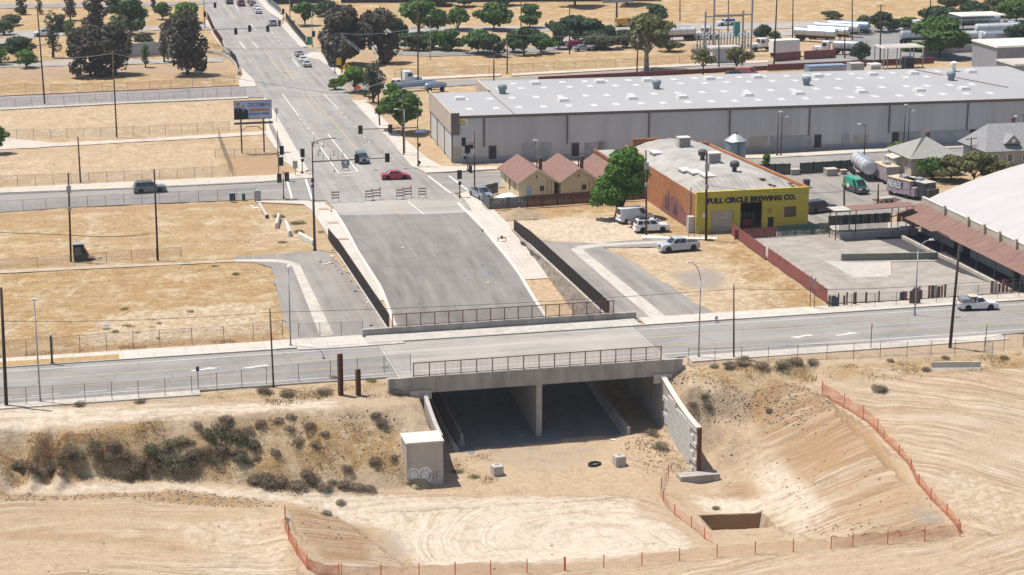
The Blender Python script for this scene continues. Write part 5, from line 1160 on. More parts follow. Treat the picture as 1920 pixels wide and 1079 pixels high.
def car(style, label, loc, heading, col, cat='car', name='parked_car', group=None, L=None, top_col=None):
    pm_ = paint('paint_%d_%d_%d' % tuple(int(c * 999) for c in col), col)
    if style == 'sedan': D = dict(L=4.7, W=1.82, wb=2.75, r=.33, belt=.93, H=1.45, top=[(-2.35, .55), (-2.33, .85), (-2.2, .97), (-1.5, 1.0), (.95, .95), (1.9, .82), (2.25, .68), (2.35, .5)], g=(-1.75, 1.15, -1.0, .25))
    elif style == 'minivan': D = dict(L=4.9, W=1.95, wb=2.95, r=.34, belt=1.02, H=1.72, top=[(-2.42, .55), (-2.45, .9), (-2.38, 1.02), (1.35, 1.03), (2.05, .9), (2.38, .72), (2.45, .5)], g=(-2.36, 1.75, -2.1, .55))
    elif style == 'suv': D = dict(L=5.1, W=1.98, wb=2.95, r=.38, belt=1.12, H=1.85, top=[(-2.5, .6), (-2.52, 1.0), (-2.45, 1.12), (1.0, 1.12), (2.3, 1.05), (2.5, .92), (2.55, .55)], g=(-2.42, 1.15, -2.25, .45))
    elif style == 'pickup': D = dict(L=5.75, W=2.0, wb=3.7, r=.40, belt=1.15, H=1.9, top=[(-2.85, .62), (-2.87, 1.15), (-1.0, 1.16), (1.3, 1.16), (2.6, 1.08), (2.8, .95), (2.87, .6)], g=(-1.0, 1.6, -.75, .75))
    elif style == 'small_pickup': D = dict(L=4.9, W=1.78, wb=2.8, r=.36, belt=1.02, H=1.68, top=[(-2.42, .6), (-2.45, 1.0), (-.5, 1.02), (.85, 1.02), (2.15, .92), (2.38, .78), (2.45, .55)], g=(-.45, 1.1, -.3, .4))
    else: D = dict(L=5.4, W=1.98, wb=3.4, r=.35, belt=1.15, H=2.25, top=[(-2.65, .55), (-2.7, 1.0), (-2.7, 1.15), (1.7, 1.15), (2.4, .98), (2.68, .75), (2.7, .5)], g=(-2.68, 2.05, -2.6, 1.15))
    k = (style, col, top_col)
    z0 = loc[2] if len(loc) > 2 else .03
    if k in CARS: return copy_tree(CARS[k], (loc[0], loc[1], z0), heading, label, group)
    t = thing(name, label, cat, (loc[0], loc[1], z0), heading, group); CARS[k] = t
    wx = (-D['wb'] / 2, D['wb'] / 2); W_ = D['W']
    if style in ('pickup', 'small_pickup'): wx = (wx[0] - .02, wx[1] + .05)
    b = lower_body(D['top'], W_, wx, D['r']); b.build('body', pm_, t, bevel=.035)
    MB().box(-D['L'] / 2 + .25, D['L'] / 2 - .25, -W_ / 2 + .24, W_ / 2 - .24, .2, .62).build('underbody', M_UNDER, t)
    g0, g1, r0, r1 = D['g']; be = D['belt'] - .02; H = D['H']; w0 = W_ / 2 - .09; w1 = W_ / 2 - .27
    gb = MB().frus((g0, g1, -w0, w0, be), (r0, r1, -w1, w1, H - .06)); gb.frus((r0, r1, -w1, w1, H - .06), (r0 + .12, r1 - .12, -w1 + .1, w1 - .1, H))
    gb.build('cabin', paint('paint_%d_%d_%d' % tuple(int(c * 999) for c in top_col), top_col) if top_col else pm_, t, bevel=.03)
    def lerp(a, c, u): return a + (c - a) * u
    def pane(pts_, nm): 
        q = MB(); n = Vector((pts_[1][0] - pts_[0][0], pts_[1][1] - pts_[0][1], pts_[1][2] - pts_[0][2])).cross(Vector((pts_[3][0] - pts_[0][0], pts_[3][1] - pts_[0][1], pts_[3][2] - pts_[0][2]))).normalized()
        q.quad(*[tuple(Vector(p) + n * .012) for p in pts_]); q.quad(*[tuple(Vector(p) - n * .03) for p in pts_[::-1]]); q.build(nm, M_GLASS, t)
    def at(u, v, s): # point on the side of the cabin: u along, v up
        return (lerp(lerp(g0, g1, u), lerp(r0, r1, u), v), s * lerp(w0, w1, v), lerp(be, H - .06, v))
    cuts = {'sedan': (.1, .5, .93), 'minivan': (.04, .36, .66, .93), 'suv': (.04, .3, .62, .95), 'pickup': (.06, .5, .95), 'small_pickup': (.1, .93), 'van': (.72, .95)}[style]
    for s in (-1, 1):
        for a, c in zip(cuts[:-1], cuts[1:]):
            q = [at(a + .02, .12, s), at(c - .02, .12, s), at(c - .02, .9, s), at(a + .02, .9, s)]
            pane(q if s < 0 else q[::-1], 'side_window')
    pane([(lerp(g1, r1, .1), -lerp(w0, w1, .1) + .1, lerp(be, H - .06, .1)), (lerp(g1, r1, .1), lerp(w0, w1, .1) - .1, lerp(be, H - .06, .1)), (lerp(g1, r1, .93), lerp(w0, w1, .93) - .06, lerp(be, H - .06, .93)), (lerp(g1, r1, .93), -lerp(w0, w1, .93) + .06, lerp(be, H - .06, .93))], 'windscreen')
    pane([(lerp(g0, r0, .15), lerp(w0, w1, .15) - .1, lerp(be, H - .06, .15)), (lerp(g0, r0, .15), -lerp(w0, w1, .15) + .1, lerp(be, H - .06, .15)), (lerp(g0, r0, .9), -lerp(w0, w1, .9) + .08, lerp(be, H - .06, .9)), (lerp(g0, r0, .9), lerp(w0, w1, .9) - .08, lerp(be, H - .06, .9))], 'rear_window')
    add_wheels(t, wx, W_ - .24, D['r'], .23)
    zl = D['belt'] - .28; e = D['L'] / 2
    for s in (-1, 1):
        MB().box(e - .2, e + .012, s * (W_ / 2 - .4) - .17, s * (W_ / 2 - .4) + .17, zl - .08, zl + .08).build('headlight', M_LAMPW, t)
        MB().box(-e - .02, -e + .2, s * (W_ / 2 - .25) - .12, s * (W_ / 2 - .25) + .12, zl - .02, zl + .26).build('tail_light', M_LAMPR, t)
        MB().box(g1 - .55, g1 - .35, s * (W_ / 2 + .02) - .1, s * (W_ / 2 + .02) + .1, D['belt'] - .02, D['belt'] + .13).build('wing_mirror', pm_, t)
    MB().box(e - .1, e + .03, -W_ / 2 + .65, W_ / 2 - .65, zl - .12, zl + .1).build('grille', M_UNDER, t)
    MB().box(e - .12, e + .06, -W_ / 2 + .1, W_ / 2 - .1, .34, .54).build('front_bumper', M_CHROME if 'pickup' in style else pm_, t, bevel=.03); MB().box(-e - .08, -e + .12, -W_ / 2 + .1, W_ / 2 - .1, .36, .56).build('rear_bumper', M_CHROME if 'pickup' in style else pm_, t, bevel=.03)
    MB().box(-e - .025, -e, -.26, .26, zl - .05, zl + .1).build('number_plate', M_WHITE, t)
    if 'pickup' in style:  # load bed recess
        MB().box(-e + .1, g0 - .12, -W_ / 2 + .2, W_ / 2 - .2, D['belt'] - .02, D['belt'] + .035).build('bed_floor', M_UNDER, t)
    if style == 'suv':
        for s in (-1, 1): MB().box(r0 + .2, r1 - .1, s * (w1 - .12) - .02, s * (w1 - .12) + .02, H + .02, H + .07).build('roof_rail', M_UNDER, t)
    return t
E_, N_, W__, S_ = 0, math.pi / 2, math.pi, -math.pi / 2
def gp(px, py): x, y = W(px, py); return (x, y, .03)
RED = (.42, .02, .035); SIL = (.40, .41, .43); WHT = (.68, .68, .67); TEAL = (.10, .145, .155); DARK = (.035, .037, .045); GRN = (.13, .15, .145)
car('sedan', 'glossy red sedan crossing the junction', gp(742, 336), -.05, RED, name='moving_car')
car('suv', 'grey green station wagon on the left cross street', gp(281, 361), .06, GRN, name='moving_car')
car('minivan', 'teal grey minivan coming toward the junction beside the hanging signals', gp(679, 304), S_, TEAL, name='moving_car')
car('pickup', 'silver crew cab pickup parked on the dirt lot', gp(1272, 470), W__ + .1, SIL, 'pickup truck', 'pickup_truck')
w = car('small_pickup', 'white pickup with a tool box and rack pulled onto the sidewalk', gp(1832, 580), -.12, WHT, 'pickup truck', 'pickup_truck')
MB().box(-2.25, -.62, -.82, .82, 1.03, 1.5).build('bed_cover', M_CHROME, w); MB().box(-1.2, -.2, -.7, .7, 1.66, 1.76).build('rack_load', M_PATH, w); MB().lathe((.05, 0, 1.68), [(.09, 0), (.09, .12), (.02, .14)], 8).build('beacon', M_LAMPR, w)
v = car('van', 'white cargo van in the shade of the big tree', (*W(1190, 416), .05), .15, WHT, 'van', 'cargo_van')
car('sedan', 'dark car squeezed between the white van and the white wagon', (*W(1208, 424), .05), .1, DARK)
w = car('suv', 'white wagon with a loaded roof rack beside the brown wooden pole', (*W(1221, 434), .05), -.05, WHT)
MB().box(-1.9, -.4, -.6, .6, 1.95, 2.0).build('roof_rack', M_UNDER, w); MB().box(-1.6, -.9, -.5, .4, 2.0, 2.15).build('rack_load', M_UNDER, w)
car('van', 'dark delivery van with a bright green roof in the brewery yard', gp(1604, 360), S_ + .12, (.055, .06, .065), 'van', 'delivery_van', top_col=(.03, .27, .17))
vn = [o for o in bpy.data.objects if o.name.startswith('delivery_van') and not o.parent][0]
MB().box(-2.6, -.2, -1.001, -.96, .75, 1.12).build('green_livery', mat('lime_livery', (.12, .45, .06), .5, .1, 2), vn)
for k in range(2): MB().lathe((-1.9 + k * 1.2, -1.0, 1.0), [(.34, -.012), (.34, .012)], 18, axis='y').build('livery_roundel', M_WHITE, vn)
car('suv', 'dark wagon parked beside the mustard wall', gp(1537, 398), .25, (.028, .03, .04))
car('pickup', 'dusty silver pickup inside the slatted enclosure by the cottages', (*W(902, 372), .05), S_ + .15, (.22, .24, .28), 'pickup truck', 'pickup_truck')
for px, py, st_, c, lb in ((561, 106, 'sedan', (.30, .26, .25), 'beige grey car, last of the three queued cars below the far bridge rail'), (568, 116.5, 'sedan', (.62, .62, .62), 'white sedan in the middle of the three queued cars'), (574.5, 124.5, 'sedan', (.42, .43, .46), 'silver white sedan at the front of the three queued cars, nearest the junction'),
    (511, 48, 'minivan', (.30, .32, .38), 'blue grey van alone beside the upper crosswalk'), (484, 25, 'sedan', (.55, .56, .58), 'silver sedan, nearest of the cars bunched at the top of the avenue'), (481, 19, 'sedan', (.64, .64, .64), 'white sedan bunched behind the silver one at the top of the avenue'), (474, 11, 'sedan', (.16, .045, .05), 'dark red car in the bunch at the top of the avenue'), (469, 6, 'sedan', (.12, .13, .15), 'dark grey car, farthest in the bunch at the top of the avenue'),
    (452, 11, 'suv', (.20, .03, .04), 'dark red wagon in the middle lane at the top'), (430, 7, 'suv', (.04, .042, .06), 'black vehicle near the median at the top')):
    car(st_, lb, gp(px, py), N_, c, name='moving_car')
for px, py, st_, c, h, lb in ((82, 68, 'suv', WHT, W__ + .1, 'white wagon on the road behind the left pole'), (1361, 48, 'suv', (.62, .64, .68), W__ + .1, 'white car on the freeway behind the substation'), (1080, 90, 'minivan', (.38, .03, .06), .1, 'red van half hidden by the row of trees'), (1092, 95.5, 'sedan', (.22, .26, .32), .1, 'blue grey car below the red van by the olive bush'), (1172, 50, 'van', (.55, .28, .02), .1, 'orange yellow van on the freeway by the roadside sign'), (1147, 84, 'sedan', WHT, .1, 'white car behind the olive bush'),
    (1896, 54, 'pickup', (.62, .63, .64), .1, 'white pickup behind the tankers at the right edge'), (1380, 149, 'suv', DARK, .2, 'dark car behind the warehouse roof'), (1400, 145, 'van', (.55, .2, .18), .1, 'van with a pale red roof behind the warehouse')):
    car(st_, lb, gp(px, py), h, c, name='moving_car' if py < 100 and px < 1800 else 'parked_car')

# trucks and tankers
M_TANK = mat('polished_tank', (.52, .53, .55), .28, .06, .6, metal=.55); M_TANKW = mat('white_tank', (.52, .52, .525), .4, .05, .6); M_TANKB = mat('blue_tank', (.25, .33, .43), .4, .06, .6, metal=.3)
def add_tank(t, x0, x1, r, zc, m, y=0):
    n = 20; e = .35; MB().lathe((0, y, zc), [(r * .35, x0), (r * .8, x0 + e * .35), (r, x0 + e), (r, x1 - e), (r * .8, x1 - e * .35), (r * .35, x1)], n, axis='x').build('tank', m, t, False)
    for k in range(5): x = x0 + e + (x1 - x0 - 2 * e) * k / 4; MB().lathe((0, y, zc), [(r + .025, x - .05), (r + .025, x + .05)], n, axis='x').build('tank_band', M_CHROME, t)
    MB().box(x0 + 1, x1 - 1, y - .3, y + .3, zc + r - .03, zc + r + .06).build('walkway', M_STEEL, t)
TRUCKS = {}
def tractor(t, x, col):
    pm_ = paint('truck_%d' % int(col[0] * 999 + col[2] * 7), col)
    MB().frus((x, x + 2.1, -1.15, 1.15, 1.0), (x + .05, x + 1.75, -1.05, 1.05, 3.0)).build('cab', pm_, t, bevel=.06)
    MB().frus((x + 2.0, x + 3.9, -.95, .95, .7), (x + 1.9, x + 3.7, -.8, .8, 1.75)).build('hood', pm_, t, bevel=.06)
    MB().quad((x + 2.06, -.95, 1.9), (x + 2.06, .95, 1.9), (x + 1.83, .9, 2.75), (x + 1.83, -.9, 2.75)).build('windscreen', M_GLASS, t)
    for s in (-1, 1): MB().box(x + .7, x + 1.6, s * 1.12 - .012, s * 1.12 + .012, 1.9, 2.6).build('side_window', M_GLASS, t); MB().box(x + 1.2, x + 3.3, s * .95 - .12, s * .95 + .12, .5, .95).build('fuel_tank', M_CHROME, t)
    MB().box(x + 3.86, x + 3.98, -.85, .85, .45, 1.5).build('grille', M_CHROME, t); MB().tube((x - .1, .8, 1), (x - .1, .8, 3.5), .09).build('exhaust', M_CHROME, t)
    MB().box(x - 2.6, x + 3.7, -.45, .45, .6, .9).build('chassis', M_UNDER, t); add_wheels(t, (x + 3.0, x - .6, x - 1.8), 2.1, .52, .42)
def tanker(label, px, py, h, m, kind='trailer', L=10.0, col=WHT, group=None, r=1.05):
    x, y = W(px, py); t = thing('tank_truck' if kind == 'truck' else 'tank_trailer', label, 'tanker', (x, y, .03), h, group)
    add_tank(t, -L / 2, L / 2, r, 2.25 if kind != 'bare' else r + .7, m)
    if kind == 'bare':
        for q in (-.3, .3): MB().box(L * q - .3, L * q + .3, -r * .9, r * .9, 0, .95).build('cradle', M_UNDER, t)
    if kind != 'bare':
        MB().box(-L / 2 + .5, L / 2 - .5, -.5, .5, .85, 1.25).build('frame', M_UNDER, t); add_wheels(t, (-L / 2 + 1.0, -L / 2 + 2.25), 2.1, .5, .42)
        for s in (-1, 1): MB().box(L / 2 - 2.6, L / 2 - 2.4, s * .7 - .08, s * .7 + .08, .1, 1.2).build('landing_leg', M_UNDER, t)
    if kind == 'truck': tractor(t, L / 2 + .6, col)
    return t
tanker('white tank truck on the freeway beside the substation', 1272, 76, W__ + .08, M_TANKW, 'truck', 9, WHT)
tanker('leftmost polished tank trailer parked on the dirt beside the truck yard', 1528, 78, S_ + .9, M_TANK, L=11)
tanker('second polished tank trailer in the dirt beside the truck yard', 1553, 74, S_ + .9, M_TANK, L=11)
tanker('white tank trailer between the polished ones and the blue one', 1568, 68, S_ + .9, M_TANKW, L=12)
tanker('pale blue tank trailer, farthest right of the four on the dirt', 1590, 64, S_ + .9, M_TANKB, L=11)
tanker('tank truck with a white tractor behind the small dark tree', 1592, 103, W__ - .55, M_TANK, 'truck', 8, WHT)
tanker('polished tanker half hidden by the left side of the big yard tree', 1718, 82, .05, M_TANK, L=9)
tanker('white tank truck facing right beside the big yard tree', 1800, 84, .02, M_TANKW, 'truck', 9, WHT)
tanker('long polished tanker under the pale carport', 1825, 54, .05, M_TANK, L=15)
tanker('white tanker in the middle row at the right edge', 1870, 68, .08, M_TANKW, L=13)
tanker('polished tanker nearest the blue grey shed at the right edge', 1882, 83, .08, M_TANK, L=12)
tanker('long light blue tank trailer parked behind the left end of the warehouse', 775, 170, .30, M_TANKB, 'bare', L=11, r=.6); tanker('shorter blue tank trailer touching the warehouse roof edge', 817, 172, .30, M_TANKB, 'bare', L=5, r=.6)
tanker('polished steel tank lying in the brewery yard beside the food trucks', 1618, 332, math.atan2(W(1640, 344)[1] - W(1597, 312)[1], W(1640, 344)[0] - W(1597, 312)[0]), mat('bright_steel', (.55, .56, .57), .3, .08, .8, metal=.35), 'trailer', 8.5, r=1.2)
for px, py, h, lb, c in ((1436, 95, W__, 'white tractor unit parked left of the white box trailer', WHT), (1712, 60, 0, 'white tractor with a bare flatbed in the truck yard', WHT), (756, 160, .2, 'white tractor beyond the blue tank trailers', WHT), (1330, 73, W__, 'white tractor just left of the substation frame', WHT)):
    x, y = W(px, py); t = thing('tractor_unit', lb, 'truck', (x, y, .03), h); tractor(t, 0, c)
x, y = W(1470, 106); t = thing('box_trailer', 'plain white box trailer behind the red topped wall', 'trailer', (x, y, 0), .05); MB().box(-3.4, 3.4, -1.3, 1.3, 1.0, 4.0).build('box_body', M_WHITE, t, bevel=.04); MB().box(3.4, 3.43, -1.2, 1.2, 1.1, 3.9).build('doors', M_CONC, t); add_wheels(t, (-2.5, -1.3), 2.1, .5, .4)
for px, py, s, m_, lb in ((1547, 141, (9, 2.6, 2.2), M_TANKB, 'pale blue covered trailer behind the warehouse roof'), (1603, 138, (3.2, 2.4, 2.3), M_CONC, 'grey white container behind the warehouse roof'), (1638, 137, (2.6, 2.2, 2.0), M_WHITE, 'small white rack behind the warehouse roof, right of the container')):
    x, y = W(px, py); t = thing('container', lb, 'container', (x, y, 0), .05); MB().box(-s[0] / 2, s[0] / 2, -s[1] / 2, s[1] / 2, 0, s[2]).build('case', m_, t, bevel=.05); MB().box(-s[0] / 2 + .2, s[0] / 2 - .2, -s[1] / 2 - .02, -s[1] / 2, .4, s[2] - .4).build('side_panel', M_PATCH, t); MB().box(-s[0] / 2 - .05, s[0] / 2 + .05, -s[1] / 2 - .05, s[1] / 2 + .05, s[2], s[2] + .08).build('roof', m_, t)
x, y = W(1702, 132); t = thing('waste_container', 'dark blue upright container under the white carport', 'container', (x, y, 0)); MB().box(-1.1, 1.1, -1, 1, 0, 3.0).build('case', mat('navy_sheet', (.03, .06, .10), .6, .1, 1), t, bevel=.05); MB().box(-.9, .9, -1.03, -1.0, .2, 2.7).build('door', M_BLACK, t)
# food trucks
M_PURP = mat('purple_wrap', (.26, .20, .24), .5, .25, .9, col2=(.40, .34, .33)); M_TANROOF = mat('tan_roof', (.50, .39, .25), .7, .06, 1)
def food_truck(px, py, h, label, m, rm, txt=None):
    x, y = W(px, py); t = thing('food_truck', label, 'food truck', (x, y, .03), h); L, w, H = 5.2, 2.3, 2.8
    MB().box(-L / 2, L / 2, -w / 2, w / 2, .55, H).build('body', m, t, bevel=.05); MB().box(-L / 2 - .04, L / 2 + .04, -w / 2 - .04, w / 2 + .04, H, H + .1).build('roof', rm, t)
    MB().box(L / 2, L / 2 + .9, -w / 2 + .1, w / 2 - .1, .5, 2.0).build('cab', m, t, bevel=.08); MB().box(-L / 2 + 1.2, L / 2 - 1.6, -w / 2 - .03, -w / 2, 1.5, 2.5).build('serving_hatch', M_GLASS, t)
    MB().box(-.6, .6, -.5, .5, H + .1, H + .45).build('roof_vent', M_STEEL, t); add_wheels(t, (-1.7, 1.9), 2.0, .4, .3); MB().box(-L / 2 - .02, -L / 2, -1, 1, .9, 2.9).build('rear_door', M_CHROME, t)
    if txt: text_on(t, 'side_lettering', txt, (-.8, -w / 2 - .06, 1.9), 2.9, 1.0, M_WHITE, .01, .02)
    return t
food_truck(1661, 341, N_, 'food truck with a purple wrap and white rear beside the polished tank', M_PURP, M_TANROOF)
food_truck(1693, 368, S_ + .35, 'purple food truck with big white lettering and a tan roof', M_PURP, M_TANROOF, 'NERES'); food_truck(1722, 372, S_ + .30, 'dark grey catering trailer in front of the lettered food truck', mat('charcoal_wrap', (.06, .058, .06), .5, .2, 1), M_CONC)
x, y = W(1662, 382); t = thing('flat_trailer', 'rusty flat trailer loaded with scrap beside the rusty awning', 'trailer', (x, y, .03), .1); MB().box(-2, 2, -.9, .9, .5, .62).build('deck', M_RUST, t); MB().box(-1.2, .8, -.6, .6, .62, .95).build('scrap_load', M_PATCHT, t); add_wheels(t, (-.4, .4), 1.7, .32, .2)
# ------------------------------------------------------------------ trees, shrubs, dry weeds
def leafmat(name, c1, c2, trans=.25):
    m = bpy.data.materials.new(name); m.use_nodes = True; nt = m.node_tree; N = nt.nodes; L = nt.links; b = N['Principled BSDF']
    geo = N.new('ShaderNodeNewGeometry'); mx = N.new('ShaderNodeMix'); mx.data_type = 'RGBA'; mx.inputs[6].default_value = (*c1, 1); mx.inputs[7].default_value = (*c2, 1)
    n = N.new('ShaderNodeTexNoise'); n.inputs['Scale'].default_value = .8; n.inputs['Detail'].default_value = 3; L.new(geo.outputs['Position'], n.inputs['Vector'])
    ad = N.new('ShaderNodeMath'); ad.operation = 'MULTIPLY_ADD'; ad.inputs[1].default_value = .55; L.new(geo.outputs['Random Per Island'], ad.inputs[0])
    mu = N.new('ShaderNodeMath'); mu.operation = 'MULTIPLY'; mu.inputs[1].default_value = .55; L.new(n.outputs[0], mu.inputs[0]); L.new(mu.outputs[0], ad.inputs[2]); L.new(ad.outputs[0], mx.inputs[0])
    L.new(mx.outputs[2], b.inputs['Base Color']); b.inputs['Roughness'].default_value = .75; b.inputs['Specular IOR Level'].default_value = .2
    tl = N.new('ShaderNodeBsdfTranslucent'); L.new(mx.outputs[2], tl.inputs[0]); ms = N.new('ShaderNodeMixShader'); ms.inputs[0].default_value = trans
    L.new(b.outputs[0], ms.inputs[1]); L.new(tl.outputs[0], ms.inputs[2]); L.new(ms.outputs[0], N['Material Output'].inputs['Surface']); return m
LF = {'green': leafmat('green_leaf', (.045, .095, .022), (.11, .19, .045)), 'bright': leafmat('bright_leaf', (.07, .14, .02), (.15, .24, .045)), 'dark': leafmat('dark_green_leaf', (.032, .06, .028), (.075, .115, .05)),
      'euc': leafmat('eucalyptus_leaf', (.06, .058, .045), (.125, .11, .08)), 'olive': leafmat('olive_leaf', (.06, .075, .04), (.13, .14, .075)), 'willow': leafmat('willow_leaf', (.055, .10, .035), (.12, .17, .07)), 'yolive': leafmat('yellow_olive_leaf', (.09, .10, .035), (.19, .19, .08)),
      'mulberry': leafmat('mulberry_leaf', (.05, .125, .018), (.14, .27, .045), .3), 'shrub': leafmat('dry_shrub', (.105, .080, .056), (.23, .18, .125), .2), 'shrubg': leafmat('grey_green_shrub', (.075, .08, .04), (.15, .14, .08), .1), 'straw': leafmat('straw', (.36, .25, .12), (.52, .40, .23), .5), 'weed': leafmat('green_weed', (.08, .10, .03), (.18, .19, .07), .2)}
M_BARK = mat('bark', (.10, .075, .055), .95, .2, 2, bump=.4); M_BARKP = mat('pale_bark', (.34, .29, .24), .9, .15, 1.5, bump=.2)
def cloud(rng, lobes, n, size, flat=.6, m=0):
    """leaf clumps: small bent quads spread through a set of ellipsoidal boughs, denser toward their shells"""
    b = MB(); tot = sum(l[3] * l[4] * l[5] for l in lobes) ** 1.0
    for (cx, cy, cz, rx, ry, rz_) in lobes:
        k = max(4, int(n * (rx * ry * rz_) / tot))
        for _ in range(k):
            while True:
                x, y, z = rng.uniform(-1, 1), rng.uniform(-1, 1), rng.uniform(-1, 1); d = x * x + y * y + z * z
                if .12 < d < 1: break
            f = (d ** .5) ** -.45; x, y, z = x * f, y * f, z * f
            s = size * rng.uniform(.6, 1.4); p = Vector((cx + x * rx, cy + y * ry, cz + z * rz_))
            nrm = Vector((x * .6 + rng.gauss(0, .6), y * .6 + rng.gauss(0, .6), z * .5 + rng.gauss(.35, .6))).normalized(); a = nrm.orthogonal().normalized(); c = nrm.cross(a); t = rng.uniform(0, 6.28); a, c = a * math.cos(t) + c * math.sin(t), c * math.cos(t) - a * math.sin(t)
            q = p + nrm * s * .25
            b.add([tuple(p - a * s - c * s * flat), tuple(q - c * s * flat * .4 + a * s * .1), tuple(p + a * s - c * s * flat * .3), tuple(q + a * s * .2 + c * s * flat), tuple(p - a * s * .7 + c * s * flat * .8)], [(0, 1, 3, 4), (1, 2, 3)])
    return b
def tree(px, py, ptop, wpx, leaf, label, group=None, trunk=None, bark=None, n=900, shape='round', lean=0.0, base=.28, leafsize=None, z=0):
    rng = random.Random(int(px * 13 + py * 7)); X, Y = W(px, py, z); H = max(2.0, top_z(X, Y, ptop) - z); sc = F / math.hypot(X, Y, CAMH); R = wpx / sc / 2 * (1.42 if 740 < px < 1150 and py < 112 else 1.22)
    t = thing('tree', label, 'tree', (X, Y, z), 0, group); tr = trunk or max(.12, H * .03); th = H * base
    b = MB(); top = Vector((lean * H, 0, th)); p0 = Vector((0, 0, -.2)); mid = Vector((lean * H * .35, rng.uniform(-.1, .1), th * .5)); b.tube(p0, mid, tr * 1.25, tr, 8).tube(mid, top, tr, tr * .8, 8)
    lobes = []; k = 13 if shape == 'round' else (9 if shape == 'tall' else 15)
    for i in range(k):
        a = 2 * math.pi * i / k * 2.4 + rng.uniform(-.4, .4)
        if shape == 'tall': zc = th + (H - th) * (i + .5) / k; rr = R * rng.uniform(.1, .45) * (1 - .4 * i / k); lr = R * rng.uniform(.42, .68); lz = (H - th) / k * rng.uniform(.9, 1.5)
        elif shape == 'weep': zc = th + (H - th) * rng.uniform(.14, .8); rr = R * rng.uniform(.15, .75); lr = R * rng.uniform(.2, .42); lz = (H - th) * rng.uniform(.12, .27)
        else: zc = th + (H - th) * rng.uniform(.22, .80); u = 1 - abs((zc - th) / (H - th) - .45); rr = R * u * rng.uniform(.2, .85); lr = R * rng.uniform(.22, .44); lz = (H - th) * rng.uniform(.10, .22)
        c = Vector((lean * H + rr * math.cos(a), rr * math.sin(a), zc)); lobes.append((c.x, c.y, min(c.z, H - lz * .9), lr, lr, lz)); e = top + (c - top) * .75; b.tube(top - Vector((0, 0, th * .15)), e, tr * .55, tr * .14, 6)
    if shape != 'tall': lobes.append((lean * H, 0, H - (H - th) * .22, R * .5, R * .5, (H - th) * .21))
    b.build('trunk', bark or M_BARK, t, True)
    s = leafsize or max(.16, R * .10); cloud(rng, lobes, n, s).build('crown', LF[leaf], t)
    return t
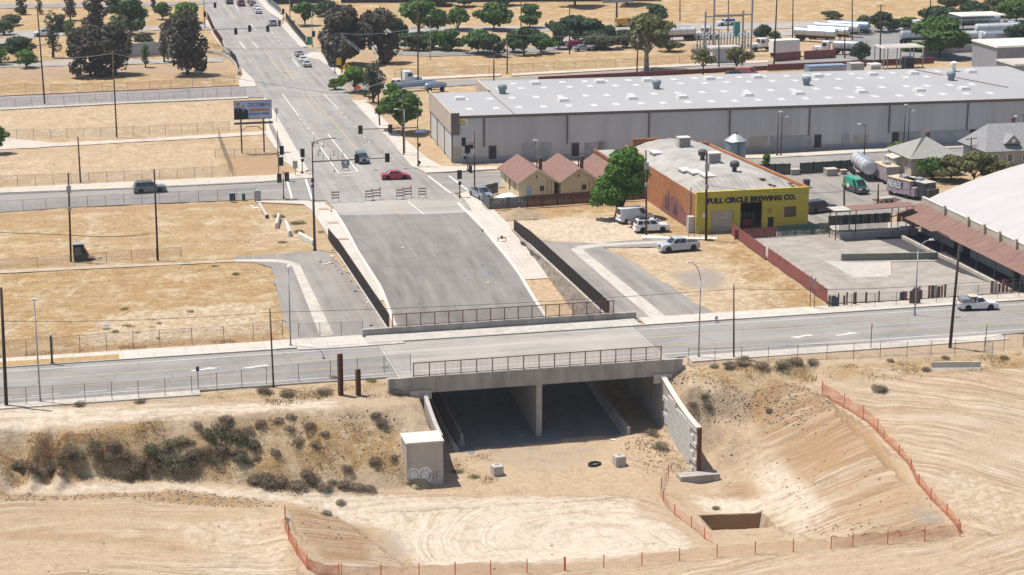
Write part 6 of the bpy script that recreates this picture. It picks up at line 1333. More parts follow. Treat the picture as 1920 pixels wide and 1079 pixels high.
for a in [
 (40,27,-2,26,'olive','small grey green tree at the upper left above the dry slope','tall'),(75,27,-12,14,'olive','thin tree cut by the top edge, left of the tall wooden pole','tall'),(8,66,38,34,'willow','light green tree at the left edge beside the freeway','round'),
 (34,116,70,64,'dark','rounded dark green tree at the left edge below the freeway','round'),(50,127,92,32,'bright','small bright green tree in front of the rounded dark one','round'),(2,122,92,26,'bright','bright green bush tree cut by the left edge','round'),(132,82,38,25,'green','slim green tree with a leaning pale trunk','tall'),(100,108,20,28,'dark','tall thin leaning tree right of the tall wooden pole','tall'),
 (170,142,46,84,'euc','wide dark eucalyptus with a greenish left side','weep'),(215,140,40,64,'euc','tall dark eucalyptus behind the pole with a pale crossarm','weep'),(180,76,-14,46,'euc','tall grey eucalyptus cut by the top edge','tall'),(132,38,-12,26,'euc','thin grey tree clump cut by the top edge','tall'),(247,64,-8,66,'willow','weeping bright green tree above the pale wall','weep'),
 (352,140,18,76,'euc','very large dark eucalyptus beside the curved side railing','weep'),(305,36,4,34,'green','green bushy tree right of the weeping one','round'),(348,44,6,58,'bright','light green bushy tree above the very large eucalyptus','round'),(273,126,84,15,'green','young slim tree in front of the pale wall','tall'),(308,116,58,24,'euc','half bare small tree right of the pale wall','tall'),(288,18,-6,12,'euc','small grey tree cut by the top edge','tall'),
 (572,48,4,46,'green','rounded green tree by the upper right signal','round'),(645,122,8,88,'euc','huge dark eucalyptus right of the avenue','weep'),(716,118,14,66,'euc','dark eucalyptus behind the pole with wires','weep'),(665,172,124,52,'bright','bushy green tree leaning over the sidewalk by the orange sign','round'),(700,192,118,44,'olive','grey olive tree behind the pole with a transformer','weep'),(756,249,170,82,'green','round green street tree beside the left end of the warehouse','round'),
 (786,64,2,74,'green','big green tree behind the tall reddish pole','round'),(772,94,62,44,'dark','dark green tree, leftmost of the freeway row','round'),(812,92,58,44,'green','second tree of the freeway row beside the curved lamp','round'),(846,95,54,42,'green','third tree of the freeway row','round'),(896,100,56,50,'green','fourth tree of the freeway row, on a forked trunk','round'),(925,106,66,38,'dark','fifth tree of the freeway row, lowest and nearest','round'),(962,98,58,34,'green','sixth tree of the freeway row','round'),(982,103,50,36,'dark','seventh tree of the freeway row','round'),(1014,100,62,40,'green','last tree of the freeway row, left of the dark pole','round'),
 (858,56,15,42,'green','green tree above the freeway row, left of two','round'),(926,56,5,56,'green','large green tree above the freeway row, right of two','round'),(993,52,8,37,'green','narrow green tree above the last trees of the row','tall'),(870,12,-20,44,'dark','dark tree at the top edge of the hillside','round'),(1047,92,44,26,'dark','slim dark tree left of the dark pole','tall'),(1078,80,32,76,'dark','broad dark green tree behind the red van','round'),(1141,74,48,30,'dark','small dark green tree right of the olive bush','round'),(1122,92,64,58,'olive','wide grey olive bush beside the freeway','round'),(1168,88,56,40,'olive','pale bush left of the big street tree','round'),
 (1228,40,8,52,'dark','dense dark tree on the hillside behind the big street tree','round'),(1432,76,46,32,'dark','round dark tree right of the substation','round'),(1452,80,58,24,'olive','low grey bush right of the round dark tree','round'),(1612,114,78,36,'dark','small dark tree in front of the parked tank truck','round'),(1618,62,30,28,'dark','thin grey green tree in the truck yard','tall'),(1652,60,22,44,'dark','dark green tree cluster in the truck yard','round'),(1676,58,36,32,'dark','small dark tree right of the cluster in the truck yard','round'),(1700,50,34,44,'green','green bush at the back of the truck yard','round'),
 (1762,108,34,100,'green','large round green tree in the truck yard','round'),(1762,40,14,70,'dark','dark green bushes behind the big yard tree','round'),(1830,38,6,60,'dark','dark tree behind the pale carport','round'),(1868,32,-6,60,'yolive','yellow green tree at the top right','round'),(1905,42,0,60,'green','green tree in the top right corner','round'),(1914,86,44,52,'dark','dense dark tree at the right edge above the blue grey shed','round'),(1790,22,-8,60,'olive','olive trees along the top edge at right','round'),(1718,96,88,50,'bright','low clipped hedge at the foot of the big yard tree','round'),
 (1683,306,266,40,'bright','small bright street tree left of the cream house','round'),(1437,312,288,16,'bright','tiny sapling by the brewery yard fence','tall'),(1748,336,296,52,'green','leafy shrub against the cream house','round'),(1783,340,292,64,'yolive','yellow green shrub in front of the white roofed hall','round'),(1826,342,286,74,'yolive','large flowering yellow green shrub around the wooden pole','round'),(1872,342,300,56,'yolive','yellow green shrub in front of the slate roofed house','round'),(-8,288,236,44,'bright','light green tree cut by the left edge above the cross street','round'),(-14,246,236,30,'bright','sparse green tree at the left edge','round'),(1680,304,298,30,'dark','dark shrub at the foot of the bright street tree','round'),
 (820,10,-26,54,'dark','dark tree at the top edge above the big green tree','round'),(950,10,-24,46,'dark','dark tree at the top edge above the large green tree','round'),(612,30,2,52,'dark','dark green tree behind the upper right signal','round'),(690,66,24,46,'olive','olive tree filling the gap between the dark eucalyptus','round'),(742,70,34,40,'dark','dark bushy tree left of the tall reddish pole','round'),(735,182,156,34,'bright','low green bush beside the transformer pole','round'),(628,168,148,26,'green','small green bush at the edge of the avenue sidewalk','round'),
 (228,40,-10,52,'dark','dark green tree behind the weeping tree','round'),(112,60,28,30,'euc','grey tree behind the thin leaning one','tall'),(322,70,34,34,'euc','grey brown bush left of the very large eucalyptus','round'),(268,84,62,40,'olive','olive bush behind the pale wall','round'),(1255,96,76,40,'olive','grey bush beside the substation fence','round'),(1105,70,50,40,'dark','dark bush behind the olive freeway bush','round'),(1000,72,56,34,'dark','low dark bush behind the freeway row','round'),(20,48,28,40,'olive','olive bush at the upper left edge','round'),(1560,36,22,40,'olive','low olive bush on the dry hillside','round'),(1860,60,44,40,'green','green bush among the tankers at the right edge','round')]:
    px, py, pt, wp, lf, lb, sh = a
    tree(px, py, pt, wp, lf, lb, None, n=int(600 + wp * 22), shape=sh, base=.06 if (py - pt) < 42 or sh == 'weep' else .17)
tree(1212, 133, 28, 92, 'yolive', 'tall street tree with a pale trunk behind the warehouse', n=1700, base=.36, bark=M_BARKP, trunk=.55)
tree(1318, 142, 92, 40, 'yolive', 'small tree in front of the utility hut, left of two', n=900, base=.38); tree(1380, 141, 88, 44, 'yolive', 'small round tree right of the utility hut', n=1100, base=.38)
bt = thing('tree', 'big dense green tree between the cream cottages and the brick wall', 'tree', (*W(1160, 408), 0)); rb_ = random.Random(5)
BL = [(.6, 0, 9.0, 2.3, 2.3, 1.1), (2.6, .4, 8.3, 2.0, 2.2, 1.2), (3.6, -.3, 6.6, 1.7, 1.9, 1.3), (-.4, -.6, 7.2, 2.2, 2.2, 1.4), (1.4, -1.0, 6.0, 2.4, 2.2, 1.3), (-2.2, .2, 5.3, 1.8, 1.9, 1.2), (-3.4, -.4, 3.9, 1.6, 1.8, 1.1), (-.6, -1.2, 4.2, 2.2, 2.0, 1.2), (2.3, -.8, 4.5, 2.0, 1.9, 1.0), (-4.0, .1, 2.7, 1.2, 1.4, .8), (3.9, .5, 5.1, 1.3, 1.5, .9), (1.9, .2, 9.9, 1.3, 1.3, .7), (-1.6, -.6, 2.9, 1.5, 1.5, .8)]
BL = [(x * .86, y, z, a * .9, b_, c * 1.05) for x, y, z, a, b_, c in BL]; b = MB(); b.tube((0, 0, -.2), (.1, 0, 1.2), .75, .55, 10).tube((.1, 0, 1.1), (-.3, 0, 2.4), .5, .36, 8).tube((.1, 0, 1.1), (.9, .1, 2.8), .45, .3, 8)
for q in BL: b.tube((.2, 0, 1.9), (q[0] * .8, q[1] * .8, q[2] - .3), .24, .06, 6)
b.build('trunk', M_BARK, bt, True); cloud(rb_, BL, 7200, .27).build('crown', LF['mulberry'], bt)
tree(1078, 12, -62, 78, 'dark', 'dark tree at the top edge shading the dry hillside, left of two', n=1600, base=.2); tree(1176, 8, -62, 80, 'dark', 'dark tree at the top edge shading the dry hillside, right of two', n=1600, base=.2)
# brown shrubs on the embankment and along the street, each a plant of its own
def shrub_mesh(seed, kind):
    rng = random.Random(seed); b = cloud(rng, [(rng.uniform(-.35, .35), rng.uniform(-.35, .35), rng.uniform(.25, .5), rng.uniform(.45, .7), rng.uniform(.45, .7), rng.uniform(.3, .5)) for _ in range(5)], 850, .058, .4)
    for _ in range(110):
        a = rng.uniform(0, 6.28); e = rng.uniform(.3, 1.3); L = rng.uniform(.6, 1.1); p = Vector((math.cos(a) * .1, math.sin(a) * .1, 0)); q = Vector((math.cos(a) * math.cos(e) * L, math.sin(a) * math.cos(e) * L, math.sin(e) * L * .9)); s = Vector((-math.sin(a), math.cos(a), 0)) * .014
        b.add([tuple(p - s), tuple(p + s), tuple(q)], [(0, 1, 2)])
    return b.mesh('shrub', LF[kind])
SHM = {k: [shrub_mesh(10 + i, k) for i in range(4)] for k in ('shrub', 'shrubg', 'weed', 'straw')}
def shrub(px, py, wpx, label, group, kind='shrub', hs=.8, name='dry_shrub', cat='shrub'):
    X, Y, Z = G(px, py); sc = F / math.hypot(X, Y, CAMH - Z); R = wpx / sc / 2
    o = link(name, SHM[kind][RNG.randrange(4)], None, (X, Y, Z - .08), RNG.uniform(0, 6.28)); f_ = RNG.uniform(.8, 1.2); o.scale = (R * f_, R / f_, R * hs * RNG.uniform(.7, 1.0)); tag(o, label, cat, group); return o
DENSE = [(130,848,40),(150,860,46),(175,845,44),(200,862,50),(215,838,44),(232,860,40),(60,880,40),(38,876,46),(95,878,36),(115,868,34),(75,892,28),(280,845,50),(300,865,46),(318,840,44),(340,870,52),(360,855,46),(330,885,50),(352,880,44),(252,885,46),(268,870,44),(240,895,38),(378,848,40),(395,820,54),(420,800,46),(440,825,52),(415,845,48),(460,812,44),(478,840,40),(455,860,40),(400,865,36),(372,800,34),(345,830,40),(290,885,34),(468,868,30),(430,790,36),(488,796,28)]
def clump(x, y):
    a = 'at the far left end of the embankment' if x < 120 else 'in the left clump of the embankment' if x < 245 else 'in the middle clump of the embankment' if x < 365 else 'in the right clump of the embankment'
    return ('upper dark brown shrub ' if y < (858 if x < 365 else 828) else 'lower dark brown shrub ') + a
DENSE += [(x + RNG.uniform(-22, 22), y + RNG.uniform(-9, 11), w_ * RNG.uniform(.4, .75)) for x, y, w_ in DENSE]
for p in DENSE: shrub(p[0], p[1], p[2] * 1.18, clump(p[0], p[1]), 'dark brown shrubs, ' + clump(p[0], p[1]), 'shrub' if RNG.random() < .6 else 'shrubg')
FOOT = [(475,905,44),(500,912,50),(530,908,52),(556,914,52),(585,906,46),(610,918,40),(640,912,36),(665,916,40),(690,918,34),(575,890,36),(495,895,36)]
for p in FOOT: shrub(p[0], p[1], p[2] * 1.25, 'dense brown brush along the foot of the left embankment', 'brown shrubs at the foot of the left embankment')
for px, py, w_, lb in ((520,790,34,'small brown shrub high on the embankment, left of the steel posts'),(545,805,36,'brown shrub on the upper embankment slope'),(580,800,40,'brown shrub in the middle of the upper embankment'),(548,784,30,'low brown tuft at the embankment top'),(560,832,38,'brown shrub halfway down the embankment'),(590,835,34,'small brown shrub halfway down the embankment'),(518,850,34,'brown shrub low on the left slope'),(610,815,30,'tiny brown shrub on the mid slope'),(712,795,44,'round brown shrub on the bare slope above the concrete block'),(705,780,34,'brown shrub just above the round one on the bare slope'),(700,868,42,'round dark shrub left of the concrete block'),(650,880,38,'round brown shrub on the lower bare slope'),(625,905,26,'small tuft at the slope foot'),(745,740,44,'wide brown shrub against the left end of the bridge'),(628,710,26,'round grey shrub behind the taller steel post'),(500,738,44,'low brown shrub at the street edge, leftmost clump'),(535,742,46,'low brown shrub at the street edge beside the thin pole'),(605,738,50,'wide brown shrub at the street edge left of the steel posts'),(490,735,34,'small brown shrub at the start of the street edge clump'),(265,755,32,'tumbleweed on the narrow near sidewalk, right of two'),(150,762,32,'tumbleweed on the narrow near sidewalk, left of two'),(740,860,26,'small shrub hugging the concrete block'),(640,945,34,'low dry brush on the spoil crest'),(610,965,30,'lower dry brush on the spoil crest')):
    shrub(px, py, w_, lb, None)
for px, py, w_, lb in ((1392,686,50,'brown shrub by the right street pole'),(1365,690,40,'low brown shrub left of the right street pole'),(1430,690,46,'brown shrub right of the right street pole'),(1465,690,50,'wide grey shrub on the knoll edge'),(1495,684,44,'brown shrub under the street fence'),(1340,690,30,'small brown tuft on the knoll'),(1520,682,36,'thin shrub at the end of the knoll clump'),(1655,733,50,'grey brown shrub standing alone on the graded plateau'),(1735,694,28,'round shrub left of the white barrier'),(1770,672,26,'small dark shrub behind the white barrier'),(1880,672,30,'grey shrub at the right end of the street edge'),(1672,678,22,'tiny tuft at the plateau edge'),(1395,672,26,'upright brown bush beside the right street pole'),(1282,775,30,'dark brown shrub behind the wing wall coping'),(1235,840,52,'brown tumbleweed on the rubble inside the right wing wall'),(1222,815,44,'twiggy dead brush in front of the shaded abutment'),(1300,760,26,'small shrub on the knoll face'),(1330,765,26,'green brown tuft on the knoll face'),(1440,772,24,'dark green tuft on the east slope'),(1320,745,32,'pale green shrub on the knoll face'),(1340,955,24,'grey tuft beside the trench')):
    shrub(px, py, w_, lb, None, 'shrub' if 'green' not in lb and 'grey' not in lb else 'shrubg')
for px, py, w_, lb in ((235,580,26,'largest green weed on the golden lot'),(202,618,22,'green weed beside the blue scrap on the golden lot'),(216,622,24,'green weed, right of the pair by the blue scrap'),(240,612,24,'green weed in the middle of the bare patch'),(284,614,18,'small green weed right of the bare patch'),(300,607,18,'tiny green weed farther right on the bare patch'),(258,625,18,'low green weed near the lot fence'),(295,635,16,'green tuft by the lot fence'),(360,585,22,'sparse green weed on the right of the golden lot'),(440,515,26,'green weed patch by the alley corner'),(400,500,18,'small green tuft beside the broken path'),(525,408,34,'green weed patch among the broken slabs, upper'),(555,420,40,'large green weed patch among the broken slabs'),(560,435,34,'lower green weed patch among the broken slabs'),(530,455,26,'green tuft below the broken slabs'),(600,436,20,'green tuft beside the slatted fence corner'),(1334,452,22,'round dry bush at the corner of the dirt lot'),(770,905,26,'green weeds at the foot of the concrete block'),(785,915,30,'bright weeds in front of the concrete block'),(860,885,34,'yellow green weeds on the sand right of the concrete block'),(890,895,30,'yellow green weeds near the first concrete cube'),(720,690,24,'green weeds left of the bridge end'),(700,715,34,'grey green brush between the steel post and the bridge')):
    shrub(px, py, w_, lb, None, 'weed', .5, 'green_weed', 'weed')
# straw tufts nobody could count
def tufts(name, areas, n, hmin, hmax, kind, seed):
    rng = random.Random(seed); b = MB()
    for poly, k in areas:
        q = [G(*p) for p in poly]; x0, x1 = min(p[0] for p in q), max(p[0] for p in q); y0, y1 = min(p[1] for p in q), max(p[1] for p in q); c = 0; tries = 0
        while c < n * k and tries < n * k * 6:
            tries += 1; x, y = rng.uniform(x0, x1), rng.uniform(y0, y1); ins = False
            for i in range(len(q)):
                (xa, ya), (xb, yb) = q[i - 1][:2], q[i][:2]
                if (ya > y) != (yb > y) and x < (xb - xa) * (y - ya) / (yb - ya) + xa: ins = not ins
            if not ins: continue
            if math.sin(x * .9) * math.sin(y * .7 + x * .3) + rng.gauss(0, .3) < .25: continue
            z = gz(x, y) - .02; c += 1
            for _ in range(3):
                a = rng.uniform(0, 6.28); h = rng.uniform(hmin, hmax); w_ = h * .28; dx, dy = rng.gauss(0, .25), rng.gauss(0, .25); ca, sa = math.cos(a) * w_, math.sin(a) * w_
                b.add([(x + dx - ca, y + dy - sa, z), (x + dx + ca, y + dy + sa, z), (x + dx + ca * .3 + rng.gauss(0, h * .3), y + dy + rng.gauss(0, h * .3), z + h)], [(0, 1, 2)])
    return tag(b.build(name, LF[kind]), kind='stuff')
tufts('dry_grass', [([(-20,510),(440,495),(505,510),(535,625),(470,645),(0,672)], 1.2), ([(-20,400),(480,382),(575,390),(580,468),(440,484),(0,500)], .8), ([(1340,455),(1372,452),(1540,572),(1440,588),(1400,530)], .45), ([(945,400),(1110,384),(1200,388),(1285,415),(1290,438),(1100,402)], .4), ([(365,744),(725,712),(735,738),(480,758)], .35), ([(-20,835),(170,808),(300,784),(330,800),(200,850),(-20,862)], .5), ([(1295,692),(1530,686),(1530,715),(1400,730)], .3), ([(1540,690),(1920,662),(1920,690),(1720,712),(1560,716)], .45), ([(470,785),(760,775),(755,880),(520,900)], .5), ([(0,895),(0,860),(500,850),(600,905),(300,896)], .4), ([(840,860),(930,850),(935,900),(860,905)], .1)], 900, .06, .20, 'straw', 4)
tufts('far_dry_grass', [([(-20,290),(410,262),(430,330),(-20,350)], .7), ([(-20,208),(460,188),(490,240),(-20,262)], .6), ([(740,122),(1000,105),(1340,90),(1440,117),(960,138)], .4), ([(-20,142),(440,140),(452,158),(-20,176)], .4), ([(600,2),(1900,2),(1900,40),(600,44)], .6)], 500, .08, .22, 'straw', 5)
LF['brush'] = leafmat('dry_brush', (.25, .17, .095), (.42, .305, .175), .5)
tufts('dry_brush', [([(0,893),(0,862),(480,785),(765,778),(755,905),(600,905),(300,896)], 1.0), ([(-20,835),(170,808),(320,784),(330,800),(200,850),(-20,862)], .35), ([(480,742),(725,716),(735,745),(480,762)], .25), ([(1255,700),(1530,688),(1530,716),(1400,738),(1340,790),(1300,770)], .4), ([(1540,692),(1920,662),(1920,690),(1720,712),(1560,716)], .25), ([(1195,800),(1245,815),(1295,885),(1200,885)], .15), ([(840,860),(930,850),(935,905),(850,920)], .12), ([(-10,668),(200,652),(520,632),(520,640),(200,658),(-10,676)], .2)], 1100, .08, .26, 'brush', 14)
def stones(name, areas, n, smin, smax, m, seed):
    rng = random.Random(seed); b = MB()
    for poly, k in areas:
        q = [G(*p) for p in poly]; x0, x1 = min(p[0] for p in q), max(p[0] for p in q); y0, y1 = min(p[1] for p in q), max(p[1] for p in q); c = 0; tries = 0
        while c < n * k and tries < n * k * 6:
            tries += 1; x, y = rng.uniform(x0, x1), rng.uniform(y0, y1); ins = False
            for i in range(len(q)):
                (xa, ya), (xb, yb) = q[i - 1][:2], q[i][:2]
                if (ya > y) != (yb > y) and x < (xb - xa) * (y - ya) / (yb - ya) + xa: ins = not ins
            if not ins: continue
            s = smin + (smax - smin) * rng.random() ** 3; z = gz(x, y); c += 1; v = []
            for dz, r in ((-.3, .8), (.25, 1), (.7, .5)):
                for i in range(5): a = i * 1.2566 + rng.uniform(-.3, .3); v.append((x + s * r * math.cos(a) * rng.uniform(.7, 1.2), y + s * r * math.sin(a) * rng.uniform(.7, 1.2), z + s * dz * rng.uniform(.8, 1.2)))
            b.add(v, [(i, (i + 1) % 5, 5 + (i + 1) % 5, 5 + i) for i in range(5)] + [(5 + i, 5 + (i + 1) % 5, 10 + (i + 1) % 5, 10 + i) for i in range(5)] + [(10, 11, 12, 13, 14)])
    return tag(b.build(name, m), kind='stuff')
M_CLOD = mat('dirt_clod', (.33, .24, .158), .95, .2, 2.5, bump=.3)
stones('dirt_clods', [([(-20,926),(380,922),(480,936),(530,948),(470,956),(300,942),(-20,944)], 2.2), ([(1180,800),(1250,810),(1300,885),(1200,890),(1170,850)], .9), ([(535,950),(600,955),(740,1040),(600,1060)], .15), ([(1385,738),(1490,716),(1565,758),(1500,800),(1400,790)], 1.1), ([(1500,985),(1560,1010),(1790,1003),(1700,985)], .25), ([(1400,740),(1560,740),(1760,960),(1600,1000),(1450,930),(1340,860)], .45), ([(1240,715),(1400,740),(1390,800),(1330,800)], .5), ([(480,780),(770,770),(760,900),(560,890)], .6), ([(-20,950),(1900,950),(1900,1075),(-20,1075)], .12), ([(930,395),(1010,393),(1020,412),(940,415)], .5)], 620, .03, .17, M_CLOD, 6)
# ------------------------------------------------------------------ poles, lamps, signals, signs, fences, small things
def wood_pole(px, py, tx, ty, label, r=.15, m=None, arms=(), z=None, name='utility_pole', extra=None):
    X, Y = W(px, py) if z is None else G(px, py)[:2]; z = 0 if z is None else gz(X, Y); H = top_z(X, Y, ty) - z
    lx = (RY(tx, ty, Y)[0] - X); t = thing(name, label, 'pole', (X, Y, z)); MB().tube((0, 0, -.3), (lx, 0, H), r, r * .72, 10).build('shaft', m or M_WOOD, t, True)
    for (f, w, ang) in arms:
        c = (lx * f, 0, H * f); dx, dy = math.cos(ang) * w / 2, math.sin(ang) * w / 2
        a = MB().tube((c[0] - dx, c[1] - dy, c[2]), (c[0] + dx, c[1] + dy, c[2]), .07, None, 6).build('crossarm', m or M_WOOD, t); q = MB()
        for u in (-.9, -.45, .45, .9): q.tube((c[0] + dx * u, c[1] + dy * u, c[2]), (c[0] + dx * u, c[1] + dy * u, c[2] + .22), .05, None, 6)
        q.build('insulators', M_CONC, a)
    if extra == 'transformer': MB().lathe((.35 + lx * .75, -.1, H * .72), [(.1, -.02), (.26, 0), (.26, .85), (.15, .95)], 12).build('transformer', M_STEEL, t)
    if extra == 'boxes': MB().box(lx * .8 - .3, lx * .8 + .3, -.35, -.15, H * .78, H * .86).build('junction_box', M_STEEL, t); MB().box(lx * .6 - .25, lx * .6 + .25, -.32, -.15, H * .58, H * .62).build('junction_box', M_CONC, t)
    t['top'] = (X + lx, Y, z + H); return t
P_ = {}
for key, a in dict(
 a1=((84,195),(70,17),'tall brown wooden pole at the left, by the dark eucalyptus trees'), a2=((219,257),(211,95),'brown wooden pole with a pale crossarm in the upper left field'), a3=((151,342),(146,257),'short thin brown pole beside the left cross street'),
 a4=((133,490),(128,325),'dark wooden pole with a burnt heap at its foot'), a5=((296,488),(289,318),'dark wooden pole right of the green station wagon'), a6=((12,762),(2,540),'thick dark pole at the left edge of the street'), a7=((513,725),(506,580),'thin brown pole at the street edge left of the bridge'),
 a8=((1376,672),(1376,535),'thin brown pole at the street edge right of the bridge'), a9=((1781,653),(1799,458),'leaning dark wooden pole at the right of the street'), b1=((1212,440),(1211,282),'brown wooden pole in front of the white wagon'), b2=((1324,450),(1325,283),'dark wooden pole in front of the mustard wall'),
 b3=((712,236),(706,112),'dark pole with a transformer at the edge of the avenue sidewalk'), b4=((784,160),(783,-20),'very tall reddish pole behind the blue tank trailers'), b5=((757,292),(755,175),'grey brown pole beside the round street tree'), b6=((641,138),(640,62),'pole with a square wire frame beside the yellow signs'), b7=((718,116),(717,30),'thin pole in front of the eucalyptus right of the avenue'),
 b8=((1068,101),(1068,12),'dark pole in the row of freeway trees'), b9=((1194,142),(1197,64),'brown pole left of the tall street tree'), c1=((926,152),(926,102),'short reddish pole behind the warehouse, left of two'), c2=((951,138),(951,76),'thin reddish pole behind the warehouse, right of two'), c3=((1451,128),(1457,-10),'thick dark pole in front of the white box trailer'),
 c4=((1486,82),(1487,-10),'dark pole on the dirt behind the white box trailer'), c5=((1598,77),(1598,-12),'dark pole with crossarms behind the parked tank trailers'), c6=((1650,128),(1652,8),'tall dark pole at the left corner of the white carport'), c7=((1744,40),(1745,-12),'dark pole on the hillside edge behind the big yard tree'), c8=((1822,312),(1821,258),'brown pole with white crossarms in the flowering shrubs'),
 c9=((1275,40),(1275,-5),'thin pole on the dry hillside'), d1=((1348,126),(1348,56),'thin pole in front of the utility hut'), d2=((1584,110),(1584,52),'thin pole beside the small dark tree'), d3=((1365,62),(1366,-10),'tall brown pole rising behind the substation'), d4=((977,50),(977,2),'thin grey pole on the dry hillside left of the narrow tree'), d5=((1646,386),(1647,345),'short brown post in the brewery yard by the scrap trailer'), d6=((1583,386),(1583,332),'thin grey pole between the green van and the stage canopy'), d7=((1690,368),(1690,325),'short brown post beside the lettered food truck')).items():
    (bx, by), (tx, ty), lb = a
    P_[key] = wood_pole(bx, by, tx, ty, lb, r={'a6': .2, 'a9': .19, 'b2': .19, 'c3': .2, 'a7': .11, 'a8': .11}.get(key, .15 if by > 200 else .17), m=M_WOODD if 'dark' in lb else M_WOOD,
        arms={'a2': ((.99, 3.4, .3),), 'b6': ((.98, 2.6, 0), (.9, 2.6, 0)), 'c8': ((.95, 2.6, .3), (.7, 2.2, .3), (.45, 1.8, .3)), 'b4': ((.60, 3.0, .2),), 'b9': ((.98, 2.5, .2),), 'a1': ((.62, 2.4, .2),), 'c5': ((.97, 2.6, .2), (.88, 2.4, .2)), 'b3': ((.97, 2.2, .4),), 'c6': ((.97, 2.4, .2),)}.get(key, ()), extra='transformer' if key == 'b3' else ('boxes' if key in ('a4', 'b1', 'b2') else None))
def cable(pts_, label, r=.035, sag=.5, name='overhead_cable', m=None):
    q = []
    for a, c in zip(pts_[:-1], pts_[1:]):
        a, c = Vector(a), Vector(c)
        for i in range(13): u = i / 12; p = a.lerp(c, u); p.z -= sag * 4 * u * (1 - u); q.append(tuple(p))
    return tag(MB().path(q, r, 4).build(name, m or M_STEELD), label, 'cable')
def pt(key, f=1.0): t = P_[key]; return (t.location.x, t.location.y, t.location.z + (t['top'][2] - t.location.z) * f)
a6 = pt('a6', .72); a7 = pt('a7', .96); a8 = pt('a8', .95); a9 = pt('a9', .62)
cable([(-45, 204.3, a6[2] + .2), a6, a7, a8, a9, (150, 204.5, a9[2] + .5)], 'dark cable strung along the near edge of the street, pole to pole', .028, .35)
cable([pt('b2', .62), (pt('b2')[0] + 20, pt('b2')[1], 6.0), (140, 262, 6.5)], 'cable running right from the dark pole past the mustard wall', .03, .6)
cable([(-40, 272, 7.5), pt('a4', .30), (pt('a5')[0] - 1.0, pt('a5')[1], 3.7)], 'slack dark cable hanging from the pole by the burnt heap', .05, .3)
cable([pt('a1', .50), pt('a2', .97), (50, 345, 9.5), (62, 360, 9)], 'pale cable crossing the upper left field to the avenue', .05, .5, m=M_STEEL)
cable([pt('b6', .98), pt('b4', .6)], 'wire bundle from the square frame pole to the tall reddish pole', .05, .6, m=M_STEEL); cable([pt('b4', .6), pt('b9', .95)], 'wire bundle running right over the freeway trees', .05, .8, m=M_STEEL)
for k in range(2): cable([pt('b6', .97 - .06 * k), (pt('b3')[0], pt('b3')[1], pt('b3')[2] - .2 - .4 * k)], 'wire from the square frame pole down to the transformer pole, %s strand' % ('upper', 'lower')[k], .035, .4, m=M_STEEL)
cable([pt('c8', .45), (122.5, 256.5, 6.2)], 'service wire from the crossarm pole to the white roofed hall', .03, .3)
def lamp(px, py, ty, ax, ay, label, m=None, r=.10, hook=True, name='street_lamp', y_arm=0.0):
    """arm tip given by the photograph point ax,ay"""
    X, Y = W(px, py); H = top_z(X, Y, ty); tx, tz = RY(ax, ay, Y + y_arm); dx = tx - X; dz = tz
    t = thing(name, label, 'street lamp', (X, Y, 0)); m = m or M_STEEL; MB().tube((0, 0, 0), (0, 0, .3), r * 1.8, r * 1.5, 10).build('base', m, t); MB().tube((0, 0, .3), (0, 0, H - (.9 if hook else 0)), r, r * .65, 10).build('shaft', m, t, True)
    if hook:
        q = [(dx * (1 - math.cos(u * math.pi / 2)) if False else dx * u ** 1.6, y_arm * u ** 1.6, (H - .9) + (dz - H + .9) * math.sin(u * math.pi / 2)) for u in np.linspace(0, 1, 8)]
        MB().path(q, r * .5, 6).build('arm', m, t)
    else: MB().tube((0, 0, H - .05), (dx, y_arm, dz), r * .5, None, 6).build('arm', m, t)
    d = 1 if dx >= 0 else -1
    if abs(y_arm) > abs(dx): MB().frus((dx - .14, dx + .14, y_arm - .45, y_arm + .3, dz - .08), (dx - .1, dx + .1, y_arm - .35, y_arm + .2, dz + .10)).build('lamp_head', M_WHITE, t)
    else: MB().frus((dx - .3, dx + .45 * 1, y_arm - .14, y_arm + .14, dz - .08), (dx - .2, dx + .3, y_arm - .1, y_arm + .1, dz + .10)).build('lamp_head', M_WHITE, t)
    return t
lamp(1715, 592, 458, 1746, 450, 'galvanised street lamp arching right in front of the plaza', hook=True); lamp(1310, 671, 512, 1292, 492, 'galvanised street lamp arching left beside the right end of the bridge'); lamp(545, 650, 500, 541, 499, 'slim grey street lamp at the left alley, its arm reaching over the street', y_arm=-3.4)
lamp(76, 755, 566, 63, 562, 'pale street lamp on the narrow sidewalk at the left'); lamp(807, 112, 42, 803, 30, 'pale green curved lamp in the row of freeway trees')
for px, py, ty, ax, ay, lb in ((1138, 292, 234, 1143, 235, 'brown lamp pole against the warehouse, third downspout from the left'), (1267, 262, 242, 1263, 243, 'short lamp pole seen over the brewery roof'), (1464, 292, 214, 1475, 219, 'brown lamp pole with a right hand lamp by the warehouse wall, left of the centre'), (1457, 293, 212, 1464, 210, 'grey lamp pole beside the brown one at the warehouse wall'), (1620, 300, 234, 1612, 233, 'brown lamp pole with a left hand lamp behind the green screen'), (1694, 278, 200, 1699, 197, 'tall dark lamp pole at the warehouse wall, left of a close pair'), (1702, 278, 204, 1712, 208, 'dark lamp pole at the warehouse wall, right of a close pair'), (1915, 282, 215, 1905, 218, 'dark lamp pole at the right edge by the slate roofed house'), (1008, 304, 262, 1003, 263, 'short lamp pole behind the first cream cottage'), (628, 138, 82, 620, 82, 'dark lamp pole left of the square frame pole'), (759, 288, 206, 742, 205, 'steel lamp standard on the avenue sidewalk by the round tree')):
    lamp(px, py, ty, ax, ay, lb, M_WOOD if 'brown' in lb else (M_STEELD if 'dark' in lb else M_STEEL), r=.11, hook=False)
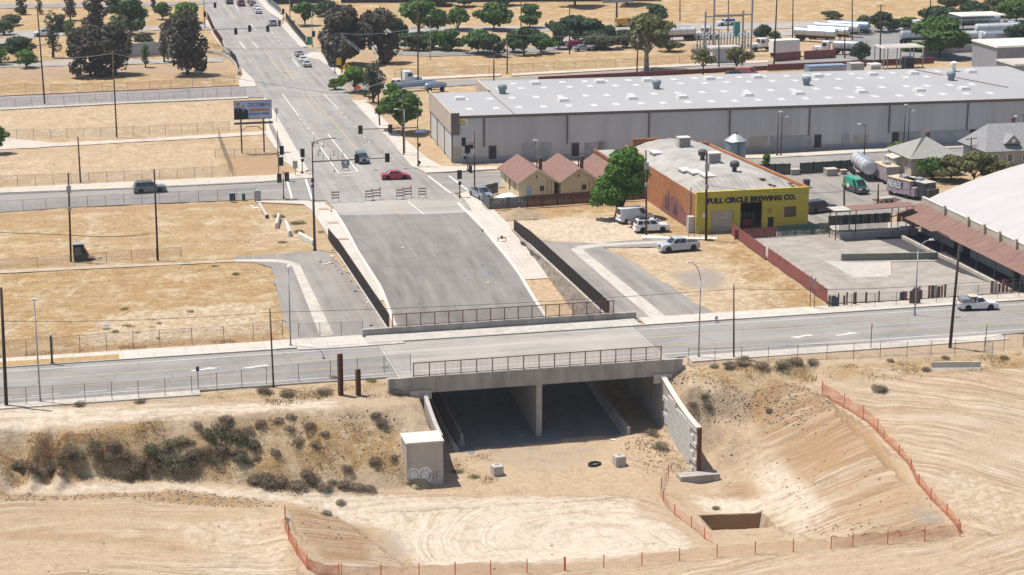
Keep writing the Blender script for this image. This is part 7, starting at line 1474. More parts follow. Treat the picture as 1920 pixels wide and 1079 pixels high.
# traffic signals
M_SIGR = mat('signal_pole_brown', (.11, .045, .035), .7, .12, 2); M_LENS = [mat('signal_red', (.25, .02, .015), .3, .05, 3), mat('signal_amber', (.28, .14, .02), .3, .05, 3), mat('signal_green', (.03, .25, .12), .3, .05, 3)]
def head(parent, x, y, z, face=-1, plate=True, s=1.0):
    """signal head; face -1 looks toward the near street"""
    o = MB().box(x - .17 * s, x + .17 * s, y - .12, y + .12, z - .53 * s, z + .53 * s).build('signal_head', M_BLACK, parent)
    if plate: MB().box(x - .36 * s, x + .36 * s, y - .02 - .13 * face, y + .02 - .13 * face, z - .72 * s, z + .72 * s).build('backplate', M_BLACK, o)
    for k in range(3): MB().lathe((x, y + .125 * face, z + (.35 - .35 * k) * s), [(.12 * s, -.012), (.12 * s, .012)], 12, axis='y').build('lens', M_LENS[k], o); MB().box(x - .15 * s, x + .15 * s, min(y + .13 * face, y + .34 * face), max(y + .13 * face, y + .34 * face), z + (.35 - .35 * k) * s + .13 * s, z + (.35 - .35 * k) * s + .16 * s).build('visor', M_BLACK, o)
    return o
def signal(px, py, ty, label, heads=(), arm=None, m=None, r=.09, hook=None, extra=None, name='traffic_signal', face=1, x0=None):
    X, Y = W(px, py); H = top_z(X, Y, ty); t = thing(name, label, 'traffic signal', (X, Y, 0)); m = m or M_SIGR
    MB().tube((0, 0, 0), (0, 0, .35), r * 1.9, r * 1.7, 10).build('base', m, t); MB().tube((0, 0, .35), (0, 0, H), r, r * .75, 10).build('shaft', m, t, True)
    if arm: (ax, ay), = (arm,); q, z = RY(ax, ay, Y); MB().tube((0, 0, z - .1), (q - X, 0, z), r * .8, r * .5, 8).build('mast_arm', m, t)
    for (hx, hy) in heads: q, z = RY(hx, hy, Y); head(t, q - X, 0, z, face)
    if hook: (ax, ay) = hook; q, z = RY(ax, ay, Y); MB().path([((q - X) * u ** 2 if u < 1 else q - X, 0, H - .7 + (z - H + .7) * math.sin(u * math.pi / 2)) for u in np.linspace(0, 1, 7)], r * .55, 6).build('lamp_arm', m, t); MB().box(q - X - .1, q - X + .5, -.14, .14, z - .08, z + .08).build('lamp_head', M_WHITE, t)
    for e in extra or ():
        q, z = RY(e[0], e[1], Y)
        if e[2] == 'ped': MB().box(q - X - .22, q - X + .22, -.18, .12, z - .25, z + .25).build('walk_signal', M_BLACK, t)
        if e[2] == 'name': MB().box(q - X - .95, q - X + .95, -.16, -.13, z - .28, z + .28).build('street_name_plate', mat('blue_name_plate', (.20, .34, .52), .5, .05, 1), t); b = MB(); [b.box(q - X - .75 + .25 * k, q - X - .6 + .25 * k, -.17, -.162, z - .08, z + .1) for k in range(6)]; b.build('plate_print', M_WHITE, t)
        if e[2] == 'sign': MB().box(q - X - .35, q - X + .35, -.12, -.09, z - .4, z + .4).build('sign_plate', M_CONCW, t)
    return t
signal(588, 379, 266, 'brown signal mast with two hanging heads and a curved lamp arm, left of the junction', heads=((669, 298), (726, 296)), arm=(732, 296), hook=(632, 259), extra=((586, 339, 'ped'), (586, 350, 'ped')), r=.13)
X, Y = W(590.5, 470); t = thing('steel_post', 'thick dark steel post at the dry lot corner by the slatted fence', 'post', (X, Y, 0)); MB().tube((0, 0, -.2), (-.05, 0, top_z(X, Y, 352)), .19, .15, 12).build('shaft', M_STEELD, t, True); MB().tube((0, 0, -.02), (0, 0, .12), .3, .3, 12).build('base_flange', M_STEELD, t)
signal(523, 340, 246, 'dark signal pole with heads on its right side at the left corner', heads=((528, 282), (527, 303)), m=M_STEELD, arm=(529, 290)); signal(567, 327, 300, 'short signal post with one head on top at the left corner', heads=((567, 287),), extra=((567, 301, 'ped'),)); signal(532, 373, 322, 'low red brown signal post with twin heads by the dry lot', heads=((524, 335), (538, 332)), arm=(538, 326), face=-1)
signal(784, 313, 212, 'brown signal mast with two heads and a blue street name plate beside the warehouse', heads=((676, 244), (732, 242)), arm=(672, 243), extra=((788, 246, 'name'), (786, 272, 'ped'), (786, 305, 'ped')), r=.12, face=-1)
signal(890, 358, 246, 'tall brown lamp and signal pole at the right corner near the cottages', heads=(), arm=(880, 268), extra=((886, 284, 'sign'),), r=.12); signal(877, 321, 272, 'signal post with a cluster of dark heads in front of the warehouse', heads=((869, 266), (875, 280), (883, 279)), arm=(869, 268), m=M_STEELD, extra=((872, 296, 'ped'),)); signal(862, 371, 342, 'short signal post with one head at the right corner of the ramp', heads=((862, 328),), extra=((862, 344, 'ped'),), face=-1)
signal(373, 140, 66, 'long pale signal arm reaching over the avenue from behind the large eucalyptus', heads=((442, 59), (468, 54), (502, 54)), arm=(505, 52), m=M_STEEL, r=.16); signal(384, 52, -20, 'tall grey signal pole at the upper left of the avenue', heads=((403, 10), (384, 27)), arm=(408, 5), m=M_STEEL, r=.14); signal(544, 45, -20, 'tall grey signal pole at the upper right of the avenue', heads=((547, 12),), m=M_STEEL, r=.14); signal(586, 88, 22, 'grey pole with a green lit signal beside the green road sign', heads=((588, 64),), arm=(566, 46), m=M_STEEL, r=.12); signal(531, 38, 28, 'small signal post on the upper right corner', heads=((531, 22),), face=-1); signal(524, 50, 44, 'small signal beside the blue grey van', heads=((524, 44),), face=-1); signal(550, 52, 48, 'green signal behind the upper right rail', heads=((550, 44),), m=M_STEEL)
# signs
def sign(px, py, ty, label, m, w, h, kind='rect', txt=None, pm_=None, name='road_sign', back=False):
    X, Y = W(px, py); H = top_z(X, Y, ty); t = thing(name, label, 'sign', (X, Y, 0)); MB().tube((0, .05, 0), (0, .05, H), .045, None, 6).build('sign_post', pm_ or M_STEELD, t)
    b = MB(); c = H - h / 2
    if kind == 'diamond': b.add([(0, -.02, c - h / 2), (w / 2, -.02, c), (0, -.02, c + h / 2), (-w / 2, -.02, c), (0, .02, c - h / 2), (w / 2, .02, c), (0, .02, c + h / 2), (-w / 2, .02, c)], [(0, 1, 2, 3), (7, 6, 5, 4), (0, 4, 5, 1), (1, 5, 6, 2), (2, 6, 7, 3), (3, 7, 4, 0)])
    else: b.box(-w / 2, w / 2, -.02, .02, c - h / 2, c + h / 2)
    pl = b.build('sign_plate', m, t)
    if txt == 'signal': 
        MB().box(-.2, .2, -.035, -.022, c - .5, c + .5).build('signal_symbol', M_BLACK, pl); [MB().lathe((0, -.04, c + .32 - .32 * k), [(.12, -.006), (.12, .006)], 10, axis='y').build('symbol_dot', M_LENS[k], pl) for k in range(3)]
    return t
M_SY = mat('sign_yellow', (.70, .42, .01), .5, .04, 1); M_SO = mat('sign_orange', (.72, .17, .03), .5, .04, 1); M_SG = mat('sign_green', (.03, .30, .22), .5, .04, 1)
sign(650, 141, 118, 'yellow diamond sign with a traffic light symbol beside the avenue', M_SY, 1.9, 1.9, 'diamond', 'signal'); sign(636, 128, 109, 'small yellow rectangular sign left of the yellow diamond', M_SY, 1.1, 1.6); sign(671, 178, 158, 'orange diamond work sign under the bushy green tree', M_SO, 1.6, 1.6, 'diamond'); sign(580, 85, 69, 'green road sign on the far bridge rail', M_SG, 1.3, 2.0)
sign(372, 728, 688, 'small grey sign plate on a thin post at the left street fence', M_STEELD, .35, .5); sign(554, 330, 302, 'pair of weathered sign plates at the left corner', M_PATH, .8, 1.3); sign(519, 230, 203, 'pale sign seen from behind beside the billboard', M_CONCW, .55, 1.0); sign(1633, 655, 607, 'thin post with a small orange marker at the right street edge', M_SO, .12, .3); sign(1848, 650, 609, 'thin yellow marker post by the right fence corner', M_SY, .12, .35); sign(947, 372, 352, 'sign', M_CONC, .3, .4) if False else None
for px, py, ty, lb in ((1519, 578, 518, 'grey sign post by the red sheet fence, left of two'), (1527, 580, 522, 'grey sign post by the red sheet fence, right of two')): sign(px, py, ty, lb, M_STEEL, .22, 1.3)
# billboard
X, Y = W(474, 287); t = thing('billboard', 'roadside billboard showing two people in dark suits, on two thin posts', 'billboard', (X, Y, 0))
bl, zt = RY(438, 190, Y); brx, _ = RY(509, 190, Y); _, zb_ = RY(474, 224, Y); bl -= X; brx -= X; w_ = brx - bl; M_BB = mat('billboard_blue', (.37, .45, .62), .5, .05, .5)
MB().box(bl, brx, -.05, .25, zb_, zt).build('panel', mat('billboard_frame', (.12, .13, .15), .6, .1, 1), t); MB().box(bl + .12, brx - .1, -.075, -.052, zb_ + .1, zt - .1).build('poster', M_BB, t)
cx = (bl + brx) / 2; hh = zt - zb_
text_on(t, 'headline', 'GROSSMAN', (bl + w_ * .66, -.085, zb_ + hh * .77), w_ * .58, hh * .24, mat('headline_navy', (.06, .09, .22), .6, .05, 1), .005, .01); MB().box(bl + w_ * .40, bl + w_ * .93, -.09, -.078, zb_ + hh * .42, zb_ + hh * .56).build('orange_band', mat('poster_orange', (.42, .20, .10), .6, .1, 1), t); text_on(t, 'phone_number', '(800)403 8888', (bl + w_ * .66, -.085, zb_ + hh * .27), w_ * .53, hh * .17, MATS['headline_navy'], .005, .02)
M_SUIT = mat('dark_suit', (.015, .017, .03), .7, .1, 1); M_SKIN = mat('printed_skin', (.42, .24, .17), .7, .06, 1); M_HAIR = mat('printed_hair', (.05, .03, .025), .7, .1, 1)
for k, (fx, top, hair) in enumerate(((.11, .93, M_HAIR), (.25, .84, mat('grey_hair', (.35, .32, .28), .7, .1, 1)))):
    px_ = bl + w_ * fx; z1 = zb_ + hh * top; yy = -.082 - .006 * k; q = MB(); q.add([(px_ - .75, yy, zb_ + .12), (px_ + .85, yy, zb_ + .12), (px_ + .8, yy, zb_ + hh * .5), (px_ + .35, yy, z1 - .95), (px_ - .35, yy, z1 - .95), (px_ - .72, yy, zb_ + hh * .5)], [(0, 1, 2, 3, 4, 5)]); q.build('printed_suit', M_SUIT, t)
    q = MB(); q.add([(px_ + .26 * math.cos(a), yy - .003, z1 - .55 + .38 * math.sin(a)) for a in np.linspace(0, 6.28, 14)[:-1]], [tuple(range(13))]); q.build('printed_face', M_SKIN, t); q = MB(); q.add([(px_ + .28 * math.cos(a), yy - .004, z1 - .38 + .26 * math.sin(a)) for a in np.linspace(0, math.pi, 9)], [tuple(range(9))]); q.build('printed_hair', hair, t)
    q = MB(); q.add([(px_ - .12, yy - .003, z1 - .95), (px_ + .12, yy - .003, z1 - .95), (px_ + .02, yy - .003, z1 - 1.7)], [(0, 1, 2)]); q.build('printed_shirt', mat('printed_blue', (.12, .25, .42), .7, .1, 1), t)
MB().box(bl - .1, brx + .1, -.55, -.1, zb_ - .75, zb_ - .45).build('catwalk', M_STEELD, t)
for px_ in (454, 496):
    q = RY(px_, 287, Y)[0] - X; MB().box(q - .12, q + .12, .26, .5, 0, zt - .5).build('post', M_STEELD, t)
qa, qb = RY(454, 287, Y)[0] - X, RY(496, 287, Y)[0] - X; MB().tube((qa, .38, 3.8), (qa + 1.0, .38, 4.6), .06).tube((qa + 1.0, .38, 4.6), (qb - 1.0, .38, 4.6), .06).tube((qb - 1.0, .38, 4.6), (qb, .38, 3.8), .06).build('brace', M_STEELD, t)
# chain link fences
def wire_fence(pl, h, label, step=3.0, veil_=True, base='flat', m=None, name='chain_link_fence', pw=.035):
    p = [(*W(*q), 0.0) if base == 'flat' else G(*q) for q in pl]; t = thing(name, label, 'fence', p[0]); o = p[0]; q = [p[0]]
    for a, c in zip(p[:-1], p[1:]):
        n = max(1, round(math.dist(a[:2], c[:2]) / step))
        for i in range(1, n + 1): u = i / n; x, y = a[0] + (c[0] - a[0]) * u, a[1] + (c[1] - a[1]) * u; q.append((x, y, 0 if base == 'flat' else gz(x, y)))
    po = MB().tube((0, 0, -.2), (0, 0, h + .05), pw, None, 6).mesh('post', m or M_GALV); rl = MB(); vb = MB()
    for a in q: link('post', po, t, (a[0] - o[0], a[1] - o[1], a[2] - o[2]), RNG.uniform(0, 3))
    for a, c in zip(q[:-1], q[1:]):
        A = Vector(a) - Vector(o); C = Vector(c) - Vector(o); rl.tube(A + Vector((0, 0, h)), C + Vector((0, 0, h)), .018, None, 4); vb.quad(A + Vector((0, 0, .05)), C + Vector((0, 0, .05)), C + Vector((0, 0, h)), A + Vector((0, 0, h)))
    rl.build('top_rail', m or M_GALV, t)
    if veil_: vb.build('wire_mesh', M_WIRE, t)
    return t
wire_fence([(0,672),(100,665),(200,657),(300,650),(420,643),(530,632)], 2.0, 'chain link fence along the golden lot above the sidewalk'); wire_fence([(560,632),(680,628)], 1.6, 'chain link fence closing the littered alley')
wire_fence([(0,763),(100,758),(160,754),(260,748),(360,740),(500,722),(620,710),(770,697)], 2.0, 'chain link fence along the near edge of the street, left of the bridge'); wire_fence([(1290,684),(1440,680),(1550,676),(1700,672),(1790,668),(1860,672)], 1.9, 'chain link fence along the near edge of the street, right of the bridge', base='terrain')
wire_fence([(1845,662),(1990,640)], 1.8, 'short chain link fence at the right edge of the street'); wire_fence([(1553,578),(1640,576),(1720,572),(1790,566)], 1.75, 'patched fence of mixed boards along the plaza front, left part', 3.0); wire_fence([(1795,566),(1870,562),(1990,552)], 2.0, 'green fabric fence along the plaza front, right part', 3.0)
rngs = random.Random(3)
X0_, Y0_ = W(1553, 577); t = thing('patchwork_fence', 'ragged row of red, green and grey slats along the plaza front', 'fence', (X0_, Y0_, 0))
for px in list(range(1556, 1575, 4)) + [1583, 1588, 1603, 1624, 1648, 1690, 1694, 1698, 1712, 1716, 1720, 1724, 1728, 1742, 1748, 1754, 1760, 1766, 1772] + list(range(1860, 1990, 7)):
    X, Y = W(px, 577 - (px - 1553) * .085); w_ = rngs.choice((.1, .14, .22)); MB().box(-w_, w_, -.02, .02, .05, rngs.uniform(1.2, 1.75)).build('slat', M_GREENF if px < 1575 or px > 1900 or px in (1690, 1694) else rngs.choice((M_REDF, M_RUST, M_CONC, M_RUST)), t, loc=(X - X0_, Y - Y0_ + .08, 0))
X, Y = W(1716, 571); MB().box(-.75, .75, -.03, .03, .05, 1.75).build('red_panel', M_RUST, t, loc=(X - X0_, Y - Y0_ + .14, 0))
wire_fence([(0,398),(130,390),(300,381),(480,374)], 1.7, 'chain link fence between the left cross street and the golden lot'); wire_fence([(0,350),(100,346),(300,338),(430,330)], 1.7, 'thin chain link fence above the left cross street'); wire_fence([(0,505),(140,498),(200,492),(340,482)], 1.4, 'low broken wire fence across the golden lot', 4)
wire_fence([(0,263),(220,257),(400,248),(430,245)], 1.8, 'chain link fence across the upper left field'); wire_fence([(0,204),(150,197),(300,190),(460,180)], 1.9, 'chain link fence along the upper left street'); wire_fence([(0,176),(240,171),(440,158)], 1.8, 'chain link fence below the freeway slope at the left', 5)
wire_fence([(740,146),(960,136),(1230,122),(1360,116)], 1.8, 'chain link fence along the dry strip behind the warehouse', 5); wire_fence([(410,262),(420,290),(436,330)], 1.9, 'chain link fence at an angle beside the billboard lot', 2.4); wire_fence([(505,240),(522,275),(530,300)], 1.9, 'chain link fence along the avenue sidewalk by the billboard', 2.0); wire_fence([(404,296),(440,296),(520,294)], 1.5, 'low chain link fence behind the billboard posts', 3)
wire_fence([(1395,112),(1395,100),(1300,98),(1275,96)], 1.9, 'chain link fence around the substation', 2.5)
wire_fence([(1291,446),(1313,446)], 2.0, 'open wire gate beside the mustard wall', 1.0, name='wire_gate')
def rail_fence(pl, h, label, m):
    p = [W(*q) for q in pl]; t = thing('bridge_rail', label, 'railing', (*p[0], 0)); n = 0
    for a, c in zip(p[:-1], p[1:]):
        d = Vector((c[0] - a[0], c[1] - a[1])); k = max(2, int(d.length / 2.2)); an = math.atan2(d.y, d.x); b = MB(); b.obox(((a[0] + c[0]) / 2 - p[0][0], (a[1] + c[1]) / 2 - p[0][1], .25), (d.length, .3, .5), an).obox(((a[0] + c[0]) / 2 - p[0][0], (a[1] + c[1]) / 2 - p[0][1], h), (d.length, .08, .1), an)
        for i in range(int(d.length / .35)): u = i * .35 / d.length; b.obox((a[0] + d.x * u - p[0][0], a[1] + d.y * u - p[0][1], (h + .5) / 2), (.05, .05, h - .5), an)
        b.build('rail_section', m, t)
    return t
rail_fence([(536, 36), (552, 58), (574, 84)], 1.9, 'grey rail along the right side of the avenue bridge', M_STEELD); rail_fence([(603, 97), (612, 112), (620, 128)], 1.9, 'short grey rail beside the right crosswalk below the green sign', M_STEELD); rail_fence([(494, -6), (508, 12), (527, 28)], 1.9, 'curved grey rail at the top right corner of the avenue', M_STEEL); rail_fence([(389, 36), (402, 64), (418, 88)], 1.9, 'dark rail along the left side of the avenue bridge', M_RUST)
# barricades, delineators, loose things on the road
def barricade(px, py, label, light, a=0):
    X, Y = W(px, py); t = thing('barricade', label, 'barricade', (X, Y, .02), a, 'barricades closing the ramp'); rr = 3
    for s in (-1, 1): MB().box(s * .55 - .03, s * .55 + .03, -.03, .03, 0, 1.55).build('upright', M_STEEL, t); MB().box(s * .55 - .04, s * .55 + .04, -.45, .45, 0, .06).build('foot', M_STEEL, t)
    for k in range(rr):
        o = MB().box(-.62, .62, -.055, -.032, .45 + k * .45, .65 + k * .45).build('board', M_CONC, t); b = MB()
        for i in range(4): x = -.55 + i * .3; b.quad((x, -.058, .45 + k * .45), (x + .14, -.058, .45 + k * .45), (x + .24, -.058, .65 + k * .45), (x + .1, -.058, .65 + k * .45))
        b.build('stripes', M_RUST if light else M_STEELD, o)
    if light: MB().lathe((.45, 0, 1.55), [(.05, 0), (.12, .1), (.12, .3), (.05, .38)], 10).build('warning_light', M_SO, t)
barricade(629, 378, 'lone striped barricade at the left kerb of the ramp', False); barricade(692, 376, 'striped barricade, left of the first close pair, with an orange lamp', True, .1); barricade(707, 374, 'striped barricade, right of the first close pair, with an orange lamp', True, -.1); barricade(750, 374, 'grey barricade, left of the second close pair', True, .05); barricade(765, 371, 'pale barricade beside a patch of white on the road, right of the second pair', True, .1); barricade(792, 371, 'striped barricade farthest right across the ramp', False, -.05); 
X, Y = W(648, 320); t = thing('barricade', 'wide grey barricade board standing in the marked pocket of the avenue', 'barricade', (X, Y, .02)); MB().box(-.7, .7, -.03, .03, .9, 1.7).build('board', M_STEEL, t); MB().box(-.45, .45, -.05, .05, .35, .9).build('board', M_STEEL, t)
for s in (-1, 1): MB().box(s * .5 - .04, s * .5 + .04, -.03, .03, 0, 1.4).build('upright', M_STEEL, t); 
MB().lathe((0, -.05, 1.35), [(.22, -.02), (.22, .02)], 14, axis='y').build('disc', M_WHITE, t)
dl = MB().tube((0, 0, 0), (0, 0, 1.0), .05, .045, 8).mesh('tube', mat('delineator_orange', (.42, .12, .07), .6, .1, 2)); db = MB().lathe((0, 0, 0), [(.2, 0), (.2, .05), (.06, .08)], 10).mesh('rubber_base', M_BLACK)
for k, (px, py) in enumerate(((588, 276), (595, 270), (606, 276), (600, 284), (597, 292), (606, 303), (620, 300), (626, 292), (634, 302), (642, 312), (627, 322), (643, 295), (589, 268))):
    X, Y = W(px, py); t = thing('delineator_post', 'slim orange red delineator post around the marked pocket of the avenue', 'road post', (X, Y, .02), 0, 'delineator posts in the avenue'); link('tube', dl, t); link('rubber_base', db, t)
# near street odds and ends
def hydrant(px, py):
    X, Y = W(px, py); t = thing('fire_hydrant', 'small grey fire hydrant on the sidewalk beside the dirt lot', 'hydrant', (X, Y, .13)); MB().lathe((0, 0, 0), [(.18, 0), (.18, .06), (.12, .08), (.12, .55), (.16, .57), (.13, .7), (.04, .78)], 12).build('barrel', M_STEEL, t); MB().tube((-.25, 0, .42), (.25, 0, .42), .06).build('nozzles', M_STEELD, t)
hydrant(1343, 605)
X, Y = W(1848, 655)
b_ = lambda px, py, ty, w, label: (lambda X, Y, Z, H: (lambda t: (MB().box(-w / 2, w / 2, -.03, .03, -.6, H).build('web', M_RUST, t), MB().box(-w / 2 - .03, -w / 2, -w / 2, w / 2, -.6, H).build('flange', M_RUST, t), MB().box(w / 2, w / 2 + .03, -w / 2, w / 2, -.6, H).build('flange', M_RUST, t)))(thing('steel_beam', label, 'steel beam', (X, Y, Z), .35)))(*G(px, py), top_z(*G(px, py)[:2], ty) - G(px, py)[2])
b_(639, 741, 664, .42, 'tall rusty steel beam planted upright left of the bridge'); b_(672, 742, 693, .40, 'shorter rusty steel beam planted upright beside the taller one')
def jersey(pa, pb, label, h=.95):
    a, c = G(*pa), G(*pb); d = Vector((c[0] - a[0], c[1] - a[1])); L = d.length; t = thing('concrete_barrier', label, 'barrier', (a[0], a[1], min(a[2], c[2]) - .08), math.atan2(d.y, d.x)); MB().ext([(-.3, 0), (.3, 0), (.3, .1), (.12, .4), (.08, h), (-.08, h), (-.12, .4), (-.3, .1)], 'x', 0, L).build('barrier_body', M_CONCW, t)
jersey((1745, 693), (1838, 691), 'long pale concrete barrier lying in dry grass on the plateau edge')
for pts_, lb in ((((520, 428), (524, 410)), 'upright pale concrete slab stuck in the weeds'), (((535, 422), (543, 443)), 'broken pale concrete slab leaning in the weeds'), (((560, 445), (588, 460)), 'long broken concrete slab beside the thick steel post')):
    a, c = W(*pts_[0]), W(*pts_[1]); d = Vector((c[0] - a[0], c[1] - a[1])); t = thing('concrete_slab', lb, 'rubble', (a[0], a[1], 0), math.atan2(d.y, d.x)); MB().ext([(-.2, -.1), (.35, -.1), (.28, .75), (0, .85), (-.15, .6)], 'x', 0, max(1.2, d.length)).build('slab_body', M_CONCW, t, bevel=.05)
a, c = W(487, 386), W(501, 409); t = thing('concrete_pipe', 'brown broken pipe lying in the golden lot', 'pipe', (a[0], a[1], 0)); MB().tube((0, 0, .25), (c[0] - a[0], c[1] - a[1], .25), .28, .28, 12).build('pipe_body', M_PATCHT, t); MB().tube((c[0] - a[0], c[1] - a[1], .25), ((c[0] - a[0]) * 1.02, (c[1] - a[1]) * 1.02, .25), .2, .2, 12).build('pipe_mouth', M_BLACK, t)
for px, py, s, m_, lb in ((436, 378, (.9, .6, 1.2), M_STEELD, 'dark utility cabinet beside the left cross street fence'), (457, 376, (.5, .5, 1.0), mat('cabinet_green', (.05, .11, .09), .6, .1, 1), 'small green utility cabinet beside the left cross street fence'), (483, 377, (1.0, .8, 1.6), M_STEEL, 'large grey signal cabinet by the junction corner'), (882, 324, (.5, .5, 1.1), M_BLACK, 'small black box at the warehouse corner')):
    X, Y = W(px, py); t = thing('utility_cabinet', lb, 'cabinet', (X, Y, .1)); MB().box(-s[0] / 2, s[0] / 2, -s[1] / 2, s[1] / 2, 0, s[2]).build('case', m_, t, bevel=.03); MB().box(-s[0] / 2 + .06, s[0] / 2 - .06, -s[1] / 2 - .02, -s[1] / 2 + .001, .1, s[2] - .1).build('door', m_, t)
t = thing('green_post', 'short dark green post with a white cap at the left sidewalk', 'post', (*W(98, 684), .1)); MB().tube((0, 0, 0), (0, 0, .25), .2, .15, 10).tube((0, 0, .25), (0, 0, 3.3), .12, .12, 10).build('shaft', mat('post_green', (.03, .06, .05), .6, .1, 1), t); MB().lathe((0, 0, 3.3), [(.14, 0), (.14, .2), (.05, .28)], 10).build('cap', M_WHITE, t)
# wrecked car heap under the pole
X, Y = W(152, 487); t = thing('burnt_heap', 'burnt vehicle shell and rubbish heaped at the foot of the dark pole', 'scrap heap', (X, Y, 0)); b = MB(); b.frus((-1.0, 1.1, -.7, .7, 0), (-1.0, .4, -.6, .6, 2.2)); b.build('cab_shell', M_BLACK, t, bevel=.08); MB().box(-.85, .1, -.73, -.68, .9, 1.9).build('window_opening', M_GLASSB, t); MB().obox((.75, -.1, 1.2), (.12, 1.2, 1.7), 0, 0, -.5).build('orange_door', mat('rust_orange', (.40, .12, .06), .7, .2, 2), t); MB().box(-1.05, .45, -.65, .65, 2.2, 2.3).build('roof', M_STEEL, t)
rng = random.Random(8)
for k in range(16): s = rng.uniform(.15, .5); MB().obox((rng.uniform(.2, 2.6), rng.uniform(-.9, .5), s * .3), (s, s * .8, s * .6), rng.uniform(0, 3), 0, rng.uniform(-.5, .5)).build('rubbish', rng.choice((M_WHITE, M_CONC, M_BLACK, M_RUST, M_PATCHT)), t)
# white cover beside the enclosed pickup, heap in the brewery yard
X, Y = W(952, 378); t = thing('white_tarp', 'crumpled white tarpaulin over a heap beside the enclosed pickup', 'tarpaulin', (X, Y, 0)); b = MB(); n = 12
for j in range(n + 1):
    for i in range(n + 1): u, v_ = i / n * 2 - 1, j / n * 2 - 1; b.v.append((u * 2.3, v_ * 1.8, max(0, 1.25 * (1 - u * u) * (1 - v_ * v_) ** .6 + .14 * math.sin(7 * u + 3 * v_) * math.cos(6 * v_)) + .02))
for j in range(n):
    for i in range(n): k = j * (n + 1) + i; b.f.append((k, k + 1, k + n + 2, k + n + 1)); b.m.append(0)
b.build('tarp_sheet', M_WHITE, t)
# litter
rng = random.Random(11); LC = [M_WHITE, mat('litter_blue', (.10, .25, .42), .6, .1, 2), mat('litter_pink', (.50, .25, .22), .6, .1, 2), M_CONC, M_BLACK]
def litter(px, py, label, s, m, cat='litter', name='litter', z=None):
    X, Y, Z = G(px, py) if z is None else (*W(px, py, z)[:2], z); b = MB(); a = rng.uniform(0, 3); pts_ = [(s * math.cos(a + i) * rng.uniform(.6, 1), s * .7 * math.sin(a + i) * rng.uniform(.6, 1)) for i in (0, 1.3, 2.5, 3.8, 5.1)]; b.add([(x, y, .02) for x, y in pts_] + [(0, 0, .14 * s + .04)], [(i, (i + 1) % 5, 5) for i in range(5)] + [(4, 3, 2, 1, 0)]); return tag(b.build(name, m, loc=(X, Y, Z + .03)), label, cat, 'litter scattered on the left alley' if 'alley' in label else None)
for k in range(46):
    v_ = rng.random() ** 1.3; px, py = 622 + v_ * 95 + rng.gauss(0, 7), 470 + v_ * 140 + rng.gauss(0, 7); litter(px, py, 'piece of litter on the left alley beside the slatted fence', rng.uniform(.12, .4), rng.choice(LC), z=.03)
for k in range(10): litter(610 + rng.gauss(0, 9), 496 + rng.gauss(0, 6), 'piece of litter on the left alley beside the slatted fence', rng.uniform(.15, .4), rng.choice(LC), z=.03)
litter(199, 611, 'scrap of bright blue plastic on the golden lot', .55, LC[1]); litter(616, 921, 'crumpled bright green tarp at the foot of the embankment', .7, mat('litter_green', (.03, .38, .19), .6, .1, 2), 'tarp', 'green_tarp'); litter(976, 818, 'pale blue rag on the shaded road under the bridge, left', .45, M_WHITE); litter(1010, 820, 'white scrap beside the pier base', .3, M_WHITE); litter(1150, 825, 'white scrap where sun meets shade by the right barrier', .4, M_WHITE)
for px, py, c, lb in ((873, 583, 0, 'white scrap on the ramp near the far bridge railing'), (755, 465, 0, 'white scrap on the upper ramp'), (780, 517, 1, 'pale blue scrap on the ramp, upper right'), (917, 513, 1, 'blue scrap on the right of the ramp'), (905, 497, 1, 'small blue scrap on the right of the ramp'), (870, 517, 1, 'tiny blue scrap in the middle of the ramp'), (915, 530, 0, 'white scrap lower right on the ramp')):
    X, Y, Z = Wp(px, py); o = litter(px, py, lb, .28, LC[c]); o.location = (X, Y, Z + .03)
for px, py, s in ((480, 390, .7), (472, 387, .5), (490, 394, .5)): litter(px, py, 'heap of pale rubble at the edge of the golden lot, near the signal cabinet', s, M_WHITE, 'rubble', 'rubble')['group'] = 'rubble by the signal cabinet'
X, Y, Z = G(1115, 872); t = thing('old_tyre', 'black tyre lying flat on the sand near the right concrete cube', 'tyre', (X, Y, Z + .1), .3); b = MB(); n = 20
for i in range(n):
    for j in range(8): a, c = 2 * math.pi * i / n, 2 * math.pi * j / 8; r = .62 + .17 * math.cos(c); b.v.append((r * math.cos(a), r * math.sin(a) * .8, .16 * math.sin(c)))
for i in range(n):
    for j in range(8): b.f.append((i * 8 + j, i * 8 + (j + 1) % 8, ((i + 1) % n) * 8 + (j + 1) % 8, ((i + 1) % n) * 8 + j)); b.m.append(0)
b.build('tyre_ring', M_TYRE, t)
# sidewalk plumbing on the right
X, Y, Z = Wp(941, 453, .13); t = thing('water_valve', 'dark backflow valve on the right ramp sidewalk', 'valve', (X, Y, Z)); MB().tube((-.6, 0, 0), (-.6, 0, .5), .05).tube((.6, 0, 0), (.6, 0, .5), .05).tube((-.6, 0, .5), (.6, 0, .5), .07).build('pipework', M_RUST, t); MB().lathe((0, 0, .5), [(.15, -.1), (.15, .25), (.22, .27), (.22, .31)], 10).build('valve_body', M_STEELD, t)
t = thing('dirt_pile', 'low brown pile of dirt in front of the slatted enclosure', 'dirt pile', (*W(975, 405), -.05)); b = MB(); n = 16
for j in range(n + 1):
    for i in range(n + 1): u, v_ = i / n * 2 - 1, j / n * 2 - 1; q = max(0, 1 - (u * u + v_ * v_)); b.v.append((u * 3.6, v_ * 2.6, q ** 1.2 * (1.0 + .35 * math.sin(5 * u + 2) * math.cos(4 * v_)) + .06 * math.sin(19 * u + 13 * v_) * q))
for j in range(n):
    for i in range(n): k = j * (n + 1) + i; b.f.append((k, k + 1, k + n + 2, k + n + 1)); b.m.append(0)
b.build('heap', M_CLOD, t, True)
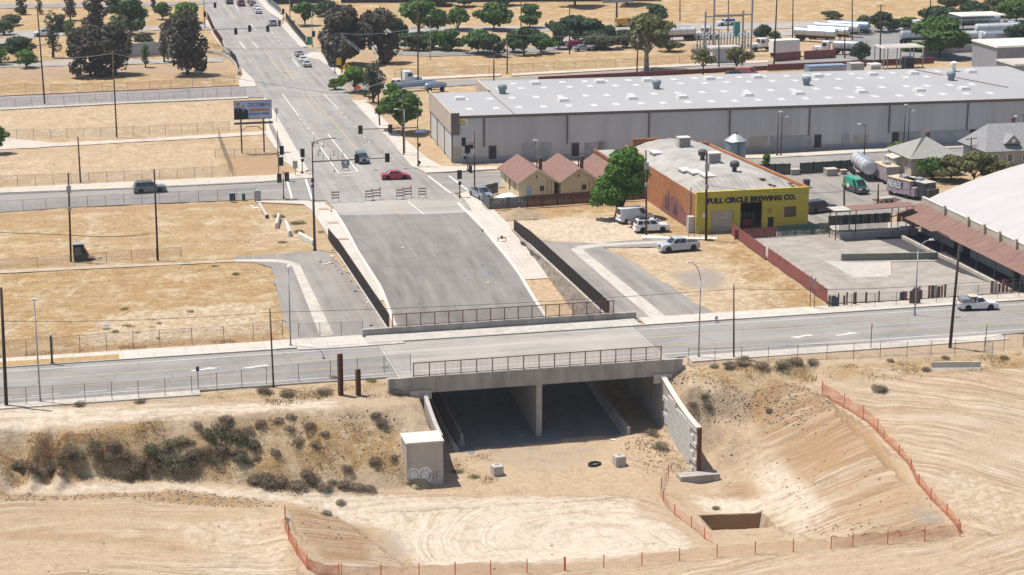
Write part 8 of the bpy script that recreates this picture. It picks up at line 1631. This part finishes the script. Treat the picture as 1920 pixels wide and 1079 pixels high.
# orange safety fences round the excavation
M_ORANGE = veil('orange_mesh', (.55, .17, .085), .55); M_OPOST = mat('orange_post', (.60, .12, .04), .6, .1, 2)
def safety_fence(pl, label, h=1.15, cover=None):
    m = veil('orange_mesh_%d' % int(cover * 100), (.55, .19, .10), cover) if cover else M_ORANGE
    p = [G(*q) for q in pl]; t = thing('safety_fence', label, 'safety fence', p[0]); o = Vector(p[0]); q = [p[0]]
    for a, c in zip(p[:-1], p[1:]):
        n = max(1, round(math.dist(a[:2], c[:2]) / .7))
        for i in range(1, n + 1): u = i / n; x, y = a[0] + (c[0] - a[0]) * u, a[1] + (c[1] - a[1]) * u; q.append((x, y, gz(x, y)))
    rng = random.Random(len(q)); b = MB(); nz = 4
    for k, a in enumerate(q):
        sg = .18 * math.sin(k * 1.1) + rng.uniform(-.07, .07)
        for j in range(nz): f = j / (nz - 1); b.v.append((a[0] - o.x + rng.uniform(-.05, .05) * f, a[1] - o.y + sg * (.4 + f * .6), a[2] - o.z + .02 + f * (h - .12 + .10 * math.cos(k * 2.1))))
    for k in range(len(q) - 1):
        for j in range(nz - 1): b.f.append((k * nz + j, (k + 1) * nz + j, (k + 1) * nz + j + 1, k * nz + j + 1)); b.m.append(0)
    b.build('plastic_mesh', m, t); po = MB().box(-.035, .035, -.035, .035, -.2, h + .12).mesh('stake', M_OPOST)
    for a in q[::5]: link('stake', po, t, (a[0] - o.x, a[1] - o.y, a[2] - o.z), rng.uniform(0, 1))
    return t
safety_fence([(1541,742),(1560,752),(1590,770),(1625,792),(1655,823)], 'sagging orange safety fence at the top of the east slope', 1.5); safety_fence([(1657,826),(1680,848),(1703,872),(1718,905),(1745,938),(1775,967),(1790,985),(1801,1003)], 'taut orange safety fence down the crest of the east slope', 1.1)
safety_fence([(1800,1006),(1720,1016),(1650,1021),(1560,1029)], 'dense orange safety fence along the lower right ridge', 1.3, .42); safety_fence([(1558,1030),(1430,1039),(1330,1046),(1175,1063),(1060,1070)], 'see through orange safety fence along the lower ridge', 1.2, .18); safety_fence([(1058,1071),(960,1077),(880,1079),(800,1083),(700,1085),(640,1085)], 'orange safety fence along the bottom edge of the cut', 1.3, .26)
safety_fence([(636,1085),(600,1080),(576,1068),(556,1040),(542,1015),(534,990),(535,970)], 'bunched orange safety fence on the crest of the west spoil slope', 1.3, .75); safety_fence([(1253,895),(1240,915),(1238,930),(1250,952),(1275,975),(1310,1000),(1336,1020)], 'leaning orange safety fence beside the trench', 1.1, .30)
safety_fence([(-10,852),(60,846),(110,836),(170,820)], 'collapsed orange fence lying in the grass of the left embankment', .5, .5)
# substation
X, Y = W(1380, 104); t = thing('substation', 'steel lattice frame of an electrical substation with grey insulators', 'substation', (X - 10, Y, 0)); H_ = 14.0
xs = [RY(q, 100, Y)[0] - X + 10 for q in (1337, 1408)]
for x in xs:
    for y in (0, 6): MB().box(x - .18, x + .18, y - .18, y + .18, 0, H_ if y == 0 else H_ * .7).build('column', M_STEEL, t)
for z in (H_, H_ * .68): MB().box(xs[0], xs[1], -.12, .12, z - .15, z + .15).build('beam', M_STEEL, t)
MB().box(xs[0], xs[1], 5.88, 6.12, H_ * .6, H_ * .62).build('beam', M_STEEL, t)
ins = MB().lathe((0, 0, 0), [(.14, 0), (.3, 1.4), (.16, 1.5), (.16, 3.6), (.3, 3.8), (.1, 4.2)], 8).mesh('insulator_stack', mat('insulator_grey', (.40, .42, .43), .5, .1, 2))
for i in range(9):
    for j in range(3): link('insulator_stack', ins, t, (xs[0] - 2 + i * 1.5, 1.5 + j * 2.2, .8))
MB().box(xs[0] - 3, xs[1] - 3, 1, 7, 0, .85).build('switchgear', M_STEELD, t); MB().box(xs[1] - 3.2, xs[1] - 1.8, 3, 4, 4, 7.5).build('teal_unit', mat('teal_paint', (.06, .30, .28), .5, .1, 1), t)
# sign gantry on the freeway
X, Y = W(1156, 48); t = thing('roadside_sign', 'large roadside sign seen from behind, on one post by the freeway', 'sign', (X, Y, 0)); MB().tube((0, 0, 0), (0, 0, 6), .3, .25, 10).build('post', M_STEELD, t); MB().box(-4, 4.5, -.2, .2, 6, 10.0).build('panel', mat('sign_back', (.33, .32, .30), .7, .15, .6), t)
# person walking near the corner tree
def person(px, py, label, top_c, leg_c):
    X, Y = W(px, py); t = thing('person', label, 'person', (X, Y, .1), .4); me = bpy.data.meshes.new('body')
    V = [(0, 0, .95), (0, 0, 1.2), (0, .01, 1.42), (0, 0, 1.5), (0, -.02, 1.62), (0, -.02, 1.76), (-.19, 0, 1.4), (-.25, .05, 1.12), (-.24, -.08, .9), (.19, 0, 1.4), (.25, -.04, 1.13), (.24, -.15, .92), (-.1, 0, .9), (-.11, .12, .5), (-.11, .3, .1), (-.11, .2, .05), (.1, 0, .9), (.11, -.16, .5), (.11, -.2, .08), (.11, -.33, .04)]
    E = [(0, 1), (1, 2), (2, 3), (3, 4), (4, 5), (2, 6), (6, 7), (7, 8), (2, 9), (9, 10), (10, 11), (0, 12), (12, 13), (13, 14), (14, 15), (0, 16), (16, 17), (17, 18), (18, 19)]
    R = [.17, .16, .15, .06, .1, .09, .07, .05, .04, .07, .05, .04, .1, .075, .05, .045, .1, .075, .05, .045]
    me.from_pydata(V, E, []); me.materials.append(top_c); o = link('body', me, t); sm = o.modifiers.new('Skin', 'SKIN')
    for v, r in zip(me.skin_vertices[0].data, R): v.radius = (r, r)
    me.skin_vertices[0].data[0].use_root = True; ss = o.modifiers.new('Subdivision', 'SUBSURF'); ss.levels = 1; ss.render_levels = 1
    MB().lathe((0, -.02, 1.66), [(.07, 0), (.115, .05), (.11, .12), (.05, .16)], 10).build('hair', M_HAIR, t); MB().lathe((0, 0, .45), [(.16, 0), (.2, .3), (.19, .5)], 10).build('trousers', leg_c, t)
person(1391, 126, 'person in dark clothes walking beside the small round tree', M_BLACK, M_SUIT)
# ------------------------------------------------------------------ thin summer haze
hz = bpy.data.materials.new('summer_haze'); hz.use_nodes = True; N = hz.node_tree.nodes; N.remove(N['Principled BSDF']); pv = N.new('ShaderNodeVolumePrincipled')
pv.inputs['Density'].default_value = .00010; pv.inputs['Color'].default_value = (.90, .93, 1.0, 1); pv.inputs['Anisotropy'].default_value = .2
hz.node_tree.links.new(pv.outputs[0], N['Material Output'].inputs['Volume'])
tag(MB().box(-2400, 3300, -600, 3600, -14, 70).build('haze', hz), kind='stuff')
